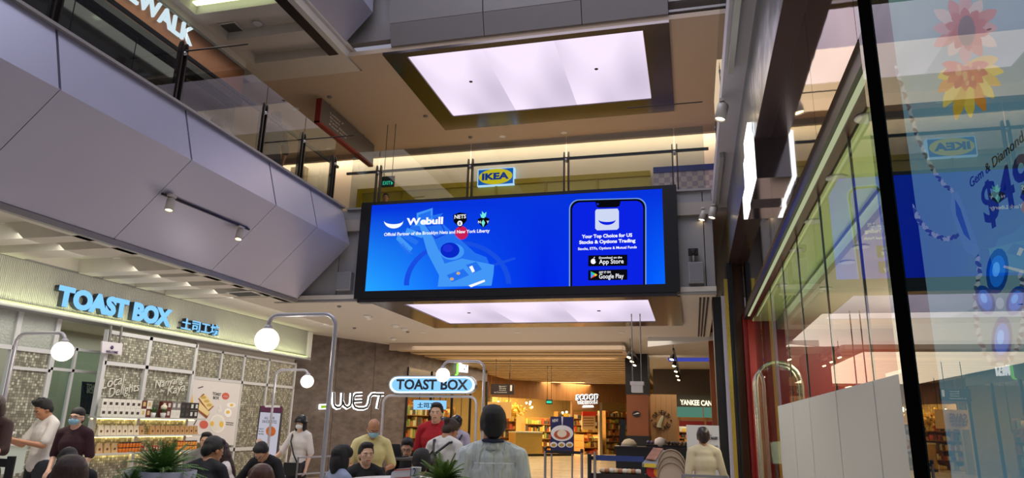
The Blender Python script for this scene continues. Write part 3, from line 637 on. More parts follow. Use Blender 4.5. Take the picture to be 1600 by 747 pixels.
MB().box((XT-.35, -2, 3.2), (XT+.10, 17.72, 3.27)).build('ledge', mat('ledge_grey', (150, 148, 152), .5), wt)
MB().box((XT+.05, -2, 3.275), (XT+.08, 17.6, 3.29)).build('led_strip', glow('led_green_yellow', (214, 232, 140), 2.), wt)
MB().box((XT-.3, 17.62, 3.2), (XT+.06, 17.8, 3.99)).build('end_post', WHITE, wt)
MB().box((XT-.02, -2, 3.99), (XT+.03, 17.7, 4.02)).build('edge_trim', GREY, wt)
BLUE_F = glow('letter_blue', (132, 200, 250), 1.25); LSIDE = mat('letter_side', (50, 56, 70), .4)
def facesign(word, px0, px1, pxtop, lab, bold, X=XT+.055, depth=.10):
    a, b = at(*px0, X=X), at(*px1, X=X); h = at(*pxtop, X=X).z-a.z; b.z = a.z = (a.z+b.z)/2
    t = thing('shop_sign_lettering', lab, 'sign', (XT, a.y, a.z))
    for o in text(word, a-Vector((depth/2, 0, 0)), b-Vector((depth/2, 0, 0)), (0, 0, 1), h, LSIDE, t, bold=bold, depth=depth, split=True, res=4): pass
    for o in text(word, a+Vector((depth/2, 0, 0)), b+Vector((depth/2, 0, 0)), (0, 0, 1), h, BLUE_F, t, bold=bold*.8, depth=.012, split=True, res=4): o.name = 'lit_face'
    return t
facesign('TOAST BOX', (83, 479), (263, 510), (84, 446), 'big pale blue lit lettering TOAST BOX on the ribbed cafe fascia', .07)
facesign('土司工坊', (279, 515), (338, 525), (279, 496), 'four smaller pale blue lit Chinese characters right of the big cafe lettering', .02)
roundel('fascia_camera', 66, 427, 3.97, 'small black dome camera at the top of the cafe fascia', 'camera', .07, .09, BLACK)
# framed wall below
def mosaic(n):
    b = n.nodes['Principled BSDF']; b.inputs['Roughness'].default_value = .3
    tc = n.nodes.new('ShaderNodeTexCoord'); sp = n.nodes.new('ShaderNodeSeparateXYZ'); n.links.new(tc.outputs['Object'], sp.inputs[0])
    ad = n.nodes.new('ShaderNodeMath'); ad.operation = 'ADD'; n.links.new(sp.outputs[0], ad.inputs[0]); n.links.new(sp.outputs[1], ad.inputs[1])
    cb = n.nodes.new('ShaderNodeCombineXYZ'); n.links.new(ad.outputs[0], cb.inputs[0]); n.links.new(sp.outputs[2], cb.inputs[1])
    vm = n.nodes.new('ShaderNodeVectorMath'); vm.operation = 'SCALE'; vm.inputs['Scale'].default_value = 1/.046; n.links.new(cb.outputs[0], vm.inputs[0])
    fl_ = n.nodes.new('ShaderNodeVectorMath'); fl_.operation = 'FLOOR'; n.links.new(vm.outputs[0], fl_.inputs[0])
    wn = n.nodes.new('ShaderNodeTexWhiteNoise'); wn.noise_dimensions = '3D'; n.links.new(fl_.outputs[0], wn.inputs['Vector'])
    rp = n.nodes.new('ShaderNodeValToRGB'); r = rp.color_ramp; r.interpolation = 'CONSTANT'
    r.elements[0].position = 0; r.elements[0].color = (*srgb((120, 118, 106)), 1); r.elements[1].position = .25; r.elements[1].color = (*srgb((142, 140, 124)), 1)
    for p, c in ((.5, (160, 157, 140)), (.72, (180, 177, 158)), (.88, (202, 202, 184))): q = r.elements.new(p); q.color = (*srgb(c), 1)
    n.links.new(wn.outputs['Value'], rp.inputs[0])
    fr = n.nodes.new('ShaderNodeVectorMath'); fr.operation = 'FRACTION'; n.links.new(vm.outputs[0], fr.inputs[0])
    s2 = n.nodes.new('ShaderNodeSeparateXYZ'); n.links.new(fr.outputs[0], s2.inputs[0])
    ms = []
    for k in (0, 1):
        q = n.nodes.new('ShaderNodeMath'); q.operation = 'GREATER_THAN'; q.inputs[1].default_value = .86; n.links.new(s2.outputs[k], q.inputs[0]); ms.append(q)
    mxx = n.nodes.new('ShaderNodeMath'); mxx.operation = 'MAXIMUM'; n.links.new(ms[0].outputs[0], mxx.inputs[0]); n.links.new(ms[1].outputs[0], mxx.inputs[1])
    mc = n.nodes.new('ShaderNodeMix'); mc.data_type = 'RGBA'; n.links.new(mxx.outputs[0], mc.inputs[0]); n.links.new(rp.outputs[0], mc.inputs[6]); mc.inputs[7].default_value = (*srgb((92, 88, 78)), 1)
    n.links.new(mc.outputs[2], b.inputs['Base Color'])
    bp = n.nodes.new('ShaderNodeBump'); bp.invert = True; bp.inputs['Strength'].default_value = .5; bp.inputs['Distance'].default_value = .005; n.links.new(mxx.outputs[0], bp.inputs['Height']); n.links.new(bp.outputs[0], b.inputs['Normal'])
MOS = nodes_mat('mosaic_tile', mosaic)
FR = mat('frame_grey_white', (206, 206, 208), .45)
XW = -10.75
wc = sgroup('wall_cafe', (XW, 8, 0))
MB().box((-12.4, -2, 0), (-12.3, 17.7, 3.9)).build('back_wall', mat('cafe_back_wall', (196, 194, 178), .6), wc)
MB().box((-12.4, -2, 3.22), (XT-.3, 17.7, 3.26)).build('soffit', mat('cafe_soffit', (214, 212, 196), .6), wc)
def quad(pts, X, m, name, par, t=.03): return MB().poly([at(*q, X=X) for q in pts], (-t, 0, 0)).build(name, m, par)
def fbar(p0, p1, X, wd, m, name, par, dp=.06): return MB().bar(at(*p0, X=X), at(*p1, X=X), wd, dp, up=(1, 0, 0)).build(name, m, par)
def ybar(y, z0, z1, par, wd=.07, X=XW): return MB().box((X-.03, y-wd/2, z0), (X+.04, y+wd/2, z1)).build('mullion', FR, par)
def zbar(y0, y1, z, par, wd=.07, X=XW): return MB().box((X-.03, y0, z-wd/2), (X+.04, y1, z+wd/2)).build('transom', FR, par)
Yx = lambda x, y: at(x, y, X=XW).y
Zx = lambda x, y: at(x, y, X=XW).z
y_a, y_b, y_c, y_d = Yx(8, 600), Yx(68, 620), Yx(90, 620), Yx(150, 620)
# far left, hammered glass over a tiled panel
HAM = mat('hammered_glass', (170, 176, 168), .12, .0, coat=.4, bump=1., bscale=26)
zt1, zt2_ = Zx(60, 548), Zx(60, 578)
MB().box((XW-.02, -2, zt1), (XW, y_b-.03, 3.2)).build('hammered_pane', HAM, wc)
MB().box((XW-.03, y_a, 0.0), (XW, y_b-.03, zt1-.04)).build('tile_panel', MOS, wc)
MB().box((XW-.5, -2, 0.0), (XW-.47, y_a, zt1-.04)).build('tile_panel', mat('blue_grey_glass', (96, 116, 122), .1), wc)
for y in (y_a, y_b): ybar(y, 0, 3.2, wc, .09)
zbar(-2, y_b, zt1, wc); zbar(y_a, y_b, zt2_, wc, .05)
# glazed bay
CG = glass('cafe_glass', (215, 228, 222), 1.5)
for y in (y_b+(y_d-y_b)*.42, y_d): ybar(y, 0, 2.75, wc, .05)
z2 = Zx(110, 545); z3 = Zx(110, 579)
for z in (z2, z3): zbar(y_b, y_d, z, wc, .05)
MB().box((XW-.01, y_b+.04, 0), (XW, y_d, z2)).build('glass_pane', CG, wc)
MB().box((XW-1.2, y_b+.2, 0), (XW-1.17, y_b+.55, 2.2)).build('tile_panel', MOS, wc)
bb = thing('menu_board', 'dark blue menu board inside the glazed bay of the cafe', 'menu board', at(142, 640, X=XW-.6))
quad([(130, 596), (156, 598), (152, 650), (126, 645)], XW-.7, mat('board_navy', (20, 40, 82), .5), 'board', bb)
text('TOAST', at(134, 607, X=XW-.68), at(154, 609, X=XW-.68), (0, 0, 1), .09, WHITE, bb, bold=.03, depth=.005); text('BOX', at(135, 614, X=XW-.68), at(149, 616, X=XW-.68), (0, 0, 1), .09, WHITE, bb, bold=.03, depth=.005)
# kiosk front: two tiled bays with shelves
XK = -10.3
ki = thing('display_kiosk', 'tiled white framed cafe kiosk with three lit shelves of packaged goods', 'shelving', (XK, 11.5, 0))
YK = lambda x, y: at(x, y, X=XK).y
ZK = lambda x, y: at(x, y, X=XK).z
k0, k1, k2 = YK(165, 560), YK(232, 560), YK(306, 560); ztop, zmid, zs1 = ZK(230, 528), ZK(230, 574), ZK(220, 652)
zs2, zs3 = ZK(220, 679), ZK(220, 705)
for a, b in ((k0, k1), (k1, k2)):
    MB().box((XK-.09, a, 0), (XK-.06, b, zmid)).build('tile_panel', MOS, ki); MB().box((XK-.09, a, zmid), (XK-.03, b, ztop)).build('tile_panel', MOS, ki)
for y in (k0, k1, k2): MB().box((XK-.09, y-.04, 0), (XK, y+.04, ztop+.04)).build('upright', FR, ki)
for z in (ztop, zmid): MB().box((XK-.09, k0, z-.035), (XK, k2, z+.035)).build('rail', FR, ki)
SHM = mat('shelf_grey', (190, 190, 186), .4)
sy0, sy1 = YK(140, 660), YK(306, 660)
for i, z in enumerate((zs1, zs2, zs3)):
    s_ = MB().box((XK-.06, sy0-.0, z-.03), (XK+.24, sy1, z-.0)).build('shelf', SHM, ki)
    if i < 2 or 1: MB().box((XK-.04, sy0+.05, z-.045), (XK-.01, sy1-.05, z-.032)).build('led_strip', glow('led_shelf', (255, 226, 140), 9.), s_)
# wire lettering on the tiles
WIRE = mat('lettering_white', (226, 222, 212), .5)
wl_ = thing('wall_lettering', 'white slanted script Local Delights on the left tiled bay above the shelves', 'lettering', (XK-.2, k0, 1.8))
def kt(s_, x0, y0, x1, y1, h, par): text(s_, at(x0, y0, X=XK-.045), at(x1, y1, X=XK-.045), (0, -.25, 1), at(x0, y0-h, X=XK-.045).z-at(x0, y0, X=XK-.045).z, WIRE, par, bold=-.008, depth=.02, shear=.3)
kt('Local', 158, 608, 195, 598, 15, wl_); kt('Delights', 168, 621, 217, 610, 14, wl_); kt('Selection', 200, 627, 213, 626, 3, wl_)
wl2 = thing('wall_lettering', 'white slanted script Nanyang Kaya on the right tiled bay above the shelves', 'lettering', (XK-.2, k1, 1.8))
kt('Nanyang', 241, 607, 286, 597, 12, wl2); kt('Kaya', 260, 618, 288, 610, 13, wl2); kt('and Kopi', 248, 613, 256, 612, 3, wl2)
XI = XK+.12
# goods on shelves: every box, bag and jar its own thing
cols = [((226, 222, 214), 'white'), ((96, 34, 32), 'maroon'), ((34, 32, 36), 'black'), ((120, 116, 116), 'grey'), ((196, 120, 50), 'orange')]
def carton(y, z, c, lab, grp, w_=.085, h=.155, d=.08, window=None):
    t = thing('carton', lab, 'box', (XI+.02, y, z), grp); MB().box((XI-.05, y, z), (XI-.05+d, y+w_-.006, z+h)).build('box', mat('carton_%d_%d_%d' % c, c, .5), t)
    if window: MB().box((XI-.05+d, y+w_*.22, z+h*.3), (XI-.048+d, y+w_*.7, z+h*(.8 if window[0] > 100 else .62))).build('printed_label', mat('label_%d_%d_%d' % window, window, .5), t)
    return t
n1 = 19; dy = (k2+.15-sy0-.08)/n1
for row in (0, 1):
    for k in range(n1):
        y = sy0+.05+k*dy
        if row == 1 and k in (9, 10): continue
        if k < 7: c, l, wdw = cols[0][0], 'white carton with a dark round picture standing at the left of the top shelf', (60, 50, 44)
        elif k < 9: c, l, wdw = (cols[1][0] if (k+row) % 2 == 0 else cols[0][0]), None, (206, 180, 120)
        elif k < 11 and row == 0: continue
        elif k < 13: c, l, wdw = cols[1][0], 'maroon carton right of the plants on the top shelf', (210, 204, 196)
        elif k < 15: c, l, wdw = cols[3][0] if row else cols[0][0], None, (214, 212, 208)
        else: c, l, wdw = cols[2][0], 'black carton at the right end of the top shelf', (206, 206, 206) if k > 16 else (70, 66, 70)
        grp = {7: 'mixed cartons beside the plants', 8: 'mixed cartons beside the plants', 13: 'pale cartons right of the maroon ones', 14: 'pale cartons right of the maroon ones'}.get(k, l)
        if l is None: l = 'carton in the row between the white cartons and the plants' if k < 9 else 'pale labelled carton between maroon and black cartons on the top shelf'
        carton(y, zs1+row*.158, c, l.split(' standing')[0].split(' right of')[0].split(' at the')[0].split(' in the')[0].split(' between')[0]+', %s in the %s row of the top shelf' % (ORD[k], 'upper' if row else 'lower'), grp, dy, .155, .08, wdw)
def pouch(y, z, c, lab, grp, w_=.12, h=.17):
    t = thing('snack_pouch', lab, 'bag', (XI+.02, y, z), grp); x = XI+.02
    MB().add([(x-.035, y, z), (x+.035, y, z), (x+.035, y+w_, z), (x-.035, y+w_, z), (x-.005, y+.012, z+h), (x+.005, y+.012, z+h), (x+.005, y+w_-.012, z+h), (x-.005, y+w_-.012, z+h)], [(3,2,1,0),(4,5,6,7),(0,1,5,4),(1,2,6,5),(2,3,7,6),(3,0,4,7)]).build('bag', mat('pouch_%d_%d_%d' % c, c, .4, var=.1, vscale=12), t)
    MB().box((x+.028, y+w_*.36, z+h*.3), (x+.034, y+w_*.62, z+h*.52)).build('printed_label', mat('label_brown', (110, 66, 40), .5), t)
n2 = 19; d2 = (sy1-sy0-.15)/n2
for k in range(n2):
    y = sy0+.05+k*d2
    if k == 8: continue
    if k < 7: pouch(y, zs2, (228, 214, 186), 'pale cream snack pouch, %s from the left on the middle shelf' % ORD[k], 'cream pouches on the middle shelf', d2*.95)
    else: pouch(y, zs2, (190, 146, 92), 'brown paper snack pouch, %s from the right end of the middle shelf' % ORD[n2-1-k], 'brown pouches on the middle shelf', d2*.95)
def jar(y, z, c, lid, lab, grp, r=.036, h=.085):
    t = thing('kaya_jar', lab, 'jar', (XI+.02, y, z), grp); MB().lathe((XI+.03, y, z), [(r*.95, 0), (r, .01), (r, h-.02), (r*.85, h-.012)], 12).build('jar', mat('jar_%d_%d_%d' % c, c, .2), t)
    MB().lathe((XI+.03, y, z+h-.012), [(r*.9, 0), (r*.9, .02)], 12).build('lid', lid, t)
LID = mat('lid_dark', (44, 30, 26), .4); LIDR = mat('lid_red', (170, 34, 26), .4)
for k in range(3): pouch(sy0+.08+k*.17, zs3, (206, 170, 120), 'brown pouch, %s from the left on the bottom shelf' % ORD[k], 'brown pouches on the bottom shelf', .14)
for r_ in (0, 1):
    for k in range(7): jar(sy0+.62+k*.076, zs3+r_*.088, (214, 116, 34), LID, 'amber jar with dark lid, %s in the %s row of the left jar stack' % (ORD[k], 'upper' if r_ else 'lower'), 'stacked amber jars, left')
    for k in range(9): jar(sy1-.12-k*.076, zs3+r_*.088, (226, 150, 60), LIDR if k > 4 else LID, '%s jar, %s from right in the %s row of the right stack' % ('red capped amber' if k > 4 else 'dark lidded amber', ORD[k], 'upper' if r_ else 'lower'), 'stacked amber jars, right')
for k in range(9): carton(sy0+1.22+k*.075, zs3, (168, 46, 36), 'small red packet, %s from the left in the middle of the bottom shelf' % ORD[k], 'red packets on the bottom shelf', .07, .1, .08, (220, 200, 180))
# two little plants on the top shelf
def pot_plant(y, z, lab, leafc, flower=False):
    t = thing('small_pot_plant', lab, 'plant', (XI+.04, y, z)); MB().lathe((XI+.04, y, z), [(.04, 0), (.055, .09), (.05, .09), (.045, .08)], 14).build('pot', WHITE, t)
    m = MB(); random.seed(int(y*100))
    for k in range(26):
        a = random.uniform(0, 6.3); e = random.uniform(.3, 1.3); L = random.uniform(.07, .15); d = Vector((math.cos(a)*math.cos(e), math.sin(a)*math.cos(e), math.sin(e))); c = Vector((XI+.04, y, z+.09)); s_ = d.cross(Vector((0, 0, 1))).normalized()*.014
        m.add([c, c+d*L*.6+s_, c+d*L, c+d*L*.6-s_], [(0, 1, 2, 3)])
    tag(m.build('foliage', leafc, t), kind='stuff')
    if flower: MB().ball((XI+.04, y, z+.2), (.06, .06, .055), 14).build('flower_head', mat('flower_cream', (230, 222, 200), .6), t)
LEAF = mat('leaf_green', (70, 110, 46), .5, var=.3, vscale=20)
yk = sy0+.05+9.3*dy; pot_plant(yk, zs1, 'small green pot plant among the cartons on the top shelf', LEAF); pot_plant(yk+.27, zs1, 'small white flower in a pot right of the green plant on the top shelf', LEAF, True)
# hanging welcome board
t = thing('welcome_board', 'small pale hanging board reading WELCOME under the cafe fascia', 'sign', at(180, 550, X=-10.35))
quad([(160, 533), (192, 537), (190, 555), (159, 551)], -10.2, mat('welcome_white', (214, 208, 216), .5), 'board', t)
text('WELCOME', at(165, 551, X=-10.19), at(184, 553, X=-10.19), (0, 0, 1), .045, mat('ink_purple', (70, 50, 90), .5), t, bold=.03, depth=.004)
MB().lathe(at(175, 543, X=-10.195), [(.035, 0), (.035, .004)], 14, (1, 0, 0)).build('round_mark', mat('ink_purple', (70, 50, 90), .5), t)
for x_ in (170, 187): MB().bar(at(x_, 536, X=-10.22), at(x_+3.5, 509, X=-10.22), .03).build('hanger', GREY, t)
# bays right of kiosk
xs_ = [(306, 560), (345, 560), (381, 560), (420, 560), (462, 560)]
ys_ = [Yx(*p) for p in xs_]; ztr, zto = Zx(380, 598), Zx(380, 556)
for i, (a, b) in enumerate(zip(ys_, ys_[1:])):
    MB().box((XW-.03, a, ztr), (XW, b, zto)).build('tile_panel', MOS, wc)
    if i >= 1: MB().box((XW-.03, a if i > 1 else Yx(372, 650), .0), (XW, b, ztr)).build('tile_panel', MOS, wc)
for y in ys_[1:]: ybar(y, ztr if y < ys_[2]-.1 else 0, zto+.03, wc, .06)
zbar(ys_[0], ys_[-1], ztr, wc, .07); zbar(ys_[0], ys_[-1], zto, wc, .05); zbar(ys_[0], ys_[-1], .85, wc, .08)
MB().box((XW-.05, ys_[0], 0), (XW-.01, ys_[-1], .85)).build('base_panel', mat('base_brown', (110, 96, 86), .5, var=.2), wc)
MB().box((XW-.1, ys_[0], zto+.02), (XW-.02, ys_[-1], 3.2)).build('wall_band', mat('band_white', (216, 214, 204), .6), wc)
# food poster
XP = XW+.03
po = thing('food_poster', 'white food poster with toast, eggs and red bubbles on the cafe wall', 'poster', (XP, Yx(330, 650), .95))
quad([(300, 592), (377, 600), (366, 696), (287, 690)], XP, mat('poster_white', (226, 222, 222), .5), 'sheet', po, .02)
def pq(pts, c, nm='printed_shape', lift=.004): return MB().poly([at(*q, X=XP+lift) for q in pts], (.002, 0, 0)).build(nm, mat('print_%d_%d_%d' % c, c, .5), po)
def pe(cx, cy, rx, ry, c, nm='printed_shape', lift=.004): return pq(ell(cx, cy, rx, ry, 20), c, nm, lift)
BRD, CRU, YOL, RED_, INK = (238, 214, 156), (150, 80, 36), (240, 196, 70), (214, 98, 84), (40, 38, 40)
pq([(298, 608), (300, 608), (302, 640), (294, 640)], (240, 190, 40), 'printed_glass')
pq([(310, 623), (318, 615), (334, 635), (324, 645)], CRU); pq([(311, 622), (321, 616), (333, 634), (325, 641)], BRD, 'printed_toast', .008)
pq([(304, 638), (312, 628), (328, 645), (323, 654)], CRU, lift=.01); pq([(306, 637), (312, 628), (328, 645), (324, 650)], BRD, 'printed_toast', .013)
for x, y in ((318, 621), (323, 627), (327, 633)): pe(x, y, 4, 2.3, (206, 176, 90), 'printed_grill_mark', .012)
pe(340, 662, 12, 14.5, (244, 242, 238), 'printed_plate'); pe(340, 662, 9.5, 12, (232, 230, 224), 'printed_plate', .007); pe(331.5, 662, 2.6, 4, YOL, 'printed_yolk', .01); pe(346, 663, 3.2, 4.6, YOL, 'printed_yolk', .01)
pe(352.5, 619, 5.7, 5.4, RED_, 'printed_bubble'); pe(318.5, 663.5, 6.8, 6.5, RED_, 'printed_bubble')
pe(361, 633, 7.5, 4, (250, 250, 250), 'printed_egg'); pe(356, 645, 6, 7, (250, 250, 250), 'printed_egg'); pe(362, 633, 2.4, 2.2, YOL, 'printed_yolk', .008); pe(356, 644, 2.8, 2.6, YOL, 'printed_yolk', .008)
for (x, y) in ((344, 636), (342, 642), (345, 641)): pe(x, y, 2, 3, (236, 234, 232), 'printed_egg')
pq([(309, 606), (317, 603.5), (318, 604.8), (310, 607.2)], INK, 'printed_stroke'); pq([(302, 664), (307, 656), (308, 656.6), (303.2, 664.6)], INK, 'printed_stroke')
IM = mat('print_ink', INK, .5)
text('TOAST', at(332, 617, X=XP+.004), at(345, 619, X=XP+.004), (0, 0, 1), .05*1.3, IM, po, bold=.01, depth=.003); text('BOX', at(333, 623.5, X=XP+.004), at(342, 624.5, X=XP+.004), (0, 0, 1), .065, IM, po, bold=.01, depth=.003)
text('LOCAL', at(349, 620, X=XP+.008), at(356, 621, X=XP+.008), (0, 0, 1), .03, WHITE, po, depth=.003); text('TRADITIONAL', at(353, 661, X=XP+.004), at(365, 662, X=XP+.004), (0, 0, 1), .022, IM, po, depth=.003); text('FAVOURITES', at(353, 664, X=XP+.004), at(364, 665, X=XP+.004), (0, 0, 1), .022, IM, po, depth=.003)
# standing menu board
MX, MY = at(420, 660, Y=13.2).x, 13.2
sb = thing('standing_menu_board', 'tall white standing menu with a purple header beside the cafe wall', 'sign', (MX, MY, 0))
def sq(pts, m, nm, y=MY, t=.02): return MB().poly([at(*q, Y=y) for q in pts], (0, t, 0)).build(nm, m, sb)
sq([(406, 634), (441, 638), (432, 722), (396, 720)], mat('standee_frame', (60, 56, 56), .5), 'frame', MY+.01, .04)
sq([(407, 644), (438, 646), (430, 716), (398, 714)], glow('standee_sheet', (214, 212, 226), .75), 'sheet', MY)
sq([(408, 634), (441, 635), (440, 645), (407, 643)], mat('header_purple', (96, 40, 80), .5), 'header', MY-.005)
sq([(414, 633), (437, 633.5), (437, 637), (414, 636.5)], WHITE, 'header_label', MY-.02, .012)
text('ALL TIME', at(413, 655, Y=MY-.01), at(429, 655.5, Y=MY-.01), (0, 0, 1), .05, IM, sb, depth=.003); text('FAVOURITES', at(410, 661, Y=MY-.01), at(432, 662, Y=MY-.01), (0, 0, 1), .06, IM, sb, depth=.003)
for s_, y_ in (('Laksa', 671), ('Mee Siam', 675), ('Mee Rebus', 679)): text(s_, at(404, y_, Y=MY-.01), at(412, y_+.3, Y=MY-.01), (0, 0, 1), .03, IM, sb, depth=.003)
sq(ell(423, 674, 7.6, 8), mat('dish_orange', (206, 110, 50), .5, var=.5, vscale=30), 'printed_dish', MY-.006, .005)
sq(ell(405, 690, 5, 5), mat('dish_cream', (214, 184, 176), .5, var=.3, vscale=30), 'printed_dish', MY-.006, .005)
MB().box((MX-.3, MY-.1, 0), (MX+.2, MY+.25, .05)).build('foot', DARKM, sb)
# WELCOME counter, left
cc = thing('service_counter', 'white service counter with pale front at the far left', 'counter', (-9.6, 7.6, 0))
p = at(48, 690, X=-9.1); cy1 = p.y; cz = p.z
MB().box((-9.7, 4.5, cz-.05), (-9.08, cy1+.02, cz)).build('worktop', WHITE, cc)
MB().box((-9.65, 4.5, cz-.42), (-9.12, cy1-.02, cz-.05)).build('front_panel', mat('counter_pale_green', (206, 218, 204), .35), cc)
MB().box((-9.65, 4.5, 0), (-9.12, cy1-.02, cz-.42)).build('base', MOS, cc)
tray = thing('paper_stand', 'small white folded menu lying on the left counter', 'menu', (-9.35, cy1-.25, cz))
MB().box((-9.45, cy1-.45, cz), (-9.2, cy1-.08, cz+.015)).build('tray', WHITE, tray); MB().poly([(-9.36, cy1-.2, cz+.015), (-9.3, cy1-.2, cz+.015), (-9.3, cy1-.08, cz+.13), (-9.36, cy1-.08, cz+.13)], (0, -.012, 0)).build('leaflet', WHITE, tray)
# globe lamps on bent poles
GLB = glow('globe_glass', (255, 244, 232), 1.7)
def globe_lamp(gx, gy, r, Y, topx, topy, side, lab, rt=.022):
    g = at(gx, gy, Y=Y); tp = at(topx, topy, Y=Y); t = thing('globe_lamp', lab, 'lamp', (tp.x, Y, 0)); s_ = 1 if tp.x > g.x else -1
    R_ = .13; h = tp.z; pts = [(tp.x, Y, 0), (tp.x, Y, h-R_)]
    pts += [(tp.x-s_*R_*(1-math.cos(R(a))), Y, h-R_+R_*math.sin(R(a))) for a in (22, 45, 68, 90)]
    pts += [(g.x+s_*.1, Y, h)]+[(g.x+s_*.1*(1-math.sin(R(a))), Y, h-.1*(1-math.cos(R(a)))) for a in (25, 50, 75, 90)]+[(g.x, Y, g.z+r*.9)]
    MB().tube(pts, rt, 12).build('pole', TUBEG, t)
    MB().ball(g, r, 24).build('globe', GLB, t); MB().lathe((g.x, Y, g.z+r*.86), [(.045, 0), (.045, .03), (.025, .05)], 12).build('collar', TUBEG, t)
    MB().lathe((tp.x, Y, 0), [(.14, 0), (.14, .015), (.03, .03)], 16).build('foot', TUBEG, t)
    l = bpy.data.lights.new('globe_bulb', 'POINT'); l.energy = 22; l.color = (1, .9, .78); l.shadow_soft_size = r*1.05; lo = bpy.data.objects.new('globe_bulb', l); COL.objects.link(lo); lo.location = (g.x, Y, g.z-r*1.15)
    return t
globe_lamp(98, 549, .122, 6.9, 28, 521, -1, 'globe lamp on a bent pole at the far left before the cafe')
globe_lamp(417, 531, .122, 6.3, 526, 491, 1, 'biggest globe lamp, on the tall bent pole in front of the stone wall')
globe_lamp(480, 596, .12, 11.6, 432, 578, -1, 'small globe lamp in front of the standing menu board')
globe_lamp(692, 586, .12, 11.2, 757, 565, 1, 'globe lamp overlapping the pill shaped cafe sign')

area('cafe_wall_fill', (-9.0, 10.5, 3.85), .8, 110, (1, .98, .86), (-.75, 0, -1), 13)  # added lamp, no visible fitting, lifts the tiled cafe front
area('cafe_inner_light', (-11.6, 9, 3.15), .8, 60, (.95, 1, .9), (0, 0, -1), 14)
area('fascia_wash', (XT+.20, 7.8, 3.22), .03, 42, (.88, 1, .55), (-.75, 0, 1), 19.4, 120)

# ================================================================= STONE WALL AND CAFE GATE SIGN
def ston(n):
    b = n.nodes['Principled BSDF']; b.inputs['Roughness'].default_value = .6
    tc = n.nodes.new('ShaderNodeTexCoord'); mp = n.nodes.new('ShaderNodeMapping'); mp.inputs['Scale'].default_value = (1, 1, 2.2); n.links.new(tc.outputs['Object'], mp.inputs[0])
    nz = n.nodes.new('ShaderNodeTexNoise'); nz.inputs['Scale'].default_value = 2.2; nz.inputs['Detail'].default_value = 9; nz.inputs['Roughness'].default_value = .7; n.links.new(mp.outputs[0], nz.inputs['Vector'])
    rp = n.nodes.new('ShaderNodeValToRGB'); rp.color_ramp.elements[0].position = .32; rp.color_ramp.elements[0].color = (*srgb((78, 68, 64)), 1); rp.color_ramp.elements[1].position = .7; rp.color_ramp.elements[1].color = (*srgb((118, 106, 101)), 1)
    n.links.new(nz.outputs['Fac'], rp.inputs[0]); n.links.new(rp.outputs[0], b.inputs['Base Color'])
STON = nodes_mat('brown_grey_stone', ston)
A0, B0, C0 = (-10.92, 17.8), (-9.15, 21.85), (-8.66, 29.56)
Cx0 = atp(640, 600, B0, C0)
ww = sgroup('wall_stone', (-10, 20, 0))
nrm = Vector((B0[1]-A0[1], A0[0]-B0[0], 0)).normalized()
def wallpoly(A, B, z0, z1, m, nm, par, t=.2):
    n = Vector((A[1]-B[1], B[0]-A[0], 0)).normalized(); return MB().poly([(A[0], A[1], z0), (B[0], B[1], z0), (B[0], B[1], z1), (A[0], A[1], z1)], n*t).build(nm, m, par)
def lerp(A, B, k): return (A[0]+(B[0]-A[0])*k, A[1]+(B[1]-A[1])*k)
for k in range(3): wallpoly(lerp(A0, B0, k/3+.0015), lerp(A0, B0, (k+1)/3-.0015), 0, 4.0, STON, 'panel', ww)
ztw = atp(700, 573, B0, C0).z; zt640 = atp(660, 572, B0, C0).z
wallpoly(B0, C0, 3.35, 4.0, STON, 'panel', ww); 
kk = [.0, .12]
# neon wall lettering
t = thing('neon_lettering', 'white haloed thin line letters WEST with a green bar on the stone wall', 'sign', (-10, 20, 1.9))
HW = glow('halo_neon', (255, 252, 250), 2.6); NB = mat('neon_black', (16, 14, 16), .4)
def cp(x, y): return (480+x/3.025, 500+y/3.025)
strokes = [[(122, 342), (122, 392), (126, 406), (138, 414), (152, 412), (162, 400), (165, 345)], [(165, 385), (172, 404), (186, 414), (200, 406), (205, 392), (208, 346)],
 [(258, 350), (226, 352), (217, 362), (214, 395), (222, 412), (240, 418), (262, 418)], [(216, 384), (256, 382)], [(322, 350), (304, 352), (294, 364), (288, 396), (280, 412), (262, 419)], [(322, 352), (360, 352)], [(344, 353), (334, 395), (330, 420)]]
def wp(p, lift=0): q = atp(*cp(*p), A0, B0); return q+nrm*lift
out_ = nrm if nrm.dot(-ray(560, 620)) > 0 else -nrm
for s_ in strokes:
    MB().tube([wp(p)+out_*-.03 for p in s_], .078, 8).build('halo_tube', HW, t)
    MB().tube([wp(p)+out_*.03 for p in s_], .034, 8).build('letter_stroke', NB, t)
for nm, r, lift, m in (('halo_tube', .075, .03, HW), ('green_bar', .04, .11, glow('neon_green', (150, 190, 40), 1.))): MB().tube([wp((54, 411))+out_*lift, wp((92, 409))+out_*lift], r, 8).build(nm, m, t)
# pill sign gate
YG = 12.4
t = thing('pill_sign', 'glowing pale blue pill shaped sign reading TOAST BOX', 'sign', at(675, 616, Y=YG))
def gq(pts, m, nm, par, y=YG, tt=.06): return MB().poly([at(*q, Y=y) for q in pts], (0, tt, 0)).build(nm, m, par)
def pill(x0, y0, x1, y1, r, n=8): return [(x0+r-r*math.sin(R(180*k/n)), (y0+y1)/2-(y1-y0)/2*math.cos(R(180*k/n)))[0:2] for k in range(n, -1, -1)]+[(x1-r+r*math.sin(R(180*k/n)), (y0+y1)/2-(y1-y0)/2*math.cos(R(180*k/n))) for k in range(n+1)]
PB = glow('pill_blue', (140, 206, 252), 1.15); PE = glow('pill_edge', (226, 244, 255), 1.5)
sk2 = lambda P: [(x, y+(x-675)*-.002) for x, y in P]
gq(sk2(pill(607, 587, 743, 615.5, 14)), mat('pill_rim', (150, 160, 172), .3, .5), 'rim', t, YG+.01, .12)
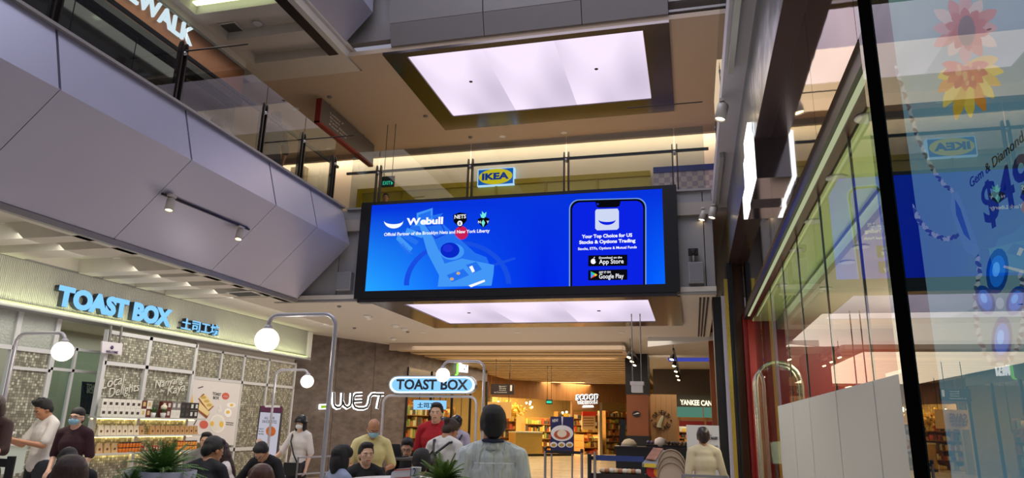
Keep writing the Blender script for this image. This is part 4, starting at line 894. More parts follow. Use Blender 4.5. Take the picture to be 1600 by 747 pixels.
gq(sk2(pill(608.5, 588.5, 741.5, 614, 13)), PE, 'lit_edge', t, YG, .01)
gq(sk2(pill(612, 591, 738, 611.5, 11)), PB, 'lit_face', t, YG-.008, .006)
text('TOAST BOX', at(619, 608.5, Y=YG-.02), at(731, 609.5, Y=YG-.02), (0, 0, 1), at(675, 592.5, Y=YG).z-at(675, 608.5, Y=YG).z, mat('letter_dark_blue', (24, 30, 50), .4), t, bold=.03, depth=.01, split=True)
t2 = thing('cafe_character_sign', 'small pale blue lightbox with four Chinese characters under the pill sign', 'sign', at(670, 642, Y=YG))
gq([(646, 625), (696, 626), (695.5, 640), (646, 640)], PB, 'lightbox', t2); text('土司工坊', at(652, 637.5, Y=YG-.02), at(690, 638, Y=YG-.02), (0, 0, 1), .10, mat('letter_dark_blue', (24, 30, 50), .4), t2, bold=.02, depth=.01)
t3 = thing('pipe_gate', 'bent grey pipe frame carrying the pill shaped cafe sign', 'frame', at(675, 747, Y=YG))
a, b = at(600, 618, Y=YG+.05), at(745, 620, Y=YG+.05); zz = (a.z+b.z)/2; R_ = .14
arc = [(a.x+R_*(1-math.cos(R(q))), YG+.05, zz-R_+R_*math.sin(R(q))) for q in (0, 22, 45, 68, 90)]; arc2 = [(b.x-R_*(1-math.cos(R(q))), YG+.05, zz-R_+R_*math.sin(R(q))) for q in (90, 68, 45, 22, 0)]
MB().tube([(a.x, YG+.05, 0)]+arc+arc2+[(b.x, YG+.05, 0)], .024, 12).build('pipe', TUBEG, t3)
for x_ in (656, 676, 727): 
    q = at(x_, 617, Y=YG+.06); MB().tube([(q.x, YG+.06, zz), (q.x, YG+.06, zz+.1)], .008, 6).build('rod', DARKM, t3)
for x_ in (656, 678, 688): q = at(x_, 617, Y=YG+.04); MB().tube([(q.x, YG+.04, zz), (q.x, YG+.04, zz-.08)], .008, 6).build('rod', DARKM, t3)

# ================================================================= GOODS SHOP BEHIND THE STONE WALL (glazed)
SHOPW = mat('shop_wall_warm', (206, 170, 110), .6, var=.15); WOOD = mat('shelf_wood', (176, 124, 66), .5, var=.2, vscale=4, stretch=(1, 1, 6))
GOODS = [mat('goods_%d' % k, c, .5) for k, c in enumerate(((222, 196, 130), (190, 120, 60), (120, 66, 40), (230, 220, 190), (150, 160, 90), (200, 80, 50), (90, 84, 80), (240, 200, 90)))]
def goods_shelf(A, B, z0, z1, rows, lab, depth=.35, seed=1, grp=None, fill=.85, wall=WOOD):
    random.seed(seed); A, B = Vector((A[0], A[1], 0)), Vector((B[0], B[1], 0)); d = (B-A); L = d.length; d.normalize(); n = Vector((d.y, -d.x, 0))
    if n.dot(-A) < 0: n = -n
    t = thing('goods_shelf', lab, 'shelving', A+Vector((0, 0, z0)), grp)
    MB().poly([A+Vector((0, 0, z0)), B+Vector((0, 0, z0)), B+Vector((0, 0, z1)), A+Vector((0, 0, z1))], n*-.04).build('back_panel', wall, t)
    for q in (A, B): MB().poly([q+Vector((0, 0, z0)), q+n*depth+Vector((0, 0, z0)), q+n*depth+Vector((0, 0, z1)), q+Vector((0, 0, z1))], d*.04).build('side_panel', WOOD, t)
    dz = (z1-z0)/rows
    bms = {}
    for r_ in range(rows):
        z = z0+r_*dz; MB().poly([A+Vector((0, 0, z)), B+Vector((0, 0, z)), B+n*depth+Vector((0, 0, z)), A+n*depth+Vector((0, 0, z))], (0, 0, .03)).build('shelf', WOOD, t)
        u = .05
        while u < L-.15:
            wd = random.uniform(.07, .2); h = random.uniform(.35, fill)*dz; k = random.randrange(len(GOODS)); q = A+d*u+n*(depth*.3)+Vector((0, 0, z+.03))
            bms.setdefault(k, MB()).poly([q, q+d*wd, q+d*wd+n*depth*.6, q+n*depth*.6], (0, 0, h)); u += wd+random.uniform(.01, .06)
    for k, m in bms.items(): tag(m.build('packed_goods', GOODS[k], t), kind='stuff')
    return t
SG = glass('shop_glass', (236, 240, 236), 1.45)
g1 = sgroup('window_3', (-9, 25, 0))
wallpoly(lerp(B0, C0, .0), C0, 0.05, 3.35, SG, 'pane', g1, .02)
for k in (0, .25, .5, .75, 1): q = lerp(B0, C0, k); MB().box((q[0]-.04, q[1]-.04, 0), (q[0]+.04, q[1]+.04, 3.35)).build('mullion', DARKM, g1)
D0 = (-9.5, 33.5)
struct(MB().box((-15, 21.9, 0), (-14.8, 34, 4.0)).build('wall_shop_back', SHOPW))
struct(MB().poly([(-15, 33.8, 0), (-9.9, 34.6, 0), (-9.9, 34.6, 4), (-15, 33.8, 4)], (0, .2, 0)).build('wall_shop_end', SHOPW))
goods_shelf((-12.2, 23.4), (-11.2, 32.0), 0, 2.3, 5, 'long goods shelf seen through the glass under the pill sign', seed=4)
goods_shelf((-14.6, 22.5), (-13.4, 33.4), 0, 2.7, 6, 'tall goods shelf at the back of the shop left of the passage', seed=5)
area('shop_light', (-11.6, 27, 3.8), 3, 700, (1, .78, .42), (0, 0, -1), 9)
t = thing('halo_lettering', 'tiny glowing green and white JWEST letters high on the stone fascia', 'sign', atp(717, 585, B0, C0))
dBC = (Vector((C0[0], C0[1], 0))-Vector((B0[0], B0[1], 0))).normalized(); oBC = Vector((dBC.y, -dBC.x, 0))
text('J', atp(707, 582, B0, C0)+oBC*.1, atp(711, 582, B0, C0)+oBC*.1, (0, 0, 1), .34, glow('neon_green2', (130, 220, 80), 2.), t, bold=.0, depth=.05)
text('WEST', atp(711.5, 581, B0, C0)+oBC*.1, atp(727, 582.5, B0, C0)+oBC*.1, (0, 0, 1), .36, HW, t, bold=.0, depth=.05)
t = thing('window_lettering', 'large brown SAVE letters inside the lit shop window', 'lettering', at(775, 650, Y=31))
BRN = mat('brown_letters', (120, 60, 30), .5)
text('SAVE', at(762, 645, Y=31), at(782, 645, Y=31), (0, 0, 1), at(770, 633, Y=31).z-at(770, 645, Y=31).z, BRN, t, bold=.04, depth=.03, split=True)
text('THE EARTH', at(763, 650, Y=31), at(781, 650, Y=31), (0, 0, 1), .1, BRN, t, bold=.03, depth=.03)
MB().poly([at(758, 628, Y=31.1), at(799, 628, Y=31.1), at(799, 654, Y=31.1), at(758, 654, Y=31.1)], (0, .05, 0)).build('board', mat('tan_board', (200, 160, 96), .5), t)
for x_ in (762, 795): q = at(x_, 629, Y=31.12); MB().tube([q, (q.x, q.y, 4.25)], .012, 6).build('rod', DARKM, t)
t = thing('window_lettering', 'orange TERS letters behind the glass right of the small blue sign', 'lettering', at(705, 660, Y=27))
text('TERS', at(697, 661, Y=27), at(718, 661, Y=27), (0, 0, 1), .3, mat('orange_letters', (206, 116, 50), .5), t, bold=.02, depth=.03)
q0, q1 = at(695, 655, Y=27.05), at(720, 655, Y=27.05); MB().box((q0.x, 27.03, q0.z-.02), (q1.x, 27.07, q0.z+.02)).build('bar', WOOD, t)
for q in (q0, q1): MB().tube([(q.x, 27.05, q.z), (q.x, 27.05, 4.0)], .012, 6).build('rod', DARKM, t)
# hanging passage sign
t, a, b = hang_sign('passage_sign', 767, 600, 803, 617, 24, mat('sign_brown', (44, 28, 20), .4), 'dark brown hanging direction sign with white text near the lit shop', 'sign', 4.25)
text('1', at(797, 611, Y=23.98), at(800, 611, Y=23.98), (0, 0, 1), .2, WHITE, t, bold=.03, depth=.01)
for k, s_ in enumerate(('Basement 1', 'Shops', 'Carpark')): text(s_, at(780, 604.5+k*3, Y=23.98), at(791, 604.5+k*3, Y=23.98), (0, 0, 1), .04, WHITE, t, depth=.005)
text('to Concourse', at(772, 614, Y=23.98), at(792, 614, Y=23.98), (0, 0, 1), .05, WHITE, t, depth=.005)
# ================================================================= WHOLEFOOD SHOP FRONT (far)
S1 = at(765, 598, Z=3.6); S2 = at(972, 612, Z=3.6); S1, S2 = (S1.x, S1.y), (S2.x, S2.y)
dS = (Vector((*S2, 0))-Vector((*S1, 0))).normalized(); oS = Vector((dS.y, -dS.x, 0))
WD = mat('facade_timber', (150, 104, 62), .55, var=.25, vscale=5, stretch=(1, 1, .15))
sh = sgroup('wall_timber_front', (S1[0], S1[1], 0))
def SQ(x, y): return atp(x, y, S1, S2)
zw = SQ(845, 624).z; zr = SQ(960, 630).z; zd = SQ(918, 641).z
def seg(x0, x1, z0, z1, m, nm, par, t=.15, lift=0):
    a, b = SQ(x0, 660), SQ(x1, 660); A, B = (a.x, a.y), (b.x, b.y)
    return MB().poly([Vector((a.x, a.y, z0))+oS*lift, Vector((b.x, b.y, z0))+oS*lift, Vector((b.x, b.y, z1))+oS*lift, Vector((a.x, a.y, z1))+oS*lift], -oS*t).build(nm, m, par)
for k in range(14):
    x0 = 757+k*16; seg(x0+.1, x0+15.9, zw, 3.98, WD, 'plank', sh)
seg(757, 796, 0, zw, SG, 'pane', sh, .02); seg(894, 897, 0, zw, WD, 'post', sh); seg(937, 941, 0, zw, mat('door_steel', (190, 180, 160), .4, .5), 'post', sh)
seg(797, 894, .1, zw, SG, 'pane', sh, .02); seg(941, 977, .1, zw, SG, 'pane', sh, .02)
seg(897, 937, zd, zw, WD, 'plank', sh)
seg(800, 895, 0, .12, DARKM, 'sill', sh)
t = thing('halo_shop_sign', 'black letters scoop with white halo on the far timber shop front', 'sign', SQ(918, 630))
def stx(s_, x0, y0, x1, y1, h, m, par, lift=.15, **k): text(s_, SQ(x0, y0)+oS*lift, SQ(x1, y1)+oS*lift, (0, 0, 1), SQ(x0, y0-h).z-SQ(x0, y0).z, m, par, **k)
stx('scoop', 899, 626, 936, 624.5, 13.5, HW, t, .0, bold=.05, depth=.01); stx('scoop', 900.5, 625.7, 935, 624.2, 12, NB, t, .03, bold=.0, depth=.02)
stx('WHOLEFOODS', 902, 632, 934, 631, 5.2, HW, t, .0, bold=.03, depth=.01); stx('WHOLEFOODS', 902.5, 631.8, 933.5, 630.8, 4.6, mat('letter_mid_grey', (120, 126, 130), .5), t, .03, bold=.0, depth=.02)
stx('AUSTRALIA', 909, 637, 926, 636.5, 3.4, HW, t, .05, bold=.02, depth=.04)
# interior
def inn(x, d): q = SQ(x, 660); v = q-CAMP; v.z = 0; q = q+v.normalized()*d; return (q.x, q.y)
struct(MB().poly([Vector((*inn(640, 8), 0)), Vector((*inn(1075, 8), 0)), Vector((*inn(1075, 8), 4)), Vector((*inn(640, 8), 4))], -oS*.2).build('wall_far_shop', SHOPW))
goods_shelf(inn(757, 3.2), inn(800, 3.2), 0, 2.6, 6, 'packed goods shelf at the left of the far lit shop', seed=11)
goods_shelf(inn(815, 3.8), inn(862, 3.8), 0, 2.0, 5, 'goods shelf behind the timber counter of the far shop', seed=12)
goods_shelf(inn(866, 5.5), inn(935, 5.5), 0, 2.4, 6, 'goods shelf behind the doorway of the far shop', seed=13)
goods_shelf(inn(940, 2.0), inn(979, 2.0), 0, 2.5, 7, 'jar packed shelf in the right window of the far shop', seed=14)
goods_shelf(inn(898, 2.6), inn(926, 2.6), 0, 1.1, 3, 'low goods table just inside the far shop doorway', seed=15, depth=.8)
a, b = SQ(824, 700)-oS*1.0, SQ(866, 700)-oS*1.0
ct = thing('shop_counter', 'pale timber counter in the left window of the far lit shop', 'counter', (a.x, a.y, 0))
MB().poly([(a.x, a.y, 0), (b.x, b.y, 0), (b.x, b.y, 1.15), (a.x, a.y, 1.15)], -oS*.6).build('front', mat('counter_timber', (206, 166, 96), .5, var=.15, vscale=6), ct)
MB().poly([Vector((a.x, a.y, 1.15))+oS*.05, Vector((b.x, b.y, 1.15))+oS*.05, Vector((b.x, b.y, 1.22))+oS*.05, Vector((a.x, a.y, 1.22))+oS*.05], -oS*.7).build('worktop', WHITE, ct)
t = thing('red_menu_board', 'pale board with a red header in the far shop doorway', 'sign', SQ(925, 680)-oS*.4)
def sq3(x0, y0, x1, y1, m, nm, par, d, tt=.03): MB().poly([SQ(x0, y0)-oS*d, SQ(x1, y0)-oS*d, SQ(x1, y1)-oS*d, SQ(x0, y1)-oS*d], -oS*tt).build(nm, m, par)
sq3(917, 649, 938, 672, mat('board_cream', (236, 200, 150), .5), 'sheet', t, .4); sq3(917, 643, 939, 650, mat('board_red2', (206, 50, 34), .5), 'header', t, .36)
for k in range(4): sq3(919, 653+k*4, 935, 654+k*4, BRN, 'printed_line', t, .38, .01)
t = thing('hanging_branch', 'bunch of yellow leaves and flowers hanging in the far shop window', 'decoration', SQ(828, 640)-oS*1.5)
random.seed(21); m = MB()
for k in range(300):
    x_, y_ = random.gauss(826, 10), random.gauss(641, 6); c = SQ(x_, y_)-oS*random.uniform(1, 2.2); v = Vector((random.uniform(-1, 1), random.uniform(-1, 1), random.uniform(-1, 1))).normalized()*.13; u2 = v.cross(Vector((0, 0, 1))).normalized()*.06
    m.add([c-v, c+u2, c+v, c-u2], [(0, 1, 2, 3)])
tag(m.build('leaves', mat('leaf_yellow', (236, 190, 30), .5), t), kind='stuff')
PEND = glow('pendant_glow', (255, 236, 200), 14)
random.seed(5)
for k, (x_, y_) in enumerate(((806, 631), (818, 628), (836, 630), (851, 628), (868, 631), (880, 629), (948, 634), (962, 636), (889, 636), (908, 644), (920, 645))):
    q = SQ(x_, y_)-oS*(1.2+(k % 3)); t = thing('pendant_bulb', 'small bright pendant bulb inside the far lit shop', 'pendant', q, 'pendant bulbs in the far shop')
    MB().ball(q, .06, 8).build('bulb', PEND, t); MB().tube([q, (q.x, q.y, 4.25)], .008, 5).build('cord', DARKM, t)
area('far_shop_light', tuple(SQ(850, 640)-oS*3+Vector((0, 0, 0)))[:2]+(3.85,), 9, 2300, (1, .76, .40), (0, 0, -1), 5)
t, a, b = hang_sign('exit_sign', 853, 624, 863, 632, 27, mat('exit_green_dark', (24, 66, 48), .4), 'small green exit sign hanging in front of the far timber shop', 'exit sign', 4.25)
MB().box((a.x+.03, 26.98, b.z+.05), (b.x-.03, 27, b.z+.12)).build('legend', glow('exit_green', (60, 230, 180), 1.2), t)
# ================================================================= COLUMN, TIMBER WALL, CANDLE SHOP (right of centre)
YC = 24
def col(x0, y0, x1, y1, m, nm, par, Y=YC, t=.3, full=False):
    a, b = at(x0, y0, Y=Y), at(x1, y1, Y=Y); z1 = a.z; z0 = b.z
    MB().box((a.x, Y, z0), (b.x, Y+t, z1)).build(nm, m, par)
cg = sgroup('wall_column', (-2, YC, 0))
BRW = mat('column_timber', (136, 76, 40), .45, var=.15, vscale=4, stretch=(1, 1, .2))
a, b = at(977, 584, Y=YC), at(1012, 584, Y=YC); zb1, zb2 = at(990, 616, Y=YC).z, at(990, 681, Y=YC).z
MB().box((a.x, YC, zb1), (b.x, YC+1.2, 4.0)).build('upper_casing', BLACK, cg); MB().box((a.x+.02, YC+.03, zb2), (b.x-.02, YC+1.2, zb1)).build('timber_casing', BRW, cg); MB().box((a.x, YC, 0), (b.x, YC+1.2, zb2)).build('lower_casing', BLACK, cg)
t = thing('round_wall_mark', 'small dark round emblem on the brown timber column', 'emblem', at(994, 647, Y=YC))
q = at(994, 647, Y=YC-.01); MB().poly([(q.x+.13*math.cos(R(k*18)), YC-.02, q.z+.1*math.sin(R(k*18))) for k in range(20)], (0, .03, 0)).build('disc', BLACK, t); MB().poly([(q.x-.1, YC-.03, q.z-.02), (q.x+.12, YC-.03, q.z+.02), (q.x+.05, YC-.03, q.z+.05)], (0, .008, 0)).build('highlight_bar', WHITE, t)
YO = 25.5
area('timber_wall_fill', (-1.2, 24.2, 3.7), 1.6, 40, (1, .84, .64), (0, 1, -1), .4)  # unseen lamp added to brighten the timber wall
og = thing('timber_screen_wall', 'pale timber wall panel with round black lettering OUR HEALTH OUR PLANET', 'wall panel', at(1034, 700, Y=YO))
a, b = at(1012, 616, Y=YO), at(1057, 616, Y=YO); OW = mat('pale_timber', (176, 136, 90), .55, var=.2, vscale=5, stretch=(1, 1, .2))
for k in range(6):
    x0 = a.x-.1+(b.x-a.x+.1)*k/6; MB().box((x0+.003, YO, 0), (x0+(b.x-a.x+.1)/6-.003, YO+.1, a.z)).build('plank', OW, og)
cx_, cy_ = 1033.5, 657; cc_ = at(cx_, cy_, Y=YO-.03); rr0 = (at(cx_+12.5, cy_, Y=YO)-at(cx_, cy_, Y=YO)).length
INKB = mat('lettering_black', (26, 20, 18), .5)
def arc_text(s_, a0, a1, flip):
    for k, ch in enumerate(s_):
        if ch == ' ': continue
        an = R(a0+(a1-a0)*k/(len(s_)-1)); rad = Vector((math.cos(an), 0, math.sin(an))); up = rad if not flip else -rad; ri = Vector((up.z, 0, -up.x)); ctr = cc_+rad*rr0
        text(ch, ctr-ri*.045-up*.075, ctr+ri*.045-up*.075, up, .15, INKB, og, 'letter', .0, .01)
arc_text('OUR HEALTH', 152, 28, False); arc_text('OUR PLANET', 205, 335, True)
for s_ in (-1, 1): MB().ball(cc_+Vector((s_*rr0*1.2, 0, 0)), .03, 8).build('dot', INKB, og)
bl = MB().tube([at(1030, 668, Y=YO-.06), at(1031, 662, Y=YO-.06), at(1034, 655, Y=YO-.06), at(1036, 650, Y=YO-.06)], .10, 8, r2=.05).build('bottle_emblem', mat('bottle_pale', (190, 190, 160), .4), og)
YY = 29
yg = thing('candle_shop', 'dark green shop front with lit cream lettering at the right end of the passage', 'shop front', at(1085, 700, Y=YY))
a, b = at(1056, 617, Y=YY), at(1056, 635, Y=YY); xr_ = a.x+3.2
MB().box((a.x, YY, b.z), (xr_, YY+.3, a.z)).build('fascia', mat('fascia_green_grey', (62, 62, 52), .5), yg)
text('YANKEE CANDLE', at(1063, 632.5, Y=YY-.05), at(1127, 635, Y=YY-.05), (0, 0, 1), at(1064, 624.5, Y=YY).z-at(1064, 632.5, Y=YY).z, glow('cream_letters', (255, 238, 200), 2.2), yg, bold=.02, depth=.04, split=True)
zt_ = at(1080, 636, Y=YY).z; zm_ = at(1080, 652, Y=YY).z
for k in range(3): MB().box((a.x+k*1.05, YY+.1, zm_), (a.x+k*1.05+1.0, YY+.13, zt_)).build('window_pane', glow('leafy_backlit', (96, 150, 130), .7), yg)
MB().box((a.x, YY+.05, zm_-.12), (xr_, YY+.2, zm_)).build('transom', WOOD, yg); MB().box((a.x+.1, YY+.02, zm_-.36), (a.x+2.0, YY+.1, zm_-.14)).build('red_banner', mat('banner_red', (150, 30, 30), .5), yg)
for k in range(4): MB().box((a.x+k*1.05, YY, 0), (a.x+k*1.05+.08, YY+.2, zm_)).build('post', WOOD, yg)
goods_shelf((a.x, YY+1.2), (xr_, YY+1.2), 0, zm_-.35, 7, 'candle shelves behind the green lit windows', seed=31, wall=mat('candle_back', (220, 220, 200), .5))
area('candle_shop_light', (a.x+1.6, YY+.6, 2.5), 3, 45, (1, .95, .8), (0, .3, -1), .6)
struct(MB().box((-1.6, YY+1.4, 0), (8, YY+1.6, 4)).build('wall_passage_end', mat('end_wall_dark', (70, 56, 44), .6)))
# suspended tracks, white hung box, ceiling drop
def trk(x0, y0, x1, y1, n, lab, z=3.75, k0=0.):
    a, b = at(x0, y0, Z=z), at(x1, y1, Z=z); L = (b-a); t = thing('spot_track', lab, 'track light', a)
    MB().bar(a, b, .05, .05).build('rail', BLACK, t)
    for k in (0, 1): q = a+L*k; MB().tube([q, (q.x, q.y, 4.)], .01, 5).build('rod', BLACK, t)
    for k in range(n):
        q = a+L*(k0+(1-k0)*(k+.3)/n); ax = Vector((-.25, -.3, -1)).normalized(); h = MB().lathe(q+Vector((-.03, 0, -.08)), [(.035, 0), (.06, .05), (.065, .17), (.05, .17)], 12, ax).build('spot_head', BLACK, t)
        MB().lathe(q+Vector((-.03, 0, -.08))+ax*.15, [(.001, 0), (.058, 0), (.058, .03)], 10, ax).build('lens', LAMPW, h)
trk(985, 543, 1006, 578, 6, 'black suspended spotlight track left of the white hanging box'); trk(1052, 545, 1064, 589, 5, 'black suspended spotlight track near the blue lit ceiling')
t = thing('hanging_box', 'plain white box hanging on two rods before the black column', 'box', at(995, 612, Y=15))
a, b = at(986, 596, Y=15), at(1004.5, 613, Y=15); zc = a.z-(a.z-b.z)*.32
MB().box((a.x, 15, b.z), (b.x, 15.25, zc)).build('case', WHITE, t, .005); MB().box((a.x-.02, 14.98, zc), (b.x+.02, 15.27, a.z)).build('lid', WHITE, t, .005)
for k in (.12, .88): MB().tube([(a.x+(b.x-a.x)*k, 15.1, a.z), (a.x+(b.x-a.x)*k, 15.1, 4)], .012, 6).build('rod', GREY, t)
a, b = at(1012, 530, Z=3.99), at(1116, 522, Z=3.99)
struct(MB().poly([at(1012, 528, Y=19.5), at(1118, 519, Y=19.5), at(1118, 531, Y=19.5), at(1012, 542, Y=19.5)], (0, .1, 0)).build('trim_1', WHITE))
BL = glow('blue_glow', (70, 80, 190), .8)  # glowing plate stands in for blue light spread over the ceiling
q = at(1098, 562, Z=3.98); tag(MB().box((q.x-1.2, q.y-.5, 3.96), (q.x+1.0, q.y+.5, 3.99)).build('blue_ceiling_glow', BL), 'soft blue glow of light on the ceiling behind the white ceiling step', 'ceiling light')
for x_, y_ in ((1040, 583), (1043, 589), (1046, 594), (1040, 598), (1086, 596)): p = at(x_, y_, Z=3.98); downlight(p.x, p.y, 3.98, 'tiny far downlight in the passage ceiling near the timber wall', 'far passage downlights', .07)
for k in range(6): p = at(800+k*26, 560+k*3, Z=3.8); 
area('slat_glow_1', (-5.5, 24, 3.98), 6, 30, WARM, (0, 0, -1), .4); 

struct(MB().box((-20, 52, 0), (8, 52.2, 4.3)).build('wall_far_end', SHOPW))

# ================================================================= RIGHT: SHOP WINDOW, FASCIA, ADVERT BOX
XG = 1.05
r7 = lambda x, y, X=XG: at(x, y, X=X)
yj = sorted([r7(1338, 340).y, r7(1281, 340).y, r7(1246, 400).y, r7(1224, 440).y, r7(1206, 500).y])
gs = sgroup('window_4', (XG, 6, 0))
WG = glass('shopfront_glass', (238, 244, 240), 1.5)
def frost(n):
    n.nodes.clear(); d = n.nodes.new('ShaderNodeBsdfDiffuse'); t = n.nodes.new('ShaderNodeBsdfTranslucent'); x = n.nodes.new('ShaderNodeMixShader'); o = n.nodes.new('ShaderNodeOutputMaterial')
    d.inputs[0].default_value = t.inputs[0].default_value = (*srgb((214, 216, 218)), 1); x.inputs[0].default_value = .6; n.links.new(d.outputs[0], x.inputs[1]); n.links.new(t.outputs[0], x.inputs[2]); n.links.new(x.outputs[0], o.inputs[0])
FROST = nodes_mat('frosted_film', frost)
edges = [2.6]+yj+[12.2]
zf = 1.9; zw_ = 3.48
for a, b in zip(edges, edges[1:]):
    if b-a < .05: continue
    MB().box((XG, a+.006, .05), (XG+.012, b-.006, zw_)).build('glass_pane', WG, gs)
    if b < 10.2: MB().box((XG-.006, a+.008, .06), (XG-.001, b-.008, zf)).build('frosted_film', FROST, gs)
for y in yj: MB().box((XG-.002, y-.006, .05), (XG+.014, y+.006, zw_)).build('joint', mat('glass_joint', (90, 96, 94), .3), gs)
MB().box((XG-.02, 2.2, 0), (XG+.05, 12.2, .06)).build('sill', STEEL, gs)
wr2 = struct(MB().box((.94, 1.2, 3.49), (XG+.03, 12.9, 3.6)).build('trim_2', BLACK))
MB().box((.97, 1.2, 3.475), (1.0, 12.4, 3.49)).build('led_strip', glow('led_soft_green', (206, 214, 170), .7), wr2)
MB().box((1.0, 1.2, 3.46), (XG+.01, 12.4, 3.49)).build('head_profile', mat('maroon_profile', (66, 26, 22), .35, .3), wr2)
# fascia band, soffit and mirror strip
XB = .75
def bandm(n):
    b = n.nodes['Principled BSDF']; b.inputs['Base Color'].default_value = (*srgb((150, 158, 164)), 1); b.inputs['Metallic'].default_value = .85; b.inputs['Roughness'].default_value = .3
    tc = n.nodes.new('ShaderNodeTexCoord'); nz = n.nodes.new('ShaderNodeTexNoise'); nz.inputs['Scale'].default_value = 1.6; n.links.new(tc.outputs['Object'], nz.inputs['Vector'])
    bp = n.nodes.new('ShaderNodeBump'); bp.inputs['Strength'].default_value = .35; bp.inputs['Distance'].default_value = .12; n.links.new(nz.outputs['Fac'], bp.inputs['Height']); n.links.new(bp.outputs[0], b.inputs['Normal'])
BAND = nodes_mat('brushed_band', bandm)
GOLD = mat('gold_cladding', (214, 186, 84), .24, .85, bump=.15, bscale=3)
zc_ = 4.62
bd = struct(MB().box((XB+.03, .5, zc_), (XB+.2, 12.6, 5.59)).build('wall_right_fascia', GAP))
for a, b in ((.5, 4.4), (4.4, 8.4), (8.4, 12.6)): MB().box((XB, a+.006, zc_), (XB+.03, b-.006, 5.59)).build('panel', BAND, bd)
for a, b in ((12.6, 15.2), (15.2, 17.6), (17.6, 19.8)): MB().box((XB, a+.006, zc_-.0), (XB+.2, b-.006, 5.49)).build('gold_panel', GOLD, bd)
MB().box((XB, .5, zc_-.02), (.925, 19.8, zc_)).build('soffit_panel', mat('soffit_maroon', (84, 68, 72), .3, .5), bd)
MIR = mat('bronze_mirror_tiles', (156, 136, 116), .04, 1., bump=.03, bscale=2.5)
ym = [.5, 2.2, 3.6, 4.9, 6.2, 7.6, 9.0, 10.6, 12.2, 14.0]
mr = struct(MB().box((.95, .5, 3.6), (1.4, 14.0, zc_)).build('wall_right_mirror', GAP))
for a, b in zip(ym, ym[1:]): MB().box((.92, a+.004, 3.6), (.95, b-.004, zc_-.01)).build('mirror_tile', MIR, mr)
for a, b in ((14.0, 16.5), (16.5, 19.8)): MB().box((.92, a+.004, 3.4), (1.4, b-.004, zc_-.01)).build('gold_panel', GOLD, mr)
struct(MB().box((.96, -4, 5.59), (1.3, .5, 6)).build('trim_3', BLACK))
# shop interior
CGRN = mat('interior_ceiling_green', (214, 226, 168), .55)
xd = 1.476
struct(MB().box((XG+.03, 1.5, 3.46), (xd, 12.9, 3.5)).build('ceiling_shop', CGRN))
struct(MB().box((xd, 1.5, 3.31), (xd+.06, 12.9, 3.5)).build('trim_4', mat('drop_grey_green', (150, 152, 130), .5)))
struct(MB().box((xd+.06, 1.5, 3.31), (8, 12.9, 3.35)).build('ceiling_shop_inner', CEIL))
ORW = mat('orange_tan_wall', (206, 150, 100), .6, var=.08)
struct(MB().box((3.5, 1.0, 0), (3.6, 13, 3.31)).build('wall_shop_inner', ORW))
REDW = mat('deep_red_wall', (140, 26, 22), .35)
struct(MB().box((1.0, 12.95, 0), (6, 13.05, 4.6)).build('wall_shop_red', REDW))
struct(MB().box((XG+.03, 1.0, 0), (8, 1.1, 3.46)).build('wall_shop_near', ORW))
for k, (x_, y_) in enumerate(((1356, 183), (1307, 277), (1270, 345), (1245, 390), (1222, 445))):
    p = at(x_, y_, Z=3.46); downlight(p.x, p.y, 3.46, ORD[k]+' nearest round downlight in the green lit ceiling of the right shop window', 'green ceiling downlights', .075, LAMPC)
for k, (x_, y_) in enumerate(((1372, 354), (1345, 385), (1324, 409), (1290, 450))):
    p = at(x_, y_, Z=3.305); downlight(p.x, p.y, 3.305, ORD[k]+' nearest round downlight in the inner ceiling of the right shop', 'inner shop downlights', .07, LAMPC)
area('shop_green_light', (1.35, 7, 3.42), .4, 22, (.86, 1, .62), (0, 0, -1), 9)
area('shop_green_uplight', (1.5, 7, 2.3), .5, 26, (.86, 1, .62), (0, 0, 1), 9)
area('shop_inner_light', (2.5, 8, 3.2), 1.2, 300, (1, .88, .76), (0, 0, -1), 9)
dc = thing('shop_cabinet', 'tall tan cabinet with a dark red box inside the right shop', 'cabinet', (3.2, 9, 0))
MB().box((2.5, 9.2, 0), (3.4, 10.2, 2.3)).build('carcass', mat('cabinet_tan', (190, 150, 110), .5), dc); MB().box((2.52, 9.18, 1.75), (3.2, 9.2, 2.1)).build('red_panel', mat('panel_red', (170, 24, 30), .4), dc); MB().box((2.48, 9.16, 2.3), (3.42, 10.22, 2.36)).build('top', WHITE, dc)
jp = thing('jewellery_poster', 'dark poster with silver pendants hanging high in the right shop window', 'poster', (1.9, 5.5, 2.3))
MB().box((1.95, 4.6, 2.6), (1.99, 6.6, 3.25)).build('sheet', mat('poster_plum', (66, 30, 44), .4), jp)
for k in range(4): MB().lathe((1.945, 4.9+k*.35, 2.8), [(.03, 0), (.06, .004), (.02, .008)], 10, (-1, 0, 0)).build('printed_pendant', STEEL, jp); MB().box((1.94, 4.895+k*.35, 2.86), (1.945, 4.905+k*.35, 3.2)).build('printed_chain', STEEL, jp)
lb = thing('ceiling_light_box', 'pale pink glowing ceiling light box inside the right shop', 'ceiling light', (2.6, 7.2, 2.96))
MB().box((1.9, 4.2, 3.27), (3.3, 7.4, 3.305)).build('diffuser', glow('pink_diffuser', (232, 208, 206), .9), lb)
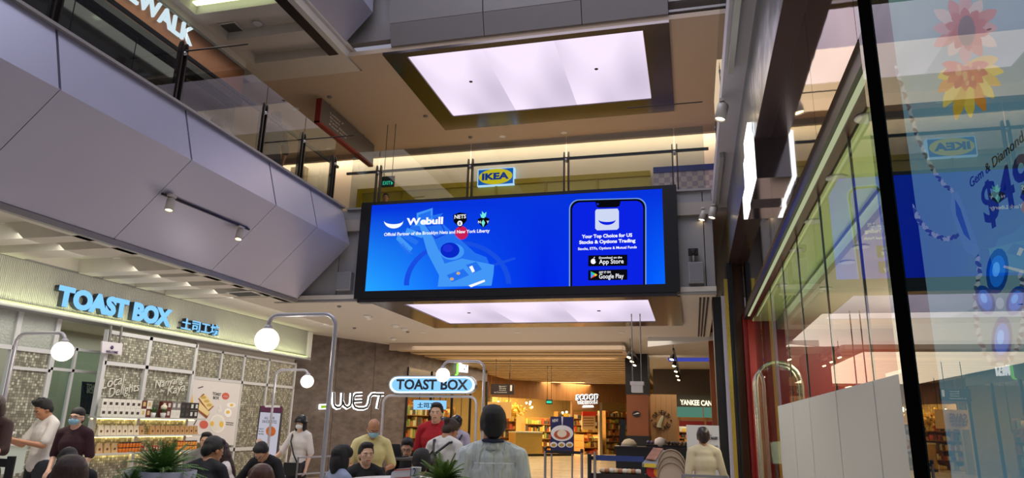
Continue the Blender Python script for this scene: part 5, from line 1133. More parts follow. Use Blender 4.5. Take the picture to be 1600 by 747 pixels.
# arched display case
case = thing('arched_display_case', 'round topped metal framed glass display case with white stand at the shop corner', 'display case', (1.3, 12.2, 0))
cxm, rad_ = 1.34, .34; ztop_ = 2.66
def arch(rr, y, z0=.0, n=10): return [(cxm-rr, y, z0)]+[(cxm-rr*math.cos(R(180*k/n)), y, ztop_-.34+rr*math.sin(R(180*k/n))) for k in range(n+1)]+[(cxm+rr, y, z0)]
MB().tube(arch(rad_, 11.95), .035, 10).build('front_frame', mat('case_champagne', (190, 186, 170), .2, .9), case); MB().tube(arch(rad_, 12.35), .03, 10).build('rear_frame', mat('case_champagne', (190, 186, 170), .2, .9), case)
MB().poly(arch(rad_-.03, 12.0), (0, .008, 0)).build('glass', SG, case)
MB().box((cxm-rad_, 11.95, 0), (cxm+rad_, 12.35, .75)).build('plinth', mat('case_gold', (206, 180, 130), .3, .4), case)
sd_ = thing('jewellery_stand', 'small white draped stand with a gold branch inside the arched case', 'display stand', (cxm, 12.1, .75))
MB().add([(cxm-.16, 12.05, 1.1), (cxm+.22, 12.05, 1.1), (cxm+.16, 12.25, 1.1), (cxm-.16, 12.25, 1.1), (cxm-.18, 12.1, 1.42), (cxm+.14, 12.15, 1.46), (cxm+.10, 12.2, 1.34), (cxm-.12, 12.2, 1.36)], [(3,2,1,0),(4,5,6,7),(0,1,5,4),(1,2,6,5),(2,3,7,6),(3,0,4,7)]).build('white_top', WHITE, sd_)
for dx in (-.1, .02, .14): MB().tube([(cxm+dx, 12.14, .75), (cxm+dx, 12.14, 1.1)], .02, 8).build('leg', STEEL, sd_)
MB().tube([(cxm, 12.15, 1.4), (cxm-.03, 12.15, 1.6), (cxm+.01, 12.15, 1.75), (cxm-.04, 12.15, 1.95)], .015, 6).build('gold_branch', GOLD, sd_)
# portal strips between passage and window
Yp = 13.2
def strip(x0, x1, m, nm, Y=Yp, z1=4.0, par=None, t=.5): 
    a, b = at(x0, 747, Y=Y).x, at(x1, 747, Y=Y).x; return MB().box((a, Y, 0), (b, Y+t, z1)).build(nm, m, par)
pt = struct(strip(1127, 1142, BLACK, 'wall_portal', 13.4, 4.0))
strip(1142, 1148, mat('portal_lilac', (206, 200, 214), .4), 'lilac_strip', 13.3, 4.0, pt); strip(1148, 1154, GOLD, 'gold_strip', 13.2, 4.3, pt); strip(1154, 1160, BLACK, 'black_strip', 13.2, 4.6, pt); strip(1160, 1163, BLACK, 'black_strip', 13.15, 4.6, pt)
strip(1163, 1176, mat('portal_amber', (120, 76, 40), .25, .2), 'amber_panel', 13.5, 4.6, pt, .1); strip(1176, 1186, REDW, 'red_strip', 13.1, 4.6, pt)
struct(MB().box((.5, 20.6, 0), (8, 20.9, 5.5)).build('wall_portal_end', BRW))
# projecting sign with lit letters on the fascia
lt = thing('projecting_letter_sign', 'chunky chrome sided letters with brilliant white faces on the right fascia', 'sign', (.68, 7, 4.8))
CHR = mat('chrome_letter', (176, 170, 172), .08, 1.); FW = glow('letter_lit_white', (250, 252, 255), 2.4)
for x0, y0, x1, y1, wy, shp in ((1172, 207, 1197, 236, .30, 'bar'), (1168, 232, 1206, 300, .46, 'ring'), (1176, 300, 1186, 334, .22, 'bar')):
    xm = (x0+x1)/2; yy = at(xm, (y0+y1)/2, X=.83).y; z0, z1 = at(xm, y1, Y=yy).z, at(xm, y0, Y=yy).z; cz, hz = (z0+z1)/2, (z1-z0)/2
    if shp == 'bar': P = [(yy-wy, z0), (yy+wy, z0), (yy+wy, z1), (yy-wy, z1)]; parts = [P]
    else: parts = [[(yy-wy, z0), (yy+wy, z0), (yy+wy, z0+hz*.5), (yy-wy, z0+hz*.5)], [(yy-wy, z1-hz*.5), (yy+wy, z1-hz*.5), (yy+wy, z1), (yy-wy, z1)], [(yy-wy, z0+hz*.5), (yy-wy*.45, z0+hz*.5), (yy-wy*.45, z1-hz*.5), (yy-wy, z1-hz*.5)], [(yy+wy*.45, z0+hz*.5), (yy+wy, z0+hz*.5), (yy+wy, z1-hz*.5), (yy+wy*.45, z1-hz*.5)]]
    m, o = MB(), MB()
    for P in parts: m.poly([(.745, a, b) for a, b in P], (.18, 0, 0)); o.poly([(.70, a, b) for a, b in P], (.045, 0, 0))
    m.build('letter', CHR, lt); o.build('lit_face', FW, lt)
# ------------------------------------------------ advert light box, nearest right
XA = .60
y0a = at(1423, 747, X=XA).y
struct(MB().box((3.45, 1.1, 0), (3.5, 12.9, 2.75)).build('baseboard_shop', mat('shop_beige', (206, 176, 150), .5)))
ab = thing('advert_light_box', 'tall glass fronted jewellery advert light box at the right edge', 'advertising display', (.8, 1.4, 0))
AG = glass('advert_glass', (228, 236, 236), 2.0)
MB().box((XA, -.6, 0), (XA+.008, y0a, 4.4)).build('front_glass', AG, ab)
py0, py1 = at(1431, 747, X=XA).y, at(1452, 747, X=XA).y
MB().box((XA-.004, py1, 0), (XA-.0005, py0, 4.4)).build('post', mat('post_black', (8, 8, 9), .5, spec=0.), ab)
MB().box((XA+.012, y0a-.02, 0), (XA+.5, y0a, 4.4)).build('end_panel', BLACK, ab)
MB().box((XA+.5, -.6, 0), (XA+.52, y0a, 4.4)).build('back_panel', BLACK, ab)
XPp = XA+.10
yp = at(1466, 620, X=XPp).y
def adv(n):
    n.nodes.clear(); e = n.nodes.new('ShaderNodeEmission'); o = n.nodes.new('ShaderNodeOutputMaterial'); tc = n.nodes.new('ShaderNodeTexCoord')
    sp = n.nodes.new('ShaderNodeSeparateXYZ'); n.links.new(tc.outputs['Object'], sp.inputs[0]); mr_ = n.nodes.new('ShaderNodeMapRange'); mr_.inputs[1].default_value = 0.; mr_.inputs[2].default_value = 4.
    nz = n.nodes.new('ShaderNodeTexNoise'); nz.inputs['Scale'].default_value = 1.8; n.links.new(tc.outputs['Object'], nz.inputs['Vector']); ad = n.nodes.new('ShaderNodeMath'); ad.operation = 'MULTIPLY_ADD'; ad.inputs[1].default_value = .6; n.links.new(nz.outputs['Fac'], ad.inputs[0])
    n.links.new(sp.outputs[2], ad.inputs[2]); n.links.new(ad.outputs[0], mr_.inputs[0])
    rp = n.nodes.new('ShaderNodeValToRGB'); r = rp.color_ramp; r.elements[0].position = .30; r.elements[0].color = (*srgb((92, 150, 190)), 1); r.elements[1].position = .9; r.elements[1].color = (*srgb((150, 170, 150)), 1)
    for p, c in ((.48, (110, 142, 150)), (.65, (104, 146, 166)), (.78, (128, 166, 164))): q = r.elements.new(p); q.color = (*srgb(c), 1)
    n.links.new(mr_.outputs[0], rp.inputs[0]); n.links.new(rp.outputs[0], e.inputs[0]); e.inputs[1].default_value = .8; n.links.new(e.outputs[0], o.inputs[0])
MB().box((XPp, -.5, .1), (XPp+.01, yp, 4.3)).build('backlit_sheet', nodes_mat('advert_backlit', adv), ab)
def A(x, y, l=0.): return at(x, y, X=XPp-.002-l)
def af(pts, c, l=0., k=.7, nm='printed_shape'): return MB().poly([A(x, y, l) for x, y in pts], (.001, 0, 0)).build(nm, glow('ad_%d_%d_%d' % c, c, k), ab)
def petal(cx, cy, a, L, wd, c, l, k=.7):
    a = R(a); dx, dy = math.cos(a), math.sin(a); px__, py__ = -dy, dx; P = []
    for t_, w__ in ((0, .25), (.25, .8), (.55, 1), (.82, .8), (1, .15)): P.append((cx+dx*L*t_+px__*wd*w__, cy+dy*L*t_+py__*wd*w__))
    for t_, w__ in ((1, -.15), (.82, -.8), (.55, -1), (.25, -.8), (0, -.25)): P.append((cx+dx*L*t_+px__*wd*w__, cy+dy*L*t_+py__*wd*w__))
    return af(P, c, l, k, 'printed_petal')
YP = [(226, 196, 70), (214, 170, 50), (232, 206, 100), (220, 140, 50)]
for k, (a, L) in enumerate(((8, 60), (28, 62), (48, 66), (66, 76), (84, 80), (100, 84), (118, 72), (136, 58), (158, 46), (-14, 52))): petal(1508, 104, a, L, 9.5, YP[k % 4], .001+.0005*k)
for k in range(9): petal(1508, 106, -10+k*25, 36, 7, (190, 50, 30) if k % 2 else (206, 80, 40), .008+.0003*k)
for k in range(12): petal(1508, 44, k*30, 56 if k % 2 else 50, 10, ((214, 150, 150), (226, 196, 190), (206, 110, 100))[k % 3], .011+.0003*k, .6)
for k in range(10): petal(1510, 46, k*36+12, 34, 8, (196, 70, 60), .016+.0003*k, .6)
af(ell(1510, 48, 13, 24), (70, 50, 60), .021, .6); 
for k in range(14): random.seed(k); af(ell(1508+random.gauss(0, 9), 112+random.gauss(0, 7), 2.2, 4), (220, 150, 90), .021+.0002*k, .7, 'printed_stamen')
LNK = (196, 206, 214); LN2 = (84, 100, 124)
def chain(P, wd, step=3.2, l=.006):
    m, m2 = MB(), MB(); d = 0
    pts = []
    for (a, b) in zip(P, P[1:]):
        L = math.hypot(b[0]-a[0], b[1]-a[1]); n_ = max(1, int(L/step))
        for k in range(n_): pts.append((a[0]+(b[0]-a[0])*k/n_, a[1]+(b[1]-a[1])*k/n_, math.atan2(b[1]-a[1], b[0]-a[0])))
    for k, (x, y, an) in enumerate(pts):
        s_ = 1 if k % 2 else -1; ca, sa = math.cos(an+s_*.6), math.sin(an+s_*.6)
        (m if k % 2 else m2).poly([A(x+ca*wd*.9*u-sa*wd*.38*v, y+sa*wd*.9*u+ca*wd*.38*v, l+(k % 3)*.0006) for u, v in ((-1, 0), (-.5, 1), (.5, 1), (1, 0), (.5, -1), (-.5, -1))], (.0005, 0, 0))
    tag(m.build('printed_chain_links', glow('ad_link', LNK, .55), ab), kind='stuff'); tag(m2.build('printed_chain_links', glow('ad_link2', LN2, .5), ab), kind='stuff')
chain([(1398, 104), (1410, 135), (1422, 175), (1432, 210), (1444, 238), (1458, 266), (1474, 288), (1490, 300)], 6)
chain([(1424, 322), (1438, 348), (1456, 366), (1478, 374), (1498, 368)], 7)
BW = (130, 170, 200)
af([(1488, 300), (1496, 300), (1508, 330), (1522, 370), (1530, 392), (1524, 402), (1508, 392), (1496, 360), (1484, 322)], BW, .012, .6); af([(1492, 312), (1500, 326), (1516, 376), (1506, 366), (1494, 336)], (70, 110, 170), .014, .6)
ring = [(1562+36*math.cos(R(a)), 472+88*math.sin(R(a))) for a in range(-100, 262, 12)]
chain([(1526, 400)]+[(1562+38*math.cos(R(a)), 478+92*math.sin(R(a))) for a in range(215, -40, -14)], 8, 6, .008)
GEM = [((1558, 424), 17, 36, 6), ((1539, 469), 14, 24, -20), ((1587, 470), 14, 24, 20), ((1565, 530), 16, 36, 4)]
for (c, rx_, ry_, ro) in GEM:
    def el2(k): return [(c[0]+rx_*k*math.cos(R(t))*math.cos(R(ro))-ry_*k*math.sin(R(t))*math.sin(R(ro)), c[1]+rx_*k*math.cos(R(t))*math.sin(R(ro))+ry_*k*math.sin(R(t))*math.cos(R(ro))) for t in range(0, 360, 20)]
    af(el2(1), (10, 60, 130), .016, 1., 'printed_gem'); af(el2(.7), (20, 96, 190), .018, 1.2, 'printed_gem'); af([(x-2, y-3) for x, y in el2(.32)], (80, 150, 226), .020, 1.3, 'printed_gem')
af(ell(1562, 474, 6, 9), (190, 200, 220), .021)
def at_text(s_, x0, y0, x1, y1, h, c, bold, k=.8):
    a_, b_ = A(x0, y0, .022), A(x1, y1, .022); hh = (A(x0, y0-h, .022)-a_).length; mm = mat('ad_ink_%d_%d_%d' % c, c, .6)
    text(s_, a_, b_, (0, 0, 1), hh, mm, ab, bold=bold, depth=.001, split=len(s_) < 5)
at_text('Gem & Diamond', 1517, 294, 1600, 220, 15, (14, 26, 44), .0)
a_ = A(1541, 352, .022); 
sc_ = text('$49', A(1540, 353, .022), A(1618, 302, .022), (0, 0, 1), .095, mat('ad_ink_navy', (10, 50, 120), .6), ab, bold=.02, depth=.001, split=True)

# ================================================================= PEOPLE
def remesh(mb, name, vox, m, parent, smooth=4):
    me = bpy.data.meshes.new('tmp'); bmesh.ops.recalc_face_normals(mb.bm, faces=mb.bm.faces); mb.bm.to_mesh(me); mb.bm.free()
    o = bpy.data.objects.new('tmp', me); COL.objects.link(o)
    r = o.modifiers.new('r', 'REMESH'); r.mode = 'VOXEL'; r.voxel_size = vox; r.use_smooth_shade = True
    if smooth: s_ = o.modifiers.new('s', 'SMOOTH'); s_.factor = .5; s_.iterations = smooth
    out = bpy.data.meshes.new_from_object(o.evaluated_get(bpy.context.evaluated_depsgraph_get())); bpy.data.objects.remove(o); bpy.data.meshes.remove(me)
    out.name = name; out.materials.clear(); return link(name, out, m, parent)
def caps(mb, pts, rs, n=10):
    for p, r in zip(pts, rs): mb.ball(p, r*1.0, n)
    for (p, q, a, b) in zip(pts, pts[1:], rs, rs[1:]):
        if (Vector(q)-Vector(p)).length > 1e-4: mb.tube([p, q], a, n, True, b)
def skin(name, c): return mat('skin_'+name, c, .5, var=.05, vscale=10)
SK = {'a': skin('a', (206, 158, 124)), 'b': skin('b', (180, 128, 94)), 'c': skin('c', (222, 178, 148)), 'd': skin('d', (150, 100, 72))}
HAIRB = mat('hair_black', (16, 13, 13), .6, bump=.4, bscale=90, stretch=(6, 6, .7)); HAIRBR = mat('hair_brown', (50, 28, 20), .55, bump=.4, bscale=90, stretch=(6, 6, .7)); HAIRG = mat('hair_grey', (70, 62, 58), .6)
EYEW = mat('eye_white', (220, 216, 210), .3); EYED = mat('eye_dark', (24, 16, 12), .3); LIP = mat('lip', (150, 78, 70), .5)
MASKB = mat('mask_blue', (150, 196, 214), .7); MASKW = mat('mask_white', (228, 228, 226), .7)
def cloth(name, c, folds=.5, sc=7): return mat('cloth_'+name, c, .85, var=.06, vscale=5, bump=folds, bscale=sc)
def human(label, x, ytop, Y, yaw, top, sk='a', hair='short', hm=None, H=None, sit=False, zfloor=0., lean=0, hp=0, hy=0, roll=0, arms=None, sleeve=.55, legs=None, mask=None, glasses=False, shirt_extra=None, vox=.011, hs=1., sw=.86, group=None, shorts=False, gender='m', elbows=None, zseat=None, collar=None):
    tp = at(x, ytop, Y=Y); S = None; yaw = yaw+math.degrees(math.atan2(-tp.x, tp.y))
    if sit: S = 1.; z0 = tp.z-.885*math.cos(R(lean))-.0; S = (1.0)
    else:
        Hh = tp.z-zfloor; S = (Hh+.11*abs(math.sin(R(lean)))*2)/1.695; z0 = zfloor
    Rz = Matrix.Rotation(R(yaw), 3, 'Z'); Rl = Matrix.Rotation(R(-lean), 3, 'X')
    hipz = .93*S if not sit else .12
    root = Vector((tp.x, tp.y, 0)); pel = Vector((0, 0, z0+hipz))
    off = Rz @ (Rl @ Vector((0, 0, .68*S))-Vector((0, 0, .68*S)))
    root -= Vector((off.x, off.y, 0))
    t = thing('person', label, 'person', (root.x, root.y, zfloor), group)
    def W(v): return root+Rz @ (pel+Rl @ (Vector(v)*S))           # torso frame, origin at pelvis
    def WL(v): return root+Rz @ (pel+Vector(v)*S)                 # legs frame
    def B(mb, c, r, k=1., fr=None): mb.ball((W if fr is None else fr)(c), tuple(q*S*k for q in r), 14, Rz @ Rl)
    torso = [((0, 0, .02), (.165*sw, .115, .13)), ((0, .0, .16), (.145*sw, .10, .15)), ((0, .0, .32), (.168*sw, .112, .16)), ((0, -.01, .44), (.15*sw, .085, .07))]
    body = MB()
    for c, r in torso: B(body, c, r, .95)
    sh = [(s_*.185*sw, -.01, .46) for s_ in (-1, 1)]
    caps(body, [W(sh[0]), W((0, -.01, .48)), W(sh[1])], [.042*S, .058*S, .042*S])
    caps(body, [W((0, -.01, .48)), W((0, .01, .57))], [.064*S, .054*S])
    for s_ in (-1, 1): caps(body, [W((s_*.03, -.015, .545)), W((s_*.10*sw, -.015, .50)), W((s_*.17*sw, -.01, .465))], [.034*S, .034*S, .036*S])
    # head
    hc = (0, .015, .665); HM = Rz @ Rl @ Matrix.Rotation(R(hy), 3, 'Z') @ Matrix.Rotation(R(-hp), 3, 'X') @ Matrix.Rotation(R(roll), 3, 'Y')
    nk = W((0, .0, .533)); hS = S*hs
    def Hd(v): return nk+HM @ ((Vector(v)+Vector((0, .012, .105)))*hS)
    def HB(mb, c, r, n=16): mb.ball(Hd(c), tuple(q*hS for q in r), n, HM)
    HB(body, (0, -.008, .035), (.074, .092, .092)); HB(body, (0, .022, -.045), (.056, .066, .058)); HB(body, (0, .05, -.08), (.03, .03, .022)); HB(body, (0, .045, .0), (.062, .045, .06))
    HB(body, (0, .094, -.012), (.011, .018, .02), 8); HB(body, (0, .088, -.048), (.024, .012, .014), 8); HB(body, (0, .082, .03), (.05, .012, .01), 8)
    for s_ in (-1, 1): HB(body, (s_*.074, -.004, -.005), (.011, .022, .032), 8)
    # arms
    armp = []
    for i, s_ in enumerate((-1, 1)):
        a = (arms or {}).get('L' if s_ < 0 else 'R')
        S0 = Vector(sh[i])
        if a is None: e, w_ = S0+Vector((s_*.055, -.03, -.27)), S0+Vector((s_*.06, .04, -.50))
        else: e, w_ = S0+Vector(a[0]), S0+Vector(a[1])
        armp.append((S0, e, w_)); d = (w_-e).normalized()
        caps(body, [W(S0), W(e), W(w_)], [.045*S, .037*S, .025*S])
        # hand
        side = Vector((0, 0, 1)).cross(d); side = side.normalized() if side.length > .2 else Vector((0, 1, 0)); nrm_ = d.cross(side)*-s_
        caps(body, [W(w_), W(w_+d*.05), W(w_+d*.085)], [.024*S, .03*S, .028*S])
        for k, L in enumerate((.062, .074, .07, .055)):
            b0 = w_+d*.085+side*(k-1.5)*.021; b1 = b0+d*L*.55+nrm_*.008+side*(k-1.5)*.003; b2 = b1+d*L*.4+nrm_*.03
            caps(body, [W(b0), W(b1), W(b2)], [.0095*S, .009*S, .0075*S], 6)
        tb = w_+d*.03+side*.03*s_; caps(body, [W(tb), W(tb+d*.035+side*.025*s_+nrm_*.01), W(tb+d*.062+side*.03*s_+nrm_*.025)], [.012*S, .0105*S, .009*S], 6)
    # legs
    lp = []
    for s_ in (-1, 1):
        if sit: hp_, kn, an = Vector((s_*.09, .02, .0)), Vector((s_*.11, .42, .03)), Vector((s_*.11, .40, -(z0-zfloor+hipz)/S+.09))
        else:
            st_ = (legs or 0)*s_; hp_, kn, an = Vector((s_*.09, 0, -.02)), Vector((s_*.095, .02+st_*.5, -.45)), Vector((s_*.1, -.02+st_, -.85))
        lp.append((hp_, kn, an)); caps(body, [WL(hp_), WL(kn), WL(an)], [.085*S, .055*S, .038*S])
    ob = remesh(body, 'body', vox, SK[sk], t)
    # shirt
    top = cloth(*top) if isinstance(top, tuple) else top; m = MB()
    for c, r in torso: B(m, c, r, 1.10)
    B(m, (0, 0, -.03), (.172*sw, .122, .09), 1.03); B(m, (0, 0, .08), (.158*sw, .115, .14), 1.06)
    caps(m, [W(sh[0]), W((0, -.012, .478)), W(sh[1])], [.060*S, .074*S, .060*S])
    for s_ in (-1, 1): caps(m, [W((s_*.045, -.018, .525)), W((s_*.10*sw, -.015, .50)), W((s_*.17*sw, -.01, .465))], [.046*S, .056*S, .060*S])
    for (S0, e, w_) in armp:
        k = min(1, sleeve*2)
        if sleeve <= .5: caps(m, [W(S0), W(S0+(e-S0)*k)], [.060*S, .058*S])
        else: k2_ = (sleeve-.5)*2; caps(m, [W(S0), W(e), W(e+(w_-e)*k2_)], [.060*S, .050*S, (.047-.012*k2_)*S])
    remesh(m, 'shirt', vox*1.15, top, t, 3)
    # trousers and shoes
    m = MB(); B(m, (0, 0, -.02), (.172*sw, .124, .11), 1.0, WL)
    for hp_, kn, an in lp:
        q = [WL(hp_), WL(kn)]+([] if shorts else [WL(an+Vector((0, 0, .02)))]); caps(m, q, [.096*S, .072*S, .058*S][:len(q)])
    remesh(m, 'trousers', vox*1.4, (legs_m.get(label.split()[0]) or TRD) if not shorts else cloth('shorts', (206, 196, 184)), t, 2)
    for hp_, kn, an in lp:
        m = MB(); m.ball(WL(an+Vector((0, .06, -.045))), (.045*S, .125*S, .042*S), 12, Rz); m.build('shoe', SHOE, t)
    # face
    for s_ in (-1, 1):
        m = MB(); HB(m, (s_*.029, .083, .008), (.0115, .008, .0045), 10); m.build('eye', EYEW, t); m = MB(); HB(m, (s_*.029, .0893, .008), (.0058, .003, .0045), 8); m.build('iris', EYED, t)
        m = MB(); m.tube([Hd((s_*.014, .09, .026)), Hd((s_*.03, .09, .031)), Hd((s_*.046, .078, .026))], .0032*hS, 6); m.build('eyebrow', hm or HAIRB, t)
    if not mask: m = MB(); m.tube([Hd((-.02, .092, -.047)), Hd((0, .099, -.046)), Hd((.02, .092, -.047))], .0052*hS, 8); m.build('lips', LIP, t)
    else:
        m = MB(); HB(m, (0, .052, -.035), (.062, .058, .046), 16); HB(m, (0, .075, -.03), (.035, .04, .04), 12); remesh(m, 'face_mask', .008, MASKB if mask == 'b' else MASKW, t, 2)
        for s_ in (-1, 1): m = MB(); m.tube([Hd((s_*.056, .07, -.02)), Hd((s_*.08, .0, .0))], .0018*hS, 5); m.build('mask_strap', MASKW, t)
    if glasses:
        m = MB()
        for s_ in (-1, 1): m.tube([Hd((s_*.031+.022*math.cos(R(q)), .102, .008+.017*math.sin(R(q)))) for q in range(0, 361, 36)], .0018*hS, 5); m.tube([Hd((s_*.053, .1, .012)), Hd((s_*.078, .0, .012))], .0018*hS, 5)
        m.tube([Hd((-.009, .102, .01)), Hd((.009, .102, .01))], .0018*hS, 5); m.build('glasses', BLACK, t)
    # hair
    m = MB()
    if hair in ('short', 'spiky', 'bob', 'long', 'bun', 'pony'):
        HB(m, (0, -.02, .05), (.083, .095, .092)); HB(m, (0, .026, .10), (.07, .056, .04)); HB(m, (0, -.06, -.0), (.07, .05, .075))
        for s_ in (-1, 1): HB(m, (s_*.066, -.02, .03), (.02, .045, .055), 10)
    if hair == 'spiky':
        for k in range(8): HB(m, (math.cos(k*.8)*.05, .02+math.sin(k*.8)*.05, .125+.01*(k % 2)), (.024, .03, .026), 8)
    if hair == 'buzz': HB(m, (0, -.012, .052), (.079, .094, .086)); HB(m, (0, -.055, .0), (.068, .047, .07))
    if hair == 'bald':
        for s_ in (-1, 1): HB(m, (s_*.066, -.03, .015), (.016, .045, .038), 12)
        HB(m, (0, -.075, .005), (.06, .03, .045))
    if hair in ('bob', 'long'):
        for s_ in (-1, 1): HB(m, (s_*.072, -.01, -.03), (.026, .055, .11)); HB(m, (s_*.055, .055, .06), (.034, .035, .05), 10)
        HB(m, (0, -.065, -.04), (.085, .05, .12))
    if hair == 'long':
        for s_ in (-1, 1): HB(m, (s_*.07, -.03, -.16), (.035, .045, .14))
        HB(m, (0, -.075, -.17), (.085, .045, .17))
    if hair == 'bun': HB(m, (0, -.12, .06), (.035, .035, .035)); HB(m, (0, -.1, .04), (.03, .04, .03))
    if hair == 'pony': HB(m, (0, -.1, -.05), (.035, .03, .12))
    remesh(m, 'hair', .009, hm or HAIRB, t, 3)
    return t, W, Hd, HM, S, WL
TRD = cloth('trousers_dark', (34, 36, 44)); SHOE = mat('shoe_dark', (40, 38, 40), .5); legs_m = {}
def chair_for(X, Y, z, yaw, lab, m=None, grp=None):
    t = thing('cafe_chair', lab, 'chair', (X, Y, 0), grp); Rz = Matrix.Rotation(R(yaw), 3, 'Z'); o = Vector((X, Y, 0)); m = m or mat('chair_grey', (96, 92, 90), .5)
    def W(v): return o+Rz @ Vector(v)
    q = MB(); q.poly([W((-.2, -.2, z-.03)), W((.2, -.2, z-.03)), W((.18, .22, z-.03)), W((-.18, .22, z-.03))], (0, 0, .03)); q.build('seat', m, t, .006)
    q = MB(); n = 8
    for k in range(n):
        a0, a1 = R(-50+100*k/n), R(-50+100*(k+1)/n); q.poly([W((.24*math.sin(a0), -.0-.24*math.cos(a0), z+.12)), W((.24*math.sin(a1), -.24*math.cos(a1), z+.12)), W((.26*math.sin(a1), -.26*math.cos(a1), z+.36)), W((.26*math.sin(a0), -.26*math.cos(a0), z+.36))], Rz @ Vector((0, -.018, 0)))
    q.build('backrest', m, t)
    for s_ in (-1, 1): MB().tube([W((s_*.12, -.19, z)), W((s_*.14, -.23, z+.15))], .012, 6).build('back_post', STEEL, t)
    for sx, sy in ((1, 1), (1, -1), (-1, 1), (-1, -1)): MB().tube([W((sx*.16, sy*.16, z-.02)), W((sx*.2, sy*.2, 0))], .012, 6).build('leg', STEEL, t)
    return t
def table(x, y, z, r, lab, m=WHITE, grp=None):
    t = thing('cafe_table', lab, 'table', (x, y, 0), grp); MB().lathe((x, y, z-.03), [(r-.01, 0), (r, .01), (r, .03)], 28).build('tabletop', m, t)
    MB().lathe((x, y, 0), [(.22, 0), (.22, .015), (.035, .03), (.03, z-.03)], 16).build('pedestal', DARKM, t); return t
def seated(label, x, ytop, Y, yaw, top, ch=True, **k):
    r = human(label, x, ytop, Y, yaw, top, sit=True, **k); p = r[1]((0, 0, 0)); lean = k.get('lean', 0)
    if ch: chair_for(p.x, p.y, p.z-.14, yaw+math.degrees(math.atan2(-p.x, p.y)), 'grey cafe chair under the '+' '.join(label.split()[1:8]))
    return r
BLK = ('black', (24, 24, 27), .5)
FWD = {'L': ((-.02, .16, -.24), (.06, .40, -.20)), 'R': ((.02, .16, -.24), (-.06, .40, -.20))}
TBL = {'L': ((-.08, .12, -.26), (.04, .34, -.26)), 'R': ((.08, .12, -.26), (-.04, .34, -.26))}
# standing, left
human('person with long dark hair cut off by the left edge of the picture', -4, 618, 6.3, 150, ('dark_brown', (60, 38, 32)), hair='long', hm=HAIRBR, arms=TBL)
rph = human('young man in a white t-shirt looking down at his phone beside the counter', 80, 622, 7.4, 118, ('white_t', (214, 208, 200)), sk='b', hair='spiky', hp=28, arms={'L': ((-.03, .10, -.25), (.10, .34, -.19)), 'R': ((.03, .14, -.25), (-.08, .36, -.19))}, sleeve=.4)
p = rph[1]((.01, .46, .285))
ph = thing('mobile_phone', 'dark mobile phone held by the young man in the white t-shirt', 'phone', p); MB().box(p+Vector((-.05, -.035, 0)), p+Vector((.05, .035, .01)), Matrix.Rotation(.5, 3, 'Y')).build('case', BLACK, ph); MB().box(p+Vector((-.045, -.03, .011)), p+Vector((.045, .03, .013)), Matrix.Rotation(.5, 3, 'Y'), p).build('screen', glow('phone_screen', (120, 140, 160), .4), ph)
human('man in a maroon t-shirt with a blue face mask, glasses and cropped hair', 124, 637, 7.0, 152, ('maroon', (52, 20, 28)), sk='c', hair='buzz', mask='b', glasses=True, arms={'L': ((-.05, -.02, -.27), (.02, .14, -.42)), 'R': ((.05, -.02, -.27), (-.02, .16, -.40))}, sleeve=.45)
seated('person seen from behind in black leaning over beside the maroon t-shirt man', 112, 700, 5.6, 25, BLK, lean=28, hp=20, hair='short', arms=TBL, sleeve=.9)
seated('person with dark brown hair seen from behind at the lower left corner', 112, 722, 3.4, 5, BLK, hair='short', hm=HAIRBR, hs=1.12, arms=TBL)
seated('man in a black polo seen from behind, leaning left beside the big fern', 330, 685, 6.2, -22, ('black2', (22, 24, 30), .5), sk='b', lean=14, hair='short', glasses=True, hy=-35, hp=14, arms={'L': ((-.20, .04, -.20), (-.34, .20, -.34)), 'R': ((.10, .1, -.26), (.02, .34, -.28))}, sleeve=.5, hs=1.08)
seated('person with dark hair mostly hidden behind the man in the black polo', 324, 676, 8.6, 170, ('grey_t', (120, 116, 112)), hair='short', arms=TBL)
def pat(n):
    b = n.nodes['Principled BSDF']; b.inputs['Roughness'].default_value = .8; tc = n.nodes.new('ShaderNodeTexCoord'); v = n.nodes.new('ShaderNodeTexVoronoi'); v.inputs['Scale'].default_value = 38; n.links.new(tc.outputs['Object'], v.inputs['Vector'])
    r = n.nodes.new('ShaderNodeValToRGB'); r.color_ramp.elements[0].color = (*srgb((120, 96, 116)), 1); r.color_ramp.elements[1].color = (*srgb((220, 210, 206)), 1); r.color_ramp.elements[1].position = .4; n.links.new(v.outputs['Distance'], r.inputs[0]); n.links.new(r.outputs[0], b.inputs['Base Color'])
seated('woman with long brown hair and a patterned top beside the man in black', 350, 690, 7.2, 95, nodes_mat('cloth_patterned', pat), sk='c', hair='long', hm=mat('hair_dark_brown', (40, 20, 18), .4, bump=.4, bscale=90, stretch=(6, 6, .7)), hp=12, lean=8, arms=TBL)
seated('young man in a black hoodie and glasses reading at a white table', 414, 686, 7.9, 152, ('hoodie', (18, 18, 20), .6), sk='a', hair='short', glasses=True, hp=34, lean=16, arms={'L': ((-.14, .12, -.25), (-.02, .34, -.30)), 'R': ((.18, .12, -.24), (.12, .36, -.32))}, sleeve=.92)
seated('person with reddish brown hair seen from behind at the bottom edge', 411, 727, 4.6, 10, ('grey_t', (120, 116, 112)), hair='bob', hm=mat('hair_red_brown', (78, 40, 26), .4, bump=.4, bscale=90, stretch=(6, 6, .7)), arms=TBL)
r = human('woman in a black bucket hat, white face mask and white t-shirt with black bag', 472, 651, 10.4, 150, ('white_t2', (216, 208, 200), .5), sk='c', hair='bob', mask='w', arms={'L': ((-.06, -.02, -.27), (-.03, .03, -.50)), 'R': ((.12, .06, -.25), (.26, .16, -.42))}, sleeve=.5, sw=.8)
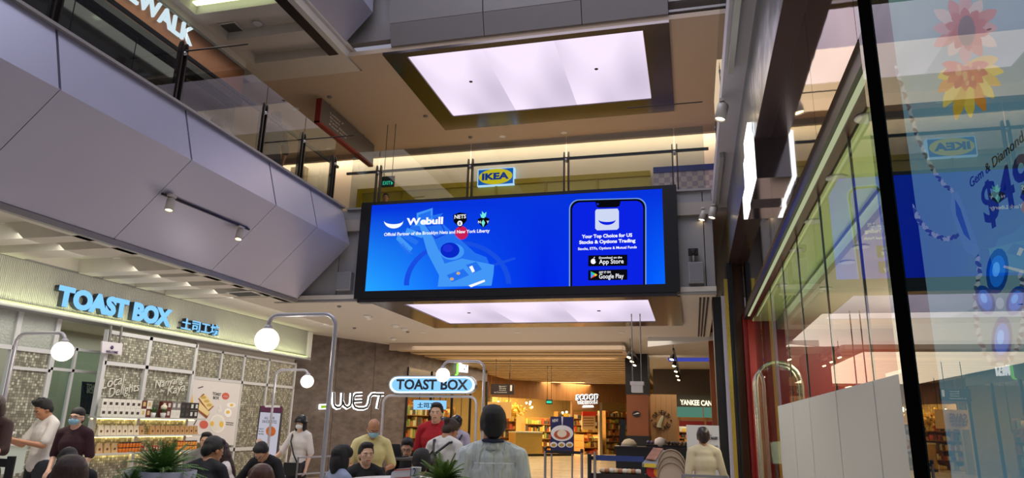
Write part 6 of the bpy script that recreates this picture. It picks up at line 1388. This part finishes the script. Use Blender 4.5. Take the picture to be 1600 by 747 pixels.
m = MB(); m.lathe(r[2]((0, -.005, .045)), [(.125*r[4], -.02), (.095*r[4], .012), (.088*r[4], .05), (.078*r[4], .09), (.03*r[4], .102)], 20, r[3] @ Vector((0, -.1, 1))); hat = thing('bucket_hat', 'black bucket hat worn by the woman with the white mask', 'hat', r[2]((0, 0, .05))); m.build('crown', BLACK, hat)
W = r[1]; bag = thing('crossbody_bag', 'black crossbody bag hanging at the hip of the woman in the bucket hat', 'bag', W((.02, .14, -.05)))
p = W((-.02, .17, -.06)); MB().box(p-Vector((.14, .04, .1)), p+Vector((.14, .04, .09))).build('pouch', BLACK, bag, None) if False else MB().box(p-Vector((.14, .04, .1)), p+Vector((.14, .04, .09))).build('pouch', BLACK, bag)
MB().tube([W((.13, .02, .50)), W((.08, .14, .36)), W((0, .15, .16)), W((-.08, .16, .04))], .012, 6).build('strap', BLACK, bag)
r = human('older balding man in a pale yellow polo with a blue face mask', 584, 652, 7.8, 188, ('yellow', (222, 208, 146), .5), sk='b', hair='bald', hm=HAIRG, mask='b', hp=26, arms={'L': ((-.09, .02, -.26), (.02, .24, -.28)), 'R': ((.09, .0, -.26), (.02, .22, -.28))}, sleeve=.45, sw=.95)
W = r[1]; p = W((0, .31, .10)); bg = thing('shoulder_bag', 'black bag held in front of the man in the yellow polo', 'bag', p); MB().box(p-Vector((.12, .05, .14)), p+Vector((.12, .05, .1))).build('pouch', BLACK, bg)
m = MB(); m.lathe(W((0, -.012, .505)), [(.075, 0), (.066, .04)], 16); m.build('collar', cloth('yellow', (222, 208, 146), .5), bpy.data.objects[r[0].name])
seated('woman with a black bob in a blue grey top, seen in profile', 534, 696, 6.5, -62, ('blue_grey', (140, 150, 176), .5), sk='c', hair='bob', arms=TBL)
r = seated('woman in a black jacket with short black hair facing the camera', 573, 692, 7.1, 196, BLK, sk='c', hair='short', arms=TBL, sleeve=.95)
q = r[1]((.1, .13, .33)); bpy.data.objects; MB().lathe(q, [(.001, 0), (.035, .0), (.035, .006)], 14, (r[3] @ Vector((0, 1, 0)))).build('round_badge', mat('badge_silver', (190, 196, 200), .4), r[0])
seated('young man in black with glasses looking down behind the open laptop', 638, 683, 9.2, 172, BLK, sk='c', hair='short', glasses=True, hp=24, arms=TBL, sleeve=.5)
r = human('tall man in a red polo shirt standing by the pipe gate', 683, 630, 9.0, 160, ('red', (172, 22, 36), .5), sk='c', hair='short', hm=mat('hair_dark', (30, 22, 20), .5), hy=10, arms={'L': ((-.05, -.02, -.27), (-.02, .08, -.5)), 'R': ((.06, -.02, -.27), (.02, .08, -.5))}, sleeve=.45, sw=.98)
MB().lathe(r[1]((0, -.01, .505)), [(.078, 0), (.064, .045)], 16).build('collar', cloth('red', (172, 22, 36), .5), r[0])
r = human('woman in a white t-shirt with black backpack straps, hair tied up, seen from behind', 700, 656, 7.3, -28, ('white_t3', (216, 212, 206), .5), sk='b', hair='bun', hm=HAIRBR, hp=26, hy=-12, lean=10, arms={'L': ((-.08, .02, -.27), (-.04, .2, -.4)), 'R': ((.08, .0, -.27), (.08, .14, -.48))}, sleeve=.55)
W = r[1]; bp_ = thing('backpack', 'round dark brown backpack on the back of the woman in the white t-shirt', 'bag', W((0, -.2, .1)))
m = MB(); m.ball(W((-.03, -.19, .19)), (.115, .09, .145), 16); m.build('pack', mat('backpack_brown', (44, 26, 20), .5, bump=.3, bscale=20), bp_)
MB().tube([W((-.12, .03, .53)), W((-.09, -.1, .50)), W((-.03, -.19, .33))], .013, 6).build('strap', BLACK, bp_); MB().tube([W((.14, .03, .52)), W((.1, -.1, .48)), W((-.03, -.19, .33))], .013, 6).build('strap', BLACK, bp_)
MB().tube([W((-.07, -.19, .33)), W((-.03, -.2, .38)), W((.01, -.19, .33))], .01, 6).build('top_loop', BLACK, bp_)
r = human('person with a black cap, lilac top and beige shorts seen from behind', 714, 650, 10.6, -10, ('lilac', (178, 170, 190)), sk='b', hair='short', shorts=True, sleeve=.45)
W = r[1]; b2 = thing('backpack', 'navy blue backpack on the person in the black cap', 'bag', W((0, -.2, .1))); m = MB(); m.ball(W((.02, -.2, .2)), (.15, .1, .2), 16); m.build('pack', mat('backpack_navy', (30, 36, 50), .6), b2)
for s_ in (-1, 1): MB().tube([W((s_*.12, .1, .45)), W((s_*.12, .0, .53)), W((s_*.08, -.14, .42))], .016, 6).build('strap', mat('backpack_navy', (30, 36, 50), .6), b2)
def cap(r, m, lab, band=None):
    h = thing('cap', lab, 'hat', r[2]((0, 0, .06))); q = MB(); q.ball(r[2]((0, -.015, .062)), (.09*r[4], .1*r[4], .085*r[4]), 16, r[3]); q.build('crown', m, h); q = MB(); q.ball(r[2]((0, .11, .05)), (.07*r[4], .07*r[4], .01), 12, r[3]); q.build('peak', m, h)
    if band: q = MB(); q.lathe(r[2]((0, -.012, .03)), [(.092*r[4], 0), (.093*r[4], .03)], 18, r[3] @ Vector((0, 0, 1))); q.build('band', band, h)
cap(r, BLACK, 'plain black cap on the person with the navy backpack')
r = human('person in a dark cap with white band standing behind the woman in white', 693, 654, 10.0, 15, ('grey_d', (70, 68, 70)), sk='b', hair='short'); cap(r, BLACK, 'dark cap with a white band, left of the plain black cap', WHITE)
seated('person with dark hair seen from behind, seated beside the bright fern', 659, 706, 6.8, 0, BLK, hair='short', hs=1.1, arms=TBL)
# man in white shirt, foreground
r = human('man in a pale shirt with a dark lanyard seen from behind in the foreground', 771, 639, 4.7, 6, ('pale_shirt', (206, 212, 206), .0), sk='b', hair='short', H=1.7, vox=.009, sleeve=.95, hs=1.08, sw=1.0, hp=-2)
# long vertical folds on the back of the shirt
def folds(n):
    b = n.nodes['Principled BSDF']; b.inputs['Base Color'].default_value = (*srgb((206, 212, 206)), 1); b.inputs['Roughness'].default_value = .8
    tc = n.nodes.new('ShaderNodeTexCoord'); mp = n.nodes.new('ShaderNodeMapping'); mp.inputs['Scale'].default_value = (13, 13, 1.6); n.links.new(tc.outputs['Object'], mp.inputs[0])
    nz = n.nodes.new('ShaderNodeTexNoise'); nz.inputs['Scale'].default_value = 1.6; nz.inputs['Detail'].default_value = 2; nz.inputs['Distortion'].default_value = .6; n.links.new(mp.outputs[0], nz.inputs['Vector'])
    bp = n.nodes.new('ShaderNodeBump'); bp.inputs['Strength'].default_value = 1.; bp.inputs['Distance'].default_value = .05; n.links.new(nz.outputs['Fac'], bp.inputs['Height']); n.links.new(bp.outputs[0], b.inputs['Normal'])
FSH = nodes_mat('shirt_folds', folds)
for o in r[0].children:
    if o.name.startswith('shirt'): o.data.materials.clear(); o.data.materials.append(FSH)
W, S_ = r[1], r[4]
MB().lathe(W((0, -.012, .50)), [(.082*S_, 0), (.072*S_, .03), (.066*S_, .055)], 20).build('collar', FSH, r[0])
ln = thing('lanyard', 'dark blue lanyard around the neck of the man in the pale shirt', 'lanyard', W((0, -.05, .54)))
MB().tube([W((-.085, .09, .48)), W((-.082, .03, .535)), W((-.06, -.055, .56)), W((0, -.09, .555)), W((.06, -.055, .56)), W((.082, .03, .535)), W((.085, .09, .48))], .013, 8).build('ribbon', mat('lanyard_navy', (30, 36, 62), .6), ln)
MB().poly([W((-.13, -.113, .42)), W((.13, -.113, .42)), W((.13, -.118, .414)), W((-.13, -.118, .414))], (0, .004, 0)).build('yoke_seam', FSH, r[0])
# woman right
human('woman in a beige shirt with dark hair seen from behind near the poster board', 1098, 668, 9.2, 8, ('beige', (206, 190, 160), .5), sk='b', hair='bun', hm=mat('hair_dark_brown2', (40, 24, 20), .4), arms={'L': ((-.05, -.02, -.27), (-.03, .06, -.5)), 'R': ((.07, .0, -.27), (.22, .1, -.45))}, sleeve=.6)
# upstairs
human('person upstairs whose dark haired head shows above the video screen', 603, 303, 16.2, 180, ('grey_t', (120, 116, 112)), sk='b', zfloor=5.75, vox=.014)
X2 = -8.75; q = at(432, 176, X=X2)
human('man in a dark navy shirt seen from behind through the upstairs glass', 432, 176, q.y, 35, ('navy', (34, 38, 52)), sk='b', zfloor=5.75, vox=.012, sleeve=.5, arms={'R': ((.08, .0, -.27), (.1, .1, -.5)), 'L': ((-.08, .0, -.27), (-.1, .1, -.5))})

# ================================================================= FURNITURE, PLANTS, SMALL THINGS
TT = mat('table_white', (216, 214, 212), .4)
def ptab(x, y, Y, z, r, lab): p = at(x, y, Y=Y); return table(p.x, Y, z, r, lab, TT)
ta = at(425, 747, Y=7.3); table(ta.x, 7.3, .78, .34, 'white round table in front of the young man in the hoodie', TT)
tb_ = at(590, 747, Y=6.5); table(tb_.x, 6.5, .78, .3, 'white round table in front of the woman in the black jacket', TT)
tc_ = at(372, 747, Y=6.7); table(tc_.x, 6.6, .78, .3, 'white round table beside the woman with the patterned top', TT)
# book
bk = thing('open_book', 'open book with white pages on the table of the young man in the hoodie', 'book', (ta.x, 7.3, .78)); MB().box((ta.x-.16, 7.2, .782), (ta.x-.02, 7.4, .80)).build('page_block', WHITE, bk); MB().box((ta.x-.01, 7.2, .782), (ta.x+.13, 7.4, .80)).build('page_block', WHITE, bk)
# ferns
def fern(cx, cy, z, n, L, lab, c, seed, spread=1.):
    random.seed(seed); t = thing('fern', lab, 'plant', (cx, cy, z)); lf = mat('fern_%d_%d_%d' % c, c, .5, var=.35, vscale=14)
    for k in range(n):
        a = random.uniform(0, 2*math.pi); el = random.uniform(.25, 1.3); Lk = L*random.uniform(.7, 1.1); d = Vector((math.cos(a)*spread, math.sin(a)*spread, 0)); m = MB(); P = []
        for j in range(19):
            u = j/18; P.append(Vector((cx, cy, z))+d*(Lk*u*math.cos(el))+Vector((0, 0, Lk*(u*math.sin(el)-.55*u*u*math.cos(el)))))
        sd = d.cross(Vector((0, 0, 1))).normalized(); vs, fs = [], []
        for j in range(2, 19):
            w_ = .075*L/.5*math.sin(math.pi*min(1, (j+1.2)/19.6))+.006; tn = (P[j]-P[j-1]).normalized()
            for s_ in (-1, 1):
                i0 = len(vs); tip = P[j]+sd*s_*w_+tn*w_*.35-Vector((0, 0, w_*.15)); vs += [P[j]-tn*.0045, tip, P[j]+tn*.0045]; fs.append((i0, i0+1, i0+2))
        m.add(vs, fs); m.tube(P[::3], .003, 4); m.build('frond', lf, t, recalc=False)
    return t
pl = thing('planter', 'grey tapered planter holding the big dark fern before the cafe shelves', 'planter', at(252, 747, Y=5.6)*1)
p = at(252, 735, Y=5.6); pl.location = (p.x, 5.6, 0)
MB().lathe((p.x, 5.6, 0), [(.20, 0), (.21, .02), (.30, p.z-.0), (.28, p.z), (.27, p.z-.06)], 28).build('pot', mat('planter_grey', (120, 122, 134), .5), pl); MB().lathe((p.x, 5.6, p.z-.07), [(.27, 0), (.27, .01)], 20).build('soil', mat('soil', (50, 38, 30), .9), pl)
fern(p.x, 5.6, p.z-.03, 120, .40, 'big dark green fern in the grey planter before the cafe shelves', (84, 122, 56), 3, 1.15)
p2 = at(205, 745, Y=5.2); fern(p2.x, 5.2, p2.z-.08, 26, .22, 'small fern at the lower left of the big grey planter', (66, 96, 44), 5)
pl3 = thing('planter', 'low dark planter under the small fern left of the big planter', 'planter', (p2.x, 5.2, 0)); MB().lathe((p2.x, 5.2, 0), [(.1, 0), (.14, p2.z-.09), (.12, p2.z-.09)], 18).build('pot', DARKM, pl3)
p = at(687, 742, Y=3.9); pl2 = thing('planter', 'white planter under the bright green fern left of the man in the pale shirt', 'planter', (p.x, 3.9, 0))
MB().box((p.x-.18, 3.8, 0), (p.x+.14, 4.0, p.z-.03)).build('trough', WHITE, pl2); MB().box((p.x-.16, 3.82, p.z-.04), (p.x+.12, 3.98, p.z-.025)).build('soil', mat('soil', (50, 38, 30), .9), pl2)
fern(p.x+.02, 3.9, p.z-.04, 60, .20, 'bright green fern left of the man in the pale shirt', (96, 124, 48), 8, 1.1)
# menu holder, cup, laptop
a, b = at(610, 747, Y=4.1), at(643, 731, Y=4.1)
mh = thing('menu_holder', 'white table menu with orange stripes at the bottom edge', 'menu', (a.x, 4.1, a.z-.1)); tbz = a.z-.1
MB().poly([at(608, 755, Y=4.1), at(644, 755, Y=4.1), at(643, 731, Y=4.1), at(620, 733, Y=4.1), at(612, 738, Y=4.1)], (0, .02, 0)).build('board', TT, mh)
for y_ in (733.5, 746): MB().poly([at(616, y_+.8, Y=4.095), at(642, y_-1, Y=4.095), at(642, y_+.6, Y=4.095), at(616, y_+2.4, Y=4.095)], (0, .004, 0)).build('orange_stripe', mat('stripe_orange', (206, 90, 60), .5), mh)
cu_ = at(649, 755, Y=4.0); hcup = at(649, 730, Y=4.0).z-cu_.z
cupo = thing('paper_cup', 'white paper cup with dark blue print right of the striped menu', 'cup', cu_); MB().lathe(cu_, [(.024, 0), (.03, hcup-.004), (.032, hcup)], 18).build('cup', TT, cupo); text('12', cu_+Vector((-.02, -.034, hcup*.45)), cu_+Vector((.012, -.034, hcup*.45)), (0, 0, 1), .045, mat('ink_navy', (40, 60, 110), .5), cupo, depth=.002)
table(at(630, 755, Y=4.15).x, 4.2, cu_.z, .34, 'white table at the bottom edge under the striped menu', TT)
lp_ = thing('laptop', 'dark open laptop on a table in front of the young man with glasses', 'laptop', at(618, 712, Y=8.6)); q0, q1 = at(603, 712, Y=8.6), at(629, 694, Y=8.6)
MB().poly([(q0.x, 8.6, q0.z), (q1.x, 8.6, q0.z), (q1.x, 8.52, q1.z), (q0.x, 8.52, q1.z)], (0, .01, 0)).build('lid', mat('laptop_grey', (60, 62, 68), .4), lp_); MB().box((q0.x, 8.6, q0.z-.015), (q1.x, 8.82, q0.z)).build('base', mat('laptop_grey', (60, 62, 68), .4), lp_)
table((q0.x+q1.x)/2, 8.72, q0.z-.016, .3, 'small table under the open laptop', mat('table_dark', (70, 64, 60), .5))
# thin metal railings round the seating
def rail(x0, y0, x1, y1, Y0, Y1, lab, r=.012, legs_=3):
    a, b = at(x0, y0, Y=Y0), at(x1, y1, Y=Y1); t = thing('low_railing', lab, 'railing', (a.x, a.y, 0)); MB().tube([a, b], r, 8).build('top_rail', STEEL, t); MB().tube([a-Vector((0, 0, .22)), b-Vector((0, 0, .22))], r*.8, 8).build('lower_rail', STEEL, t)
    for k in range(legs_): q = a+(b-a)*(k/(legs_-1)); MB().tube([(q.x, q.y, 0), q], r, 8).build('post', STEEL, t)
rail(466, 715, 562, 711, 9.0, 10.0, 'low steel railing left of the yellow polo man'); rail(600, 716, 660, 716, 10.0, 10.2, 'low steel railing behind the open laptop'); rail(700, 722, 760, 722, 8.2, 8.4, 'low steel railing behind the pale shirt man')
# black queue barrier left corner
qb = thing('queue_barrier', 'black queue barrier post and belt at the lower left corner', 'barrier', at(20, 747, Y=4.4)); q = at(19, 713, Y=4.4); qb.location = (q.x, 4.4, 0)
MB().tube([(q.x, 4.4, .02), (q.x, 4.4, q.z)], .03, 12).build('post', BLACK, qb); MB().lathe((q.x, 4.4, 0), [(.17, 0), (.17, .02), (.03, .04)], 20).build('foot', BLACK, qb); MB().box((q.x-1.2, 4.39, q.z-.08), (q.x, 4.41, q.z-.02)).build('belt', BLACK, qb)
# ---------------------------------------------------- food stall right of centre
# easel menu
YE = 16.5
es = thing('easel_sign', 'navy menu poster with a bowl of food on a steel stand', 'sign', at(878, 747, Y=YE)); es.location.z = 0
def eq(pts, m, nm, l=0., t=.02): return MB().poly([at(*q, Y=YE-l) for q in pts], (0, t, 0)).build(nm, m, es)
NAVY = mat('poster_navy', (22, 26, 84), .4)
eq([(860, 651), (896, 651.5), (896, 706), (860, 704)], NAVY, 'sheet')
eq([(877, 651), (880, 651), (879, 664), (878, 664)], WHITE, 'printed_stream', .01, .005)
eq(ell(878, 677, 17.5, 12.5), mat('print_bowl', (226, 226, 226), .5), 'printed_bowl', .008, .004); eq(ell(878, 679, 12.5, 7.5), mat('print_sauce', (180, 80, 40), .5, var=.4, vscale=25), 'printed_food', .014, .004); eq(ell(878, 677.5, 7.5, 6), mat('print_rice', (228, 216, 190), .5), 'printed_food', .02, .004)
for x_ in (865, 877.5, 890): eq(ell(x_, 695, 5.8, 4.4), mat('print_bowl', (226, 226, 226), .5), 'printed_bowl', .008, .004); eq(ell(x_, 695.5, 3.6, 2.4), mat('print_noodles', (176, 140, 60), .5, var=.4, vscale=25), 'printed_food', .014, .004)
text('NEW!', at(863, 660, Y=YE-.01), at(872, 659, Y=YE-.01), (0, 0, 1), .07, WHITE, es, bold=.03, depth=.004)
for x_ in (862, 894): q = at(x_, 700, Y=YE+.05); MB().tube([(q.x, YE+.05, 0), (q.x, YE+.05, q.z)], .02, 8).build('leg', STEEL, es)
def queue(x, y, Y, lab, m, top=None):
    q = at(x, y, Y=Y); t = thing('queue_post', lab, 'barrier', (q.x, Y, 0)); MB().tube([(q.x, Y, .02), (q.x, Y, q.z)], .028, 12).build('post', m, t); MB().lathe((q.x, Y, 0), [(.17, 0), (.17, .015), (.03, .04)], 18).build('foot', m, t); MB().lathe((q.x, Y, q.z), [(.035, -.06), (.035, .01), (.02, .02)], 12).build('cap', BLACK, t); return q
s1 = queue(852, 700, 15.2, 'steel queue post just left of the navy menu poster', STEEL); s2 = queue(909, 703, 15.0, 'steel queue post just right of the navy menu poster', STEEL)
tag(MB().box((s1.x+.03, 15.09, s1.z-.1), (s2.x-.03, 15.11, s1.z-.04)).build('queue_belt', BLACK), 'black queue belt stretched under the navy menu poster', 'barrier')
# black counter
YC2 = 15.4
a, b = at(962, 697, Y=YC2), at(1076, 700, Y=YC2); fc = thing('food_counter', 'long black food stall counter before the timber wall', 'counter', (a.x, YC2, 0))
MB().box((a.x, YC2, 0), (b.x, YC2+.6, a.z-.05)).build('front', mat('counter_black', (20, 18, 20), .4), fc); MB().box((a.x-.03, YC2-.03, a.z-.05), (b.x+.03, YC2+.62, a.z)).build('worktop', DARKM, fc)
for x_, c, l in ((1022, (90, 80, 120), 'small purple packet pile on the black counter'), (1032, (226, 210, 196), 'round cream pot on the black counter'), (1048, (70, 56, 44), 'wooden tray of food on the black counter'), (1062, (120, 110, 90), 'flat dish of bottles at the right end of the black counter')):
    q = at(x_, 697, Y=YC2+.25); t = thing('counter_item', l, 'kitchenware', (q.x, q.y, a.z)); m_ = mat('item_%d' % c[0], c, .5)
    if x_ == 1032: MB().lathe((q.x, q.y, a.z), [(.1, 0), (.13, .08), (.11, .16), (.03, .2)], 16).build('pot', m_, t)
    else:
        MB().box((q.x-.16, q.y-.1, a.z), (q.x+.16, q.y+.1, a.z+.05)).build('tray', DARKM, t)
        for k in range(4): MB().ball((q.x-.12+k*.08, q.y, a.z+.09), .04, 8).build('content', m_, t)
wb2 = thing('cream_dome', 'cream cloth covered dome on the black counter by the column', 'basket', at(983, 697, Y=YC2+.3)); q = at(983, 697, Y=YC2+.3); MB().lathe((q.x, q.y, a.z), [(.17, 0), (.16, .06), (.1, .13), (.02, .155)], 18).build('cover', mat('cream_cloth', (206, 186, 150), .8), wb2); MB().lathe((q.x, q.y, a.z), [(.18, 0), (.18, .012)], 18).build('plate', STEEL, wb2)
mn = thing('menu_pillar', 'tall slim black display leaning beside the column', 'display', at(970, 700, Y=15.9)); q = at(970, 700, Y=15.9); mn.location = (q.x, 15.9, 0)
MB().poly([at(967, 705, Y=15.9), at(975, 705, Y=15.9), at(978, 656, Y=15.9), at(969, 655, Y=15.9)], (0, .06, 0)).build('panel', BLACK, mn); q1 = at(967, 705, Y=15.9); q2 = at(975, 705, Y=15.9); MB().box((q1.x, 15.88, 0), (q2.x, 15.98, q1.z)).build('stand', BLACK, mn)
# barrier rack with blue belt
YR = 12.6
rk = thing('barrier_rack', 'black framed low barrier with a blue belt and trays of food', 'barrier', at(960, 747, Y=YR)); rk.location.z = 0
l0, l1, l2 = at(921, 709, Y=YR), at(930, 706, Y=YR), at(1006, 714, Y=YR)
for q in (l0, at(1004, 714, Y=YR)): MB().box((q.x-.03, YR-.03, 0), (q.x+.03, YR+.03, q.z)).build('post', BLACK, rk)
MB().box((l0.x, YR, l0.z-.1), (l2.x, YR+.03, l0.z-.04)).build('top_rail', BLACK, rk); MB().box((l1.x, YR-.05, l1.z-.14), (l2.x, YR-.04, l1.z-.05)).build('blue_belt', mat('belt_blue', (30, 50, 110), .5), rk)
MB().box((l0.x, YR+.02, .1), (l2.x, YR+.5, l0.z-.32)).build('case', mat('case_dark', (30, 20, 18), .4), rk)
MB().tube([(l1.x, YR-.06, 0), (l1.x, YR-.06, l1.z)], .025, 10).build('steel_post', STEEL, rk)
random.seed(9)
for k in range(9):
    x_ = l1.x+.08+k*(l2.x-l1.x-.15)/9; t = thing('bread_parcel', 'bread parcel, %s from the left on the low barrier shelf' % ORD[k], 'food', (x_, YR+.2, l0.z-.32), 'bread parcels on the barrier shelf')
    MB().ball((x_+.03, YR+.2, l0.z-.28), (.07, .12, .045), 10).build('loaf', mat('loaf_%d' % (k % 3), ((226, 200, 170), (180, 120, 80), (230, 224, 214))[k % 3], .6), t)
# grey menu lectern
YM = 10.6
lc = thing('menu_lectern', 'grey slanted menu lectern with an open photo menu and red and yellow circles', 'lectern', at(1028, 747, Y=YM)); lc.location.z = 0
GL = mat('lectern_grey', (124, 126, 134), .45)
MB().poly([at(1003, 724, Y=YM), at(1027, 727, Y=YM), at(1046, 705, Y=YM+.35), at(1024, 701, Y=YM+.35)], (0, 0, -.05)).build('slanted_top', GL, lc)
e0, e1 = at(1017, 727, Y=YM+.05), at(1033, 727, Y=YM+.05); MB().box((e0.x, YM+.05, 0), (e1.x, YM+.25, e0.z-.03)).build('column', GL, lc)
f0, f1 = at(1003, 724, Y=YM-.01), at(1025, 727, Y=YM-.01); MB().box((f0.x+.03, YM-.02, f0.z-.05), (f1.x, YM, f0.z)).build('front_label', mat('label_yellow', (220, 190, 60), .5), lc)
mp_ = thing('photo_menu', 'open photo menu with dishes lying on the grey lectern', 'menu', at(1025, 712, Y=YM+.2)); MB().poly([at(1009, 719, Y=YM+.06)+Vector((0, 0, .012)), at(1024, 721, Y=YM+.06)+Vector((0, 0, .012)), at(1036, 703.5, Y=YM+.33)+Vector((0, 0, .012)), at(1021, 702, Y=YM+.33)+Vector((0, 0, .012))], (0, 0, .012)).build('pages', mat('menu_print', (150, 104, 84), .4, var=.8, vscale=9), mp_)
for dx, c in ((-.05, (200, 30, 30)), (.05, (240, 150, 30))): q = at(1025, 737, Y=YM+.04); MB().lathe(q+Vector((dx, -.0, 0)), [(.001, 0), (.085, 0), (.085, .004+(dx > 0)*.003)], 20, (0, -1, 0)).build('round_mark', mat('mark_%d_%d' % c[:2], c, .5), lc)
# stacked chairs
CHC = mat('chair_cream', (196, 176, 156), .5)
for k in range(3):
    q = at(1050, 747, Y=9.6); t = thing('stacked_chair', ('topmost', 'middle', 'lowest')[k]+' cream shell chair of the stack beside the lectern', 'chair', (q.x, 9.6-.07*k, 0), 'stacked cream shell chairs'); zt_ = at(1050, 703+k*10, Y=9.6-.07*k).z; X_ = q.x
    m = MB(); pr = [(X_-.19*math.sin(R(a))*1., zt_-.19+.19*math.cos(R(a))) for a in range(90, -91, -20)]; y_ = 9.6-.07*k
    P = [(X_-.17, zt_-.5)]+[(X_-.17*math.cos(R(180*j/10)), zt_-.2+.2*math.sin(R(180*j/10))) for j in range(11)]+[(X_+.17, zt_-.5)]
    m.poly([(a, y_+.0, b) for a, b in P], (0, .025, 0)); m.build('backrest', CHC, t)
    MB().tube([(a, y_-.004, b) for a, b in P], .012, 6).build('rim_shade', mat('rim_shade_brown', (140, 118, 100), .5), t)  # darker rim tube added to mimic shade along the shell edge
    MB().poly([(X_-.2, y_-.02, zt_-.5), (X_+.2, y_-.02, zt_-.5), (X_+.2, y_+.4, zt_-.46), (X_-.2, y_+.4, zt_-.46)], (0, 0, -.03)).build('seat', CHC, t)
    for sx in (-1, 1):
        for sy in (0, .36): MB().tube([(X_+sx*.17, y_+sy, zt_-.5), (X_+sx*.2, y_+sy, 0)], .011, 6).build('leg', STEEL, t)
# poster board at right
YB = 9.8
a, b = at(1072, 664, Y=YB), at(1123, 664, Y=YB); pb = thing('poster_board', 'white poster board with black lettering beside the woman in beige', 'sign', (a.x, YB, 0))
MB().box((a.x, YB, 0.1), (b.x, YB+.04, a.z)).build('board', mat('board_white', (216, 212, 214), .5), pb)
text('NATURE MAKERS', at(1099, 687, Y=YB-.01), at(1122, 687, Y=YB-.01), (0, 0, 1), .035, INKB, pb, bold=.03, depth=.004); text('THE', at(1107, 681.5, Y=YB-.01), at(1112, 681.5, Y=YB-.01), (0, 0, 1), .02, INKB, pb, depth=.004)
text('THE FOREST', at(1109, 699, Y=YB-.01), at(1122, 699, Y=YB-.01), (0, 0, 1), .02, INKB, pb, bold=.02, depth=.004); text('ALL POWER', at(1109, 703.5, Y=YB-.01), at(1122, 703.5, Y=YB-.01), (0, 0, 1), .02, INKB, pb, bold=.02, depth=.004)
for x_ in (1076, 1119): q = at(x_, 700, Y=YB); MB().box((q.x-.02, YB-.15, 0), (q.x+.02, YB+.2, .1)).build('foot', DARKM, pb)
gb = thing('glass_barrier', 'low glass barrier panel in front of the woman in beige', 'barrier', at(1105, 747, Y=7.2)); q0, q1 = at(1068, 741, Y=7.2), at(1136, 741, Y=7.2); gb.location = (q0.x, 7.2, 0)
MB().box((q0.x, 7.2, .05), (q1.x, 7.212, q0.z-.02)).build('glass', SG, gb); MB().box((q0.x, 7.19, q0.z-.02), (q1.x, 7.222, q0.z)).build('top_rail', STEEL, gb)
for q in (q0, q1): MB().tube([(q.x, 7.206, 0), (q.x, 7.206, q0.z)], .02, 8).build('post', STEEL, gb)
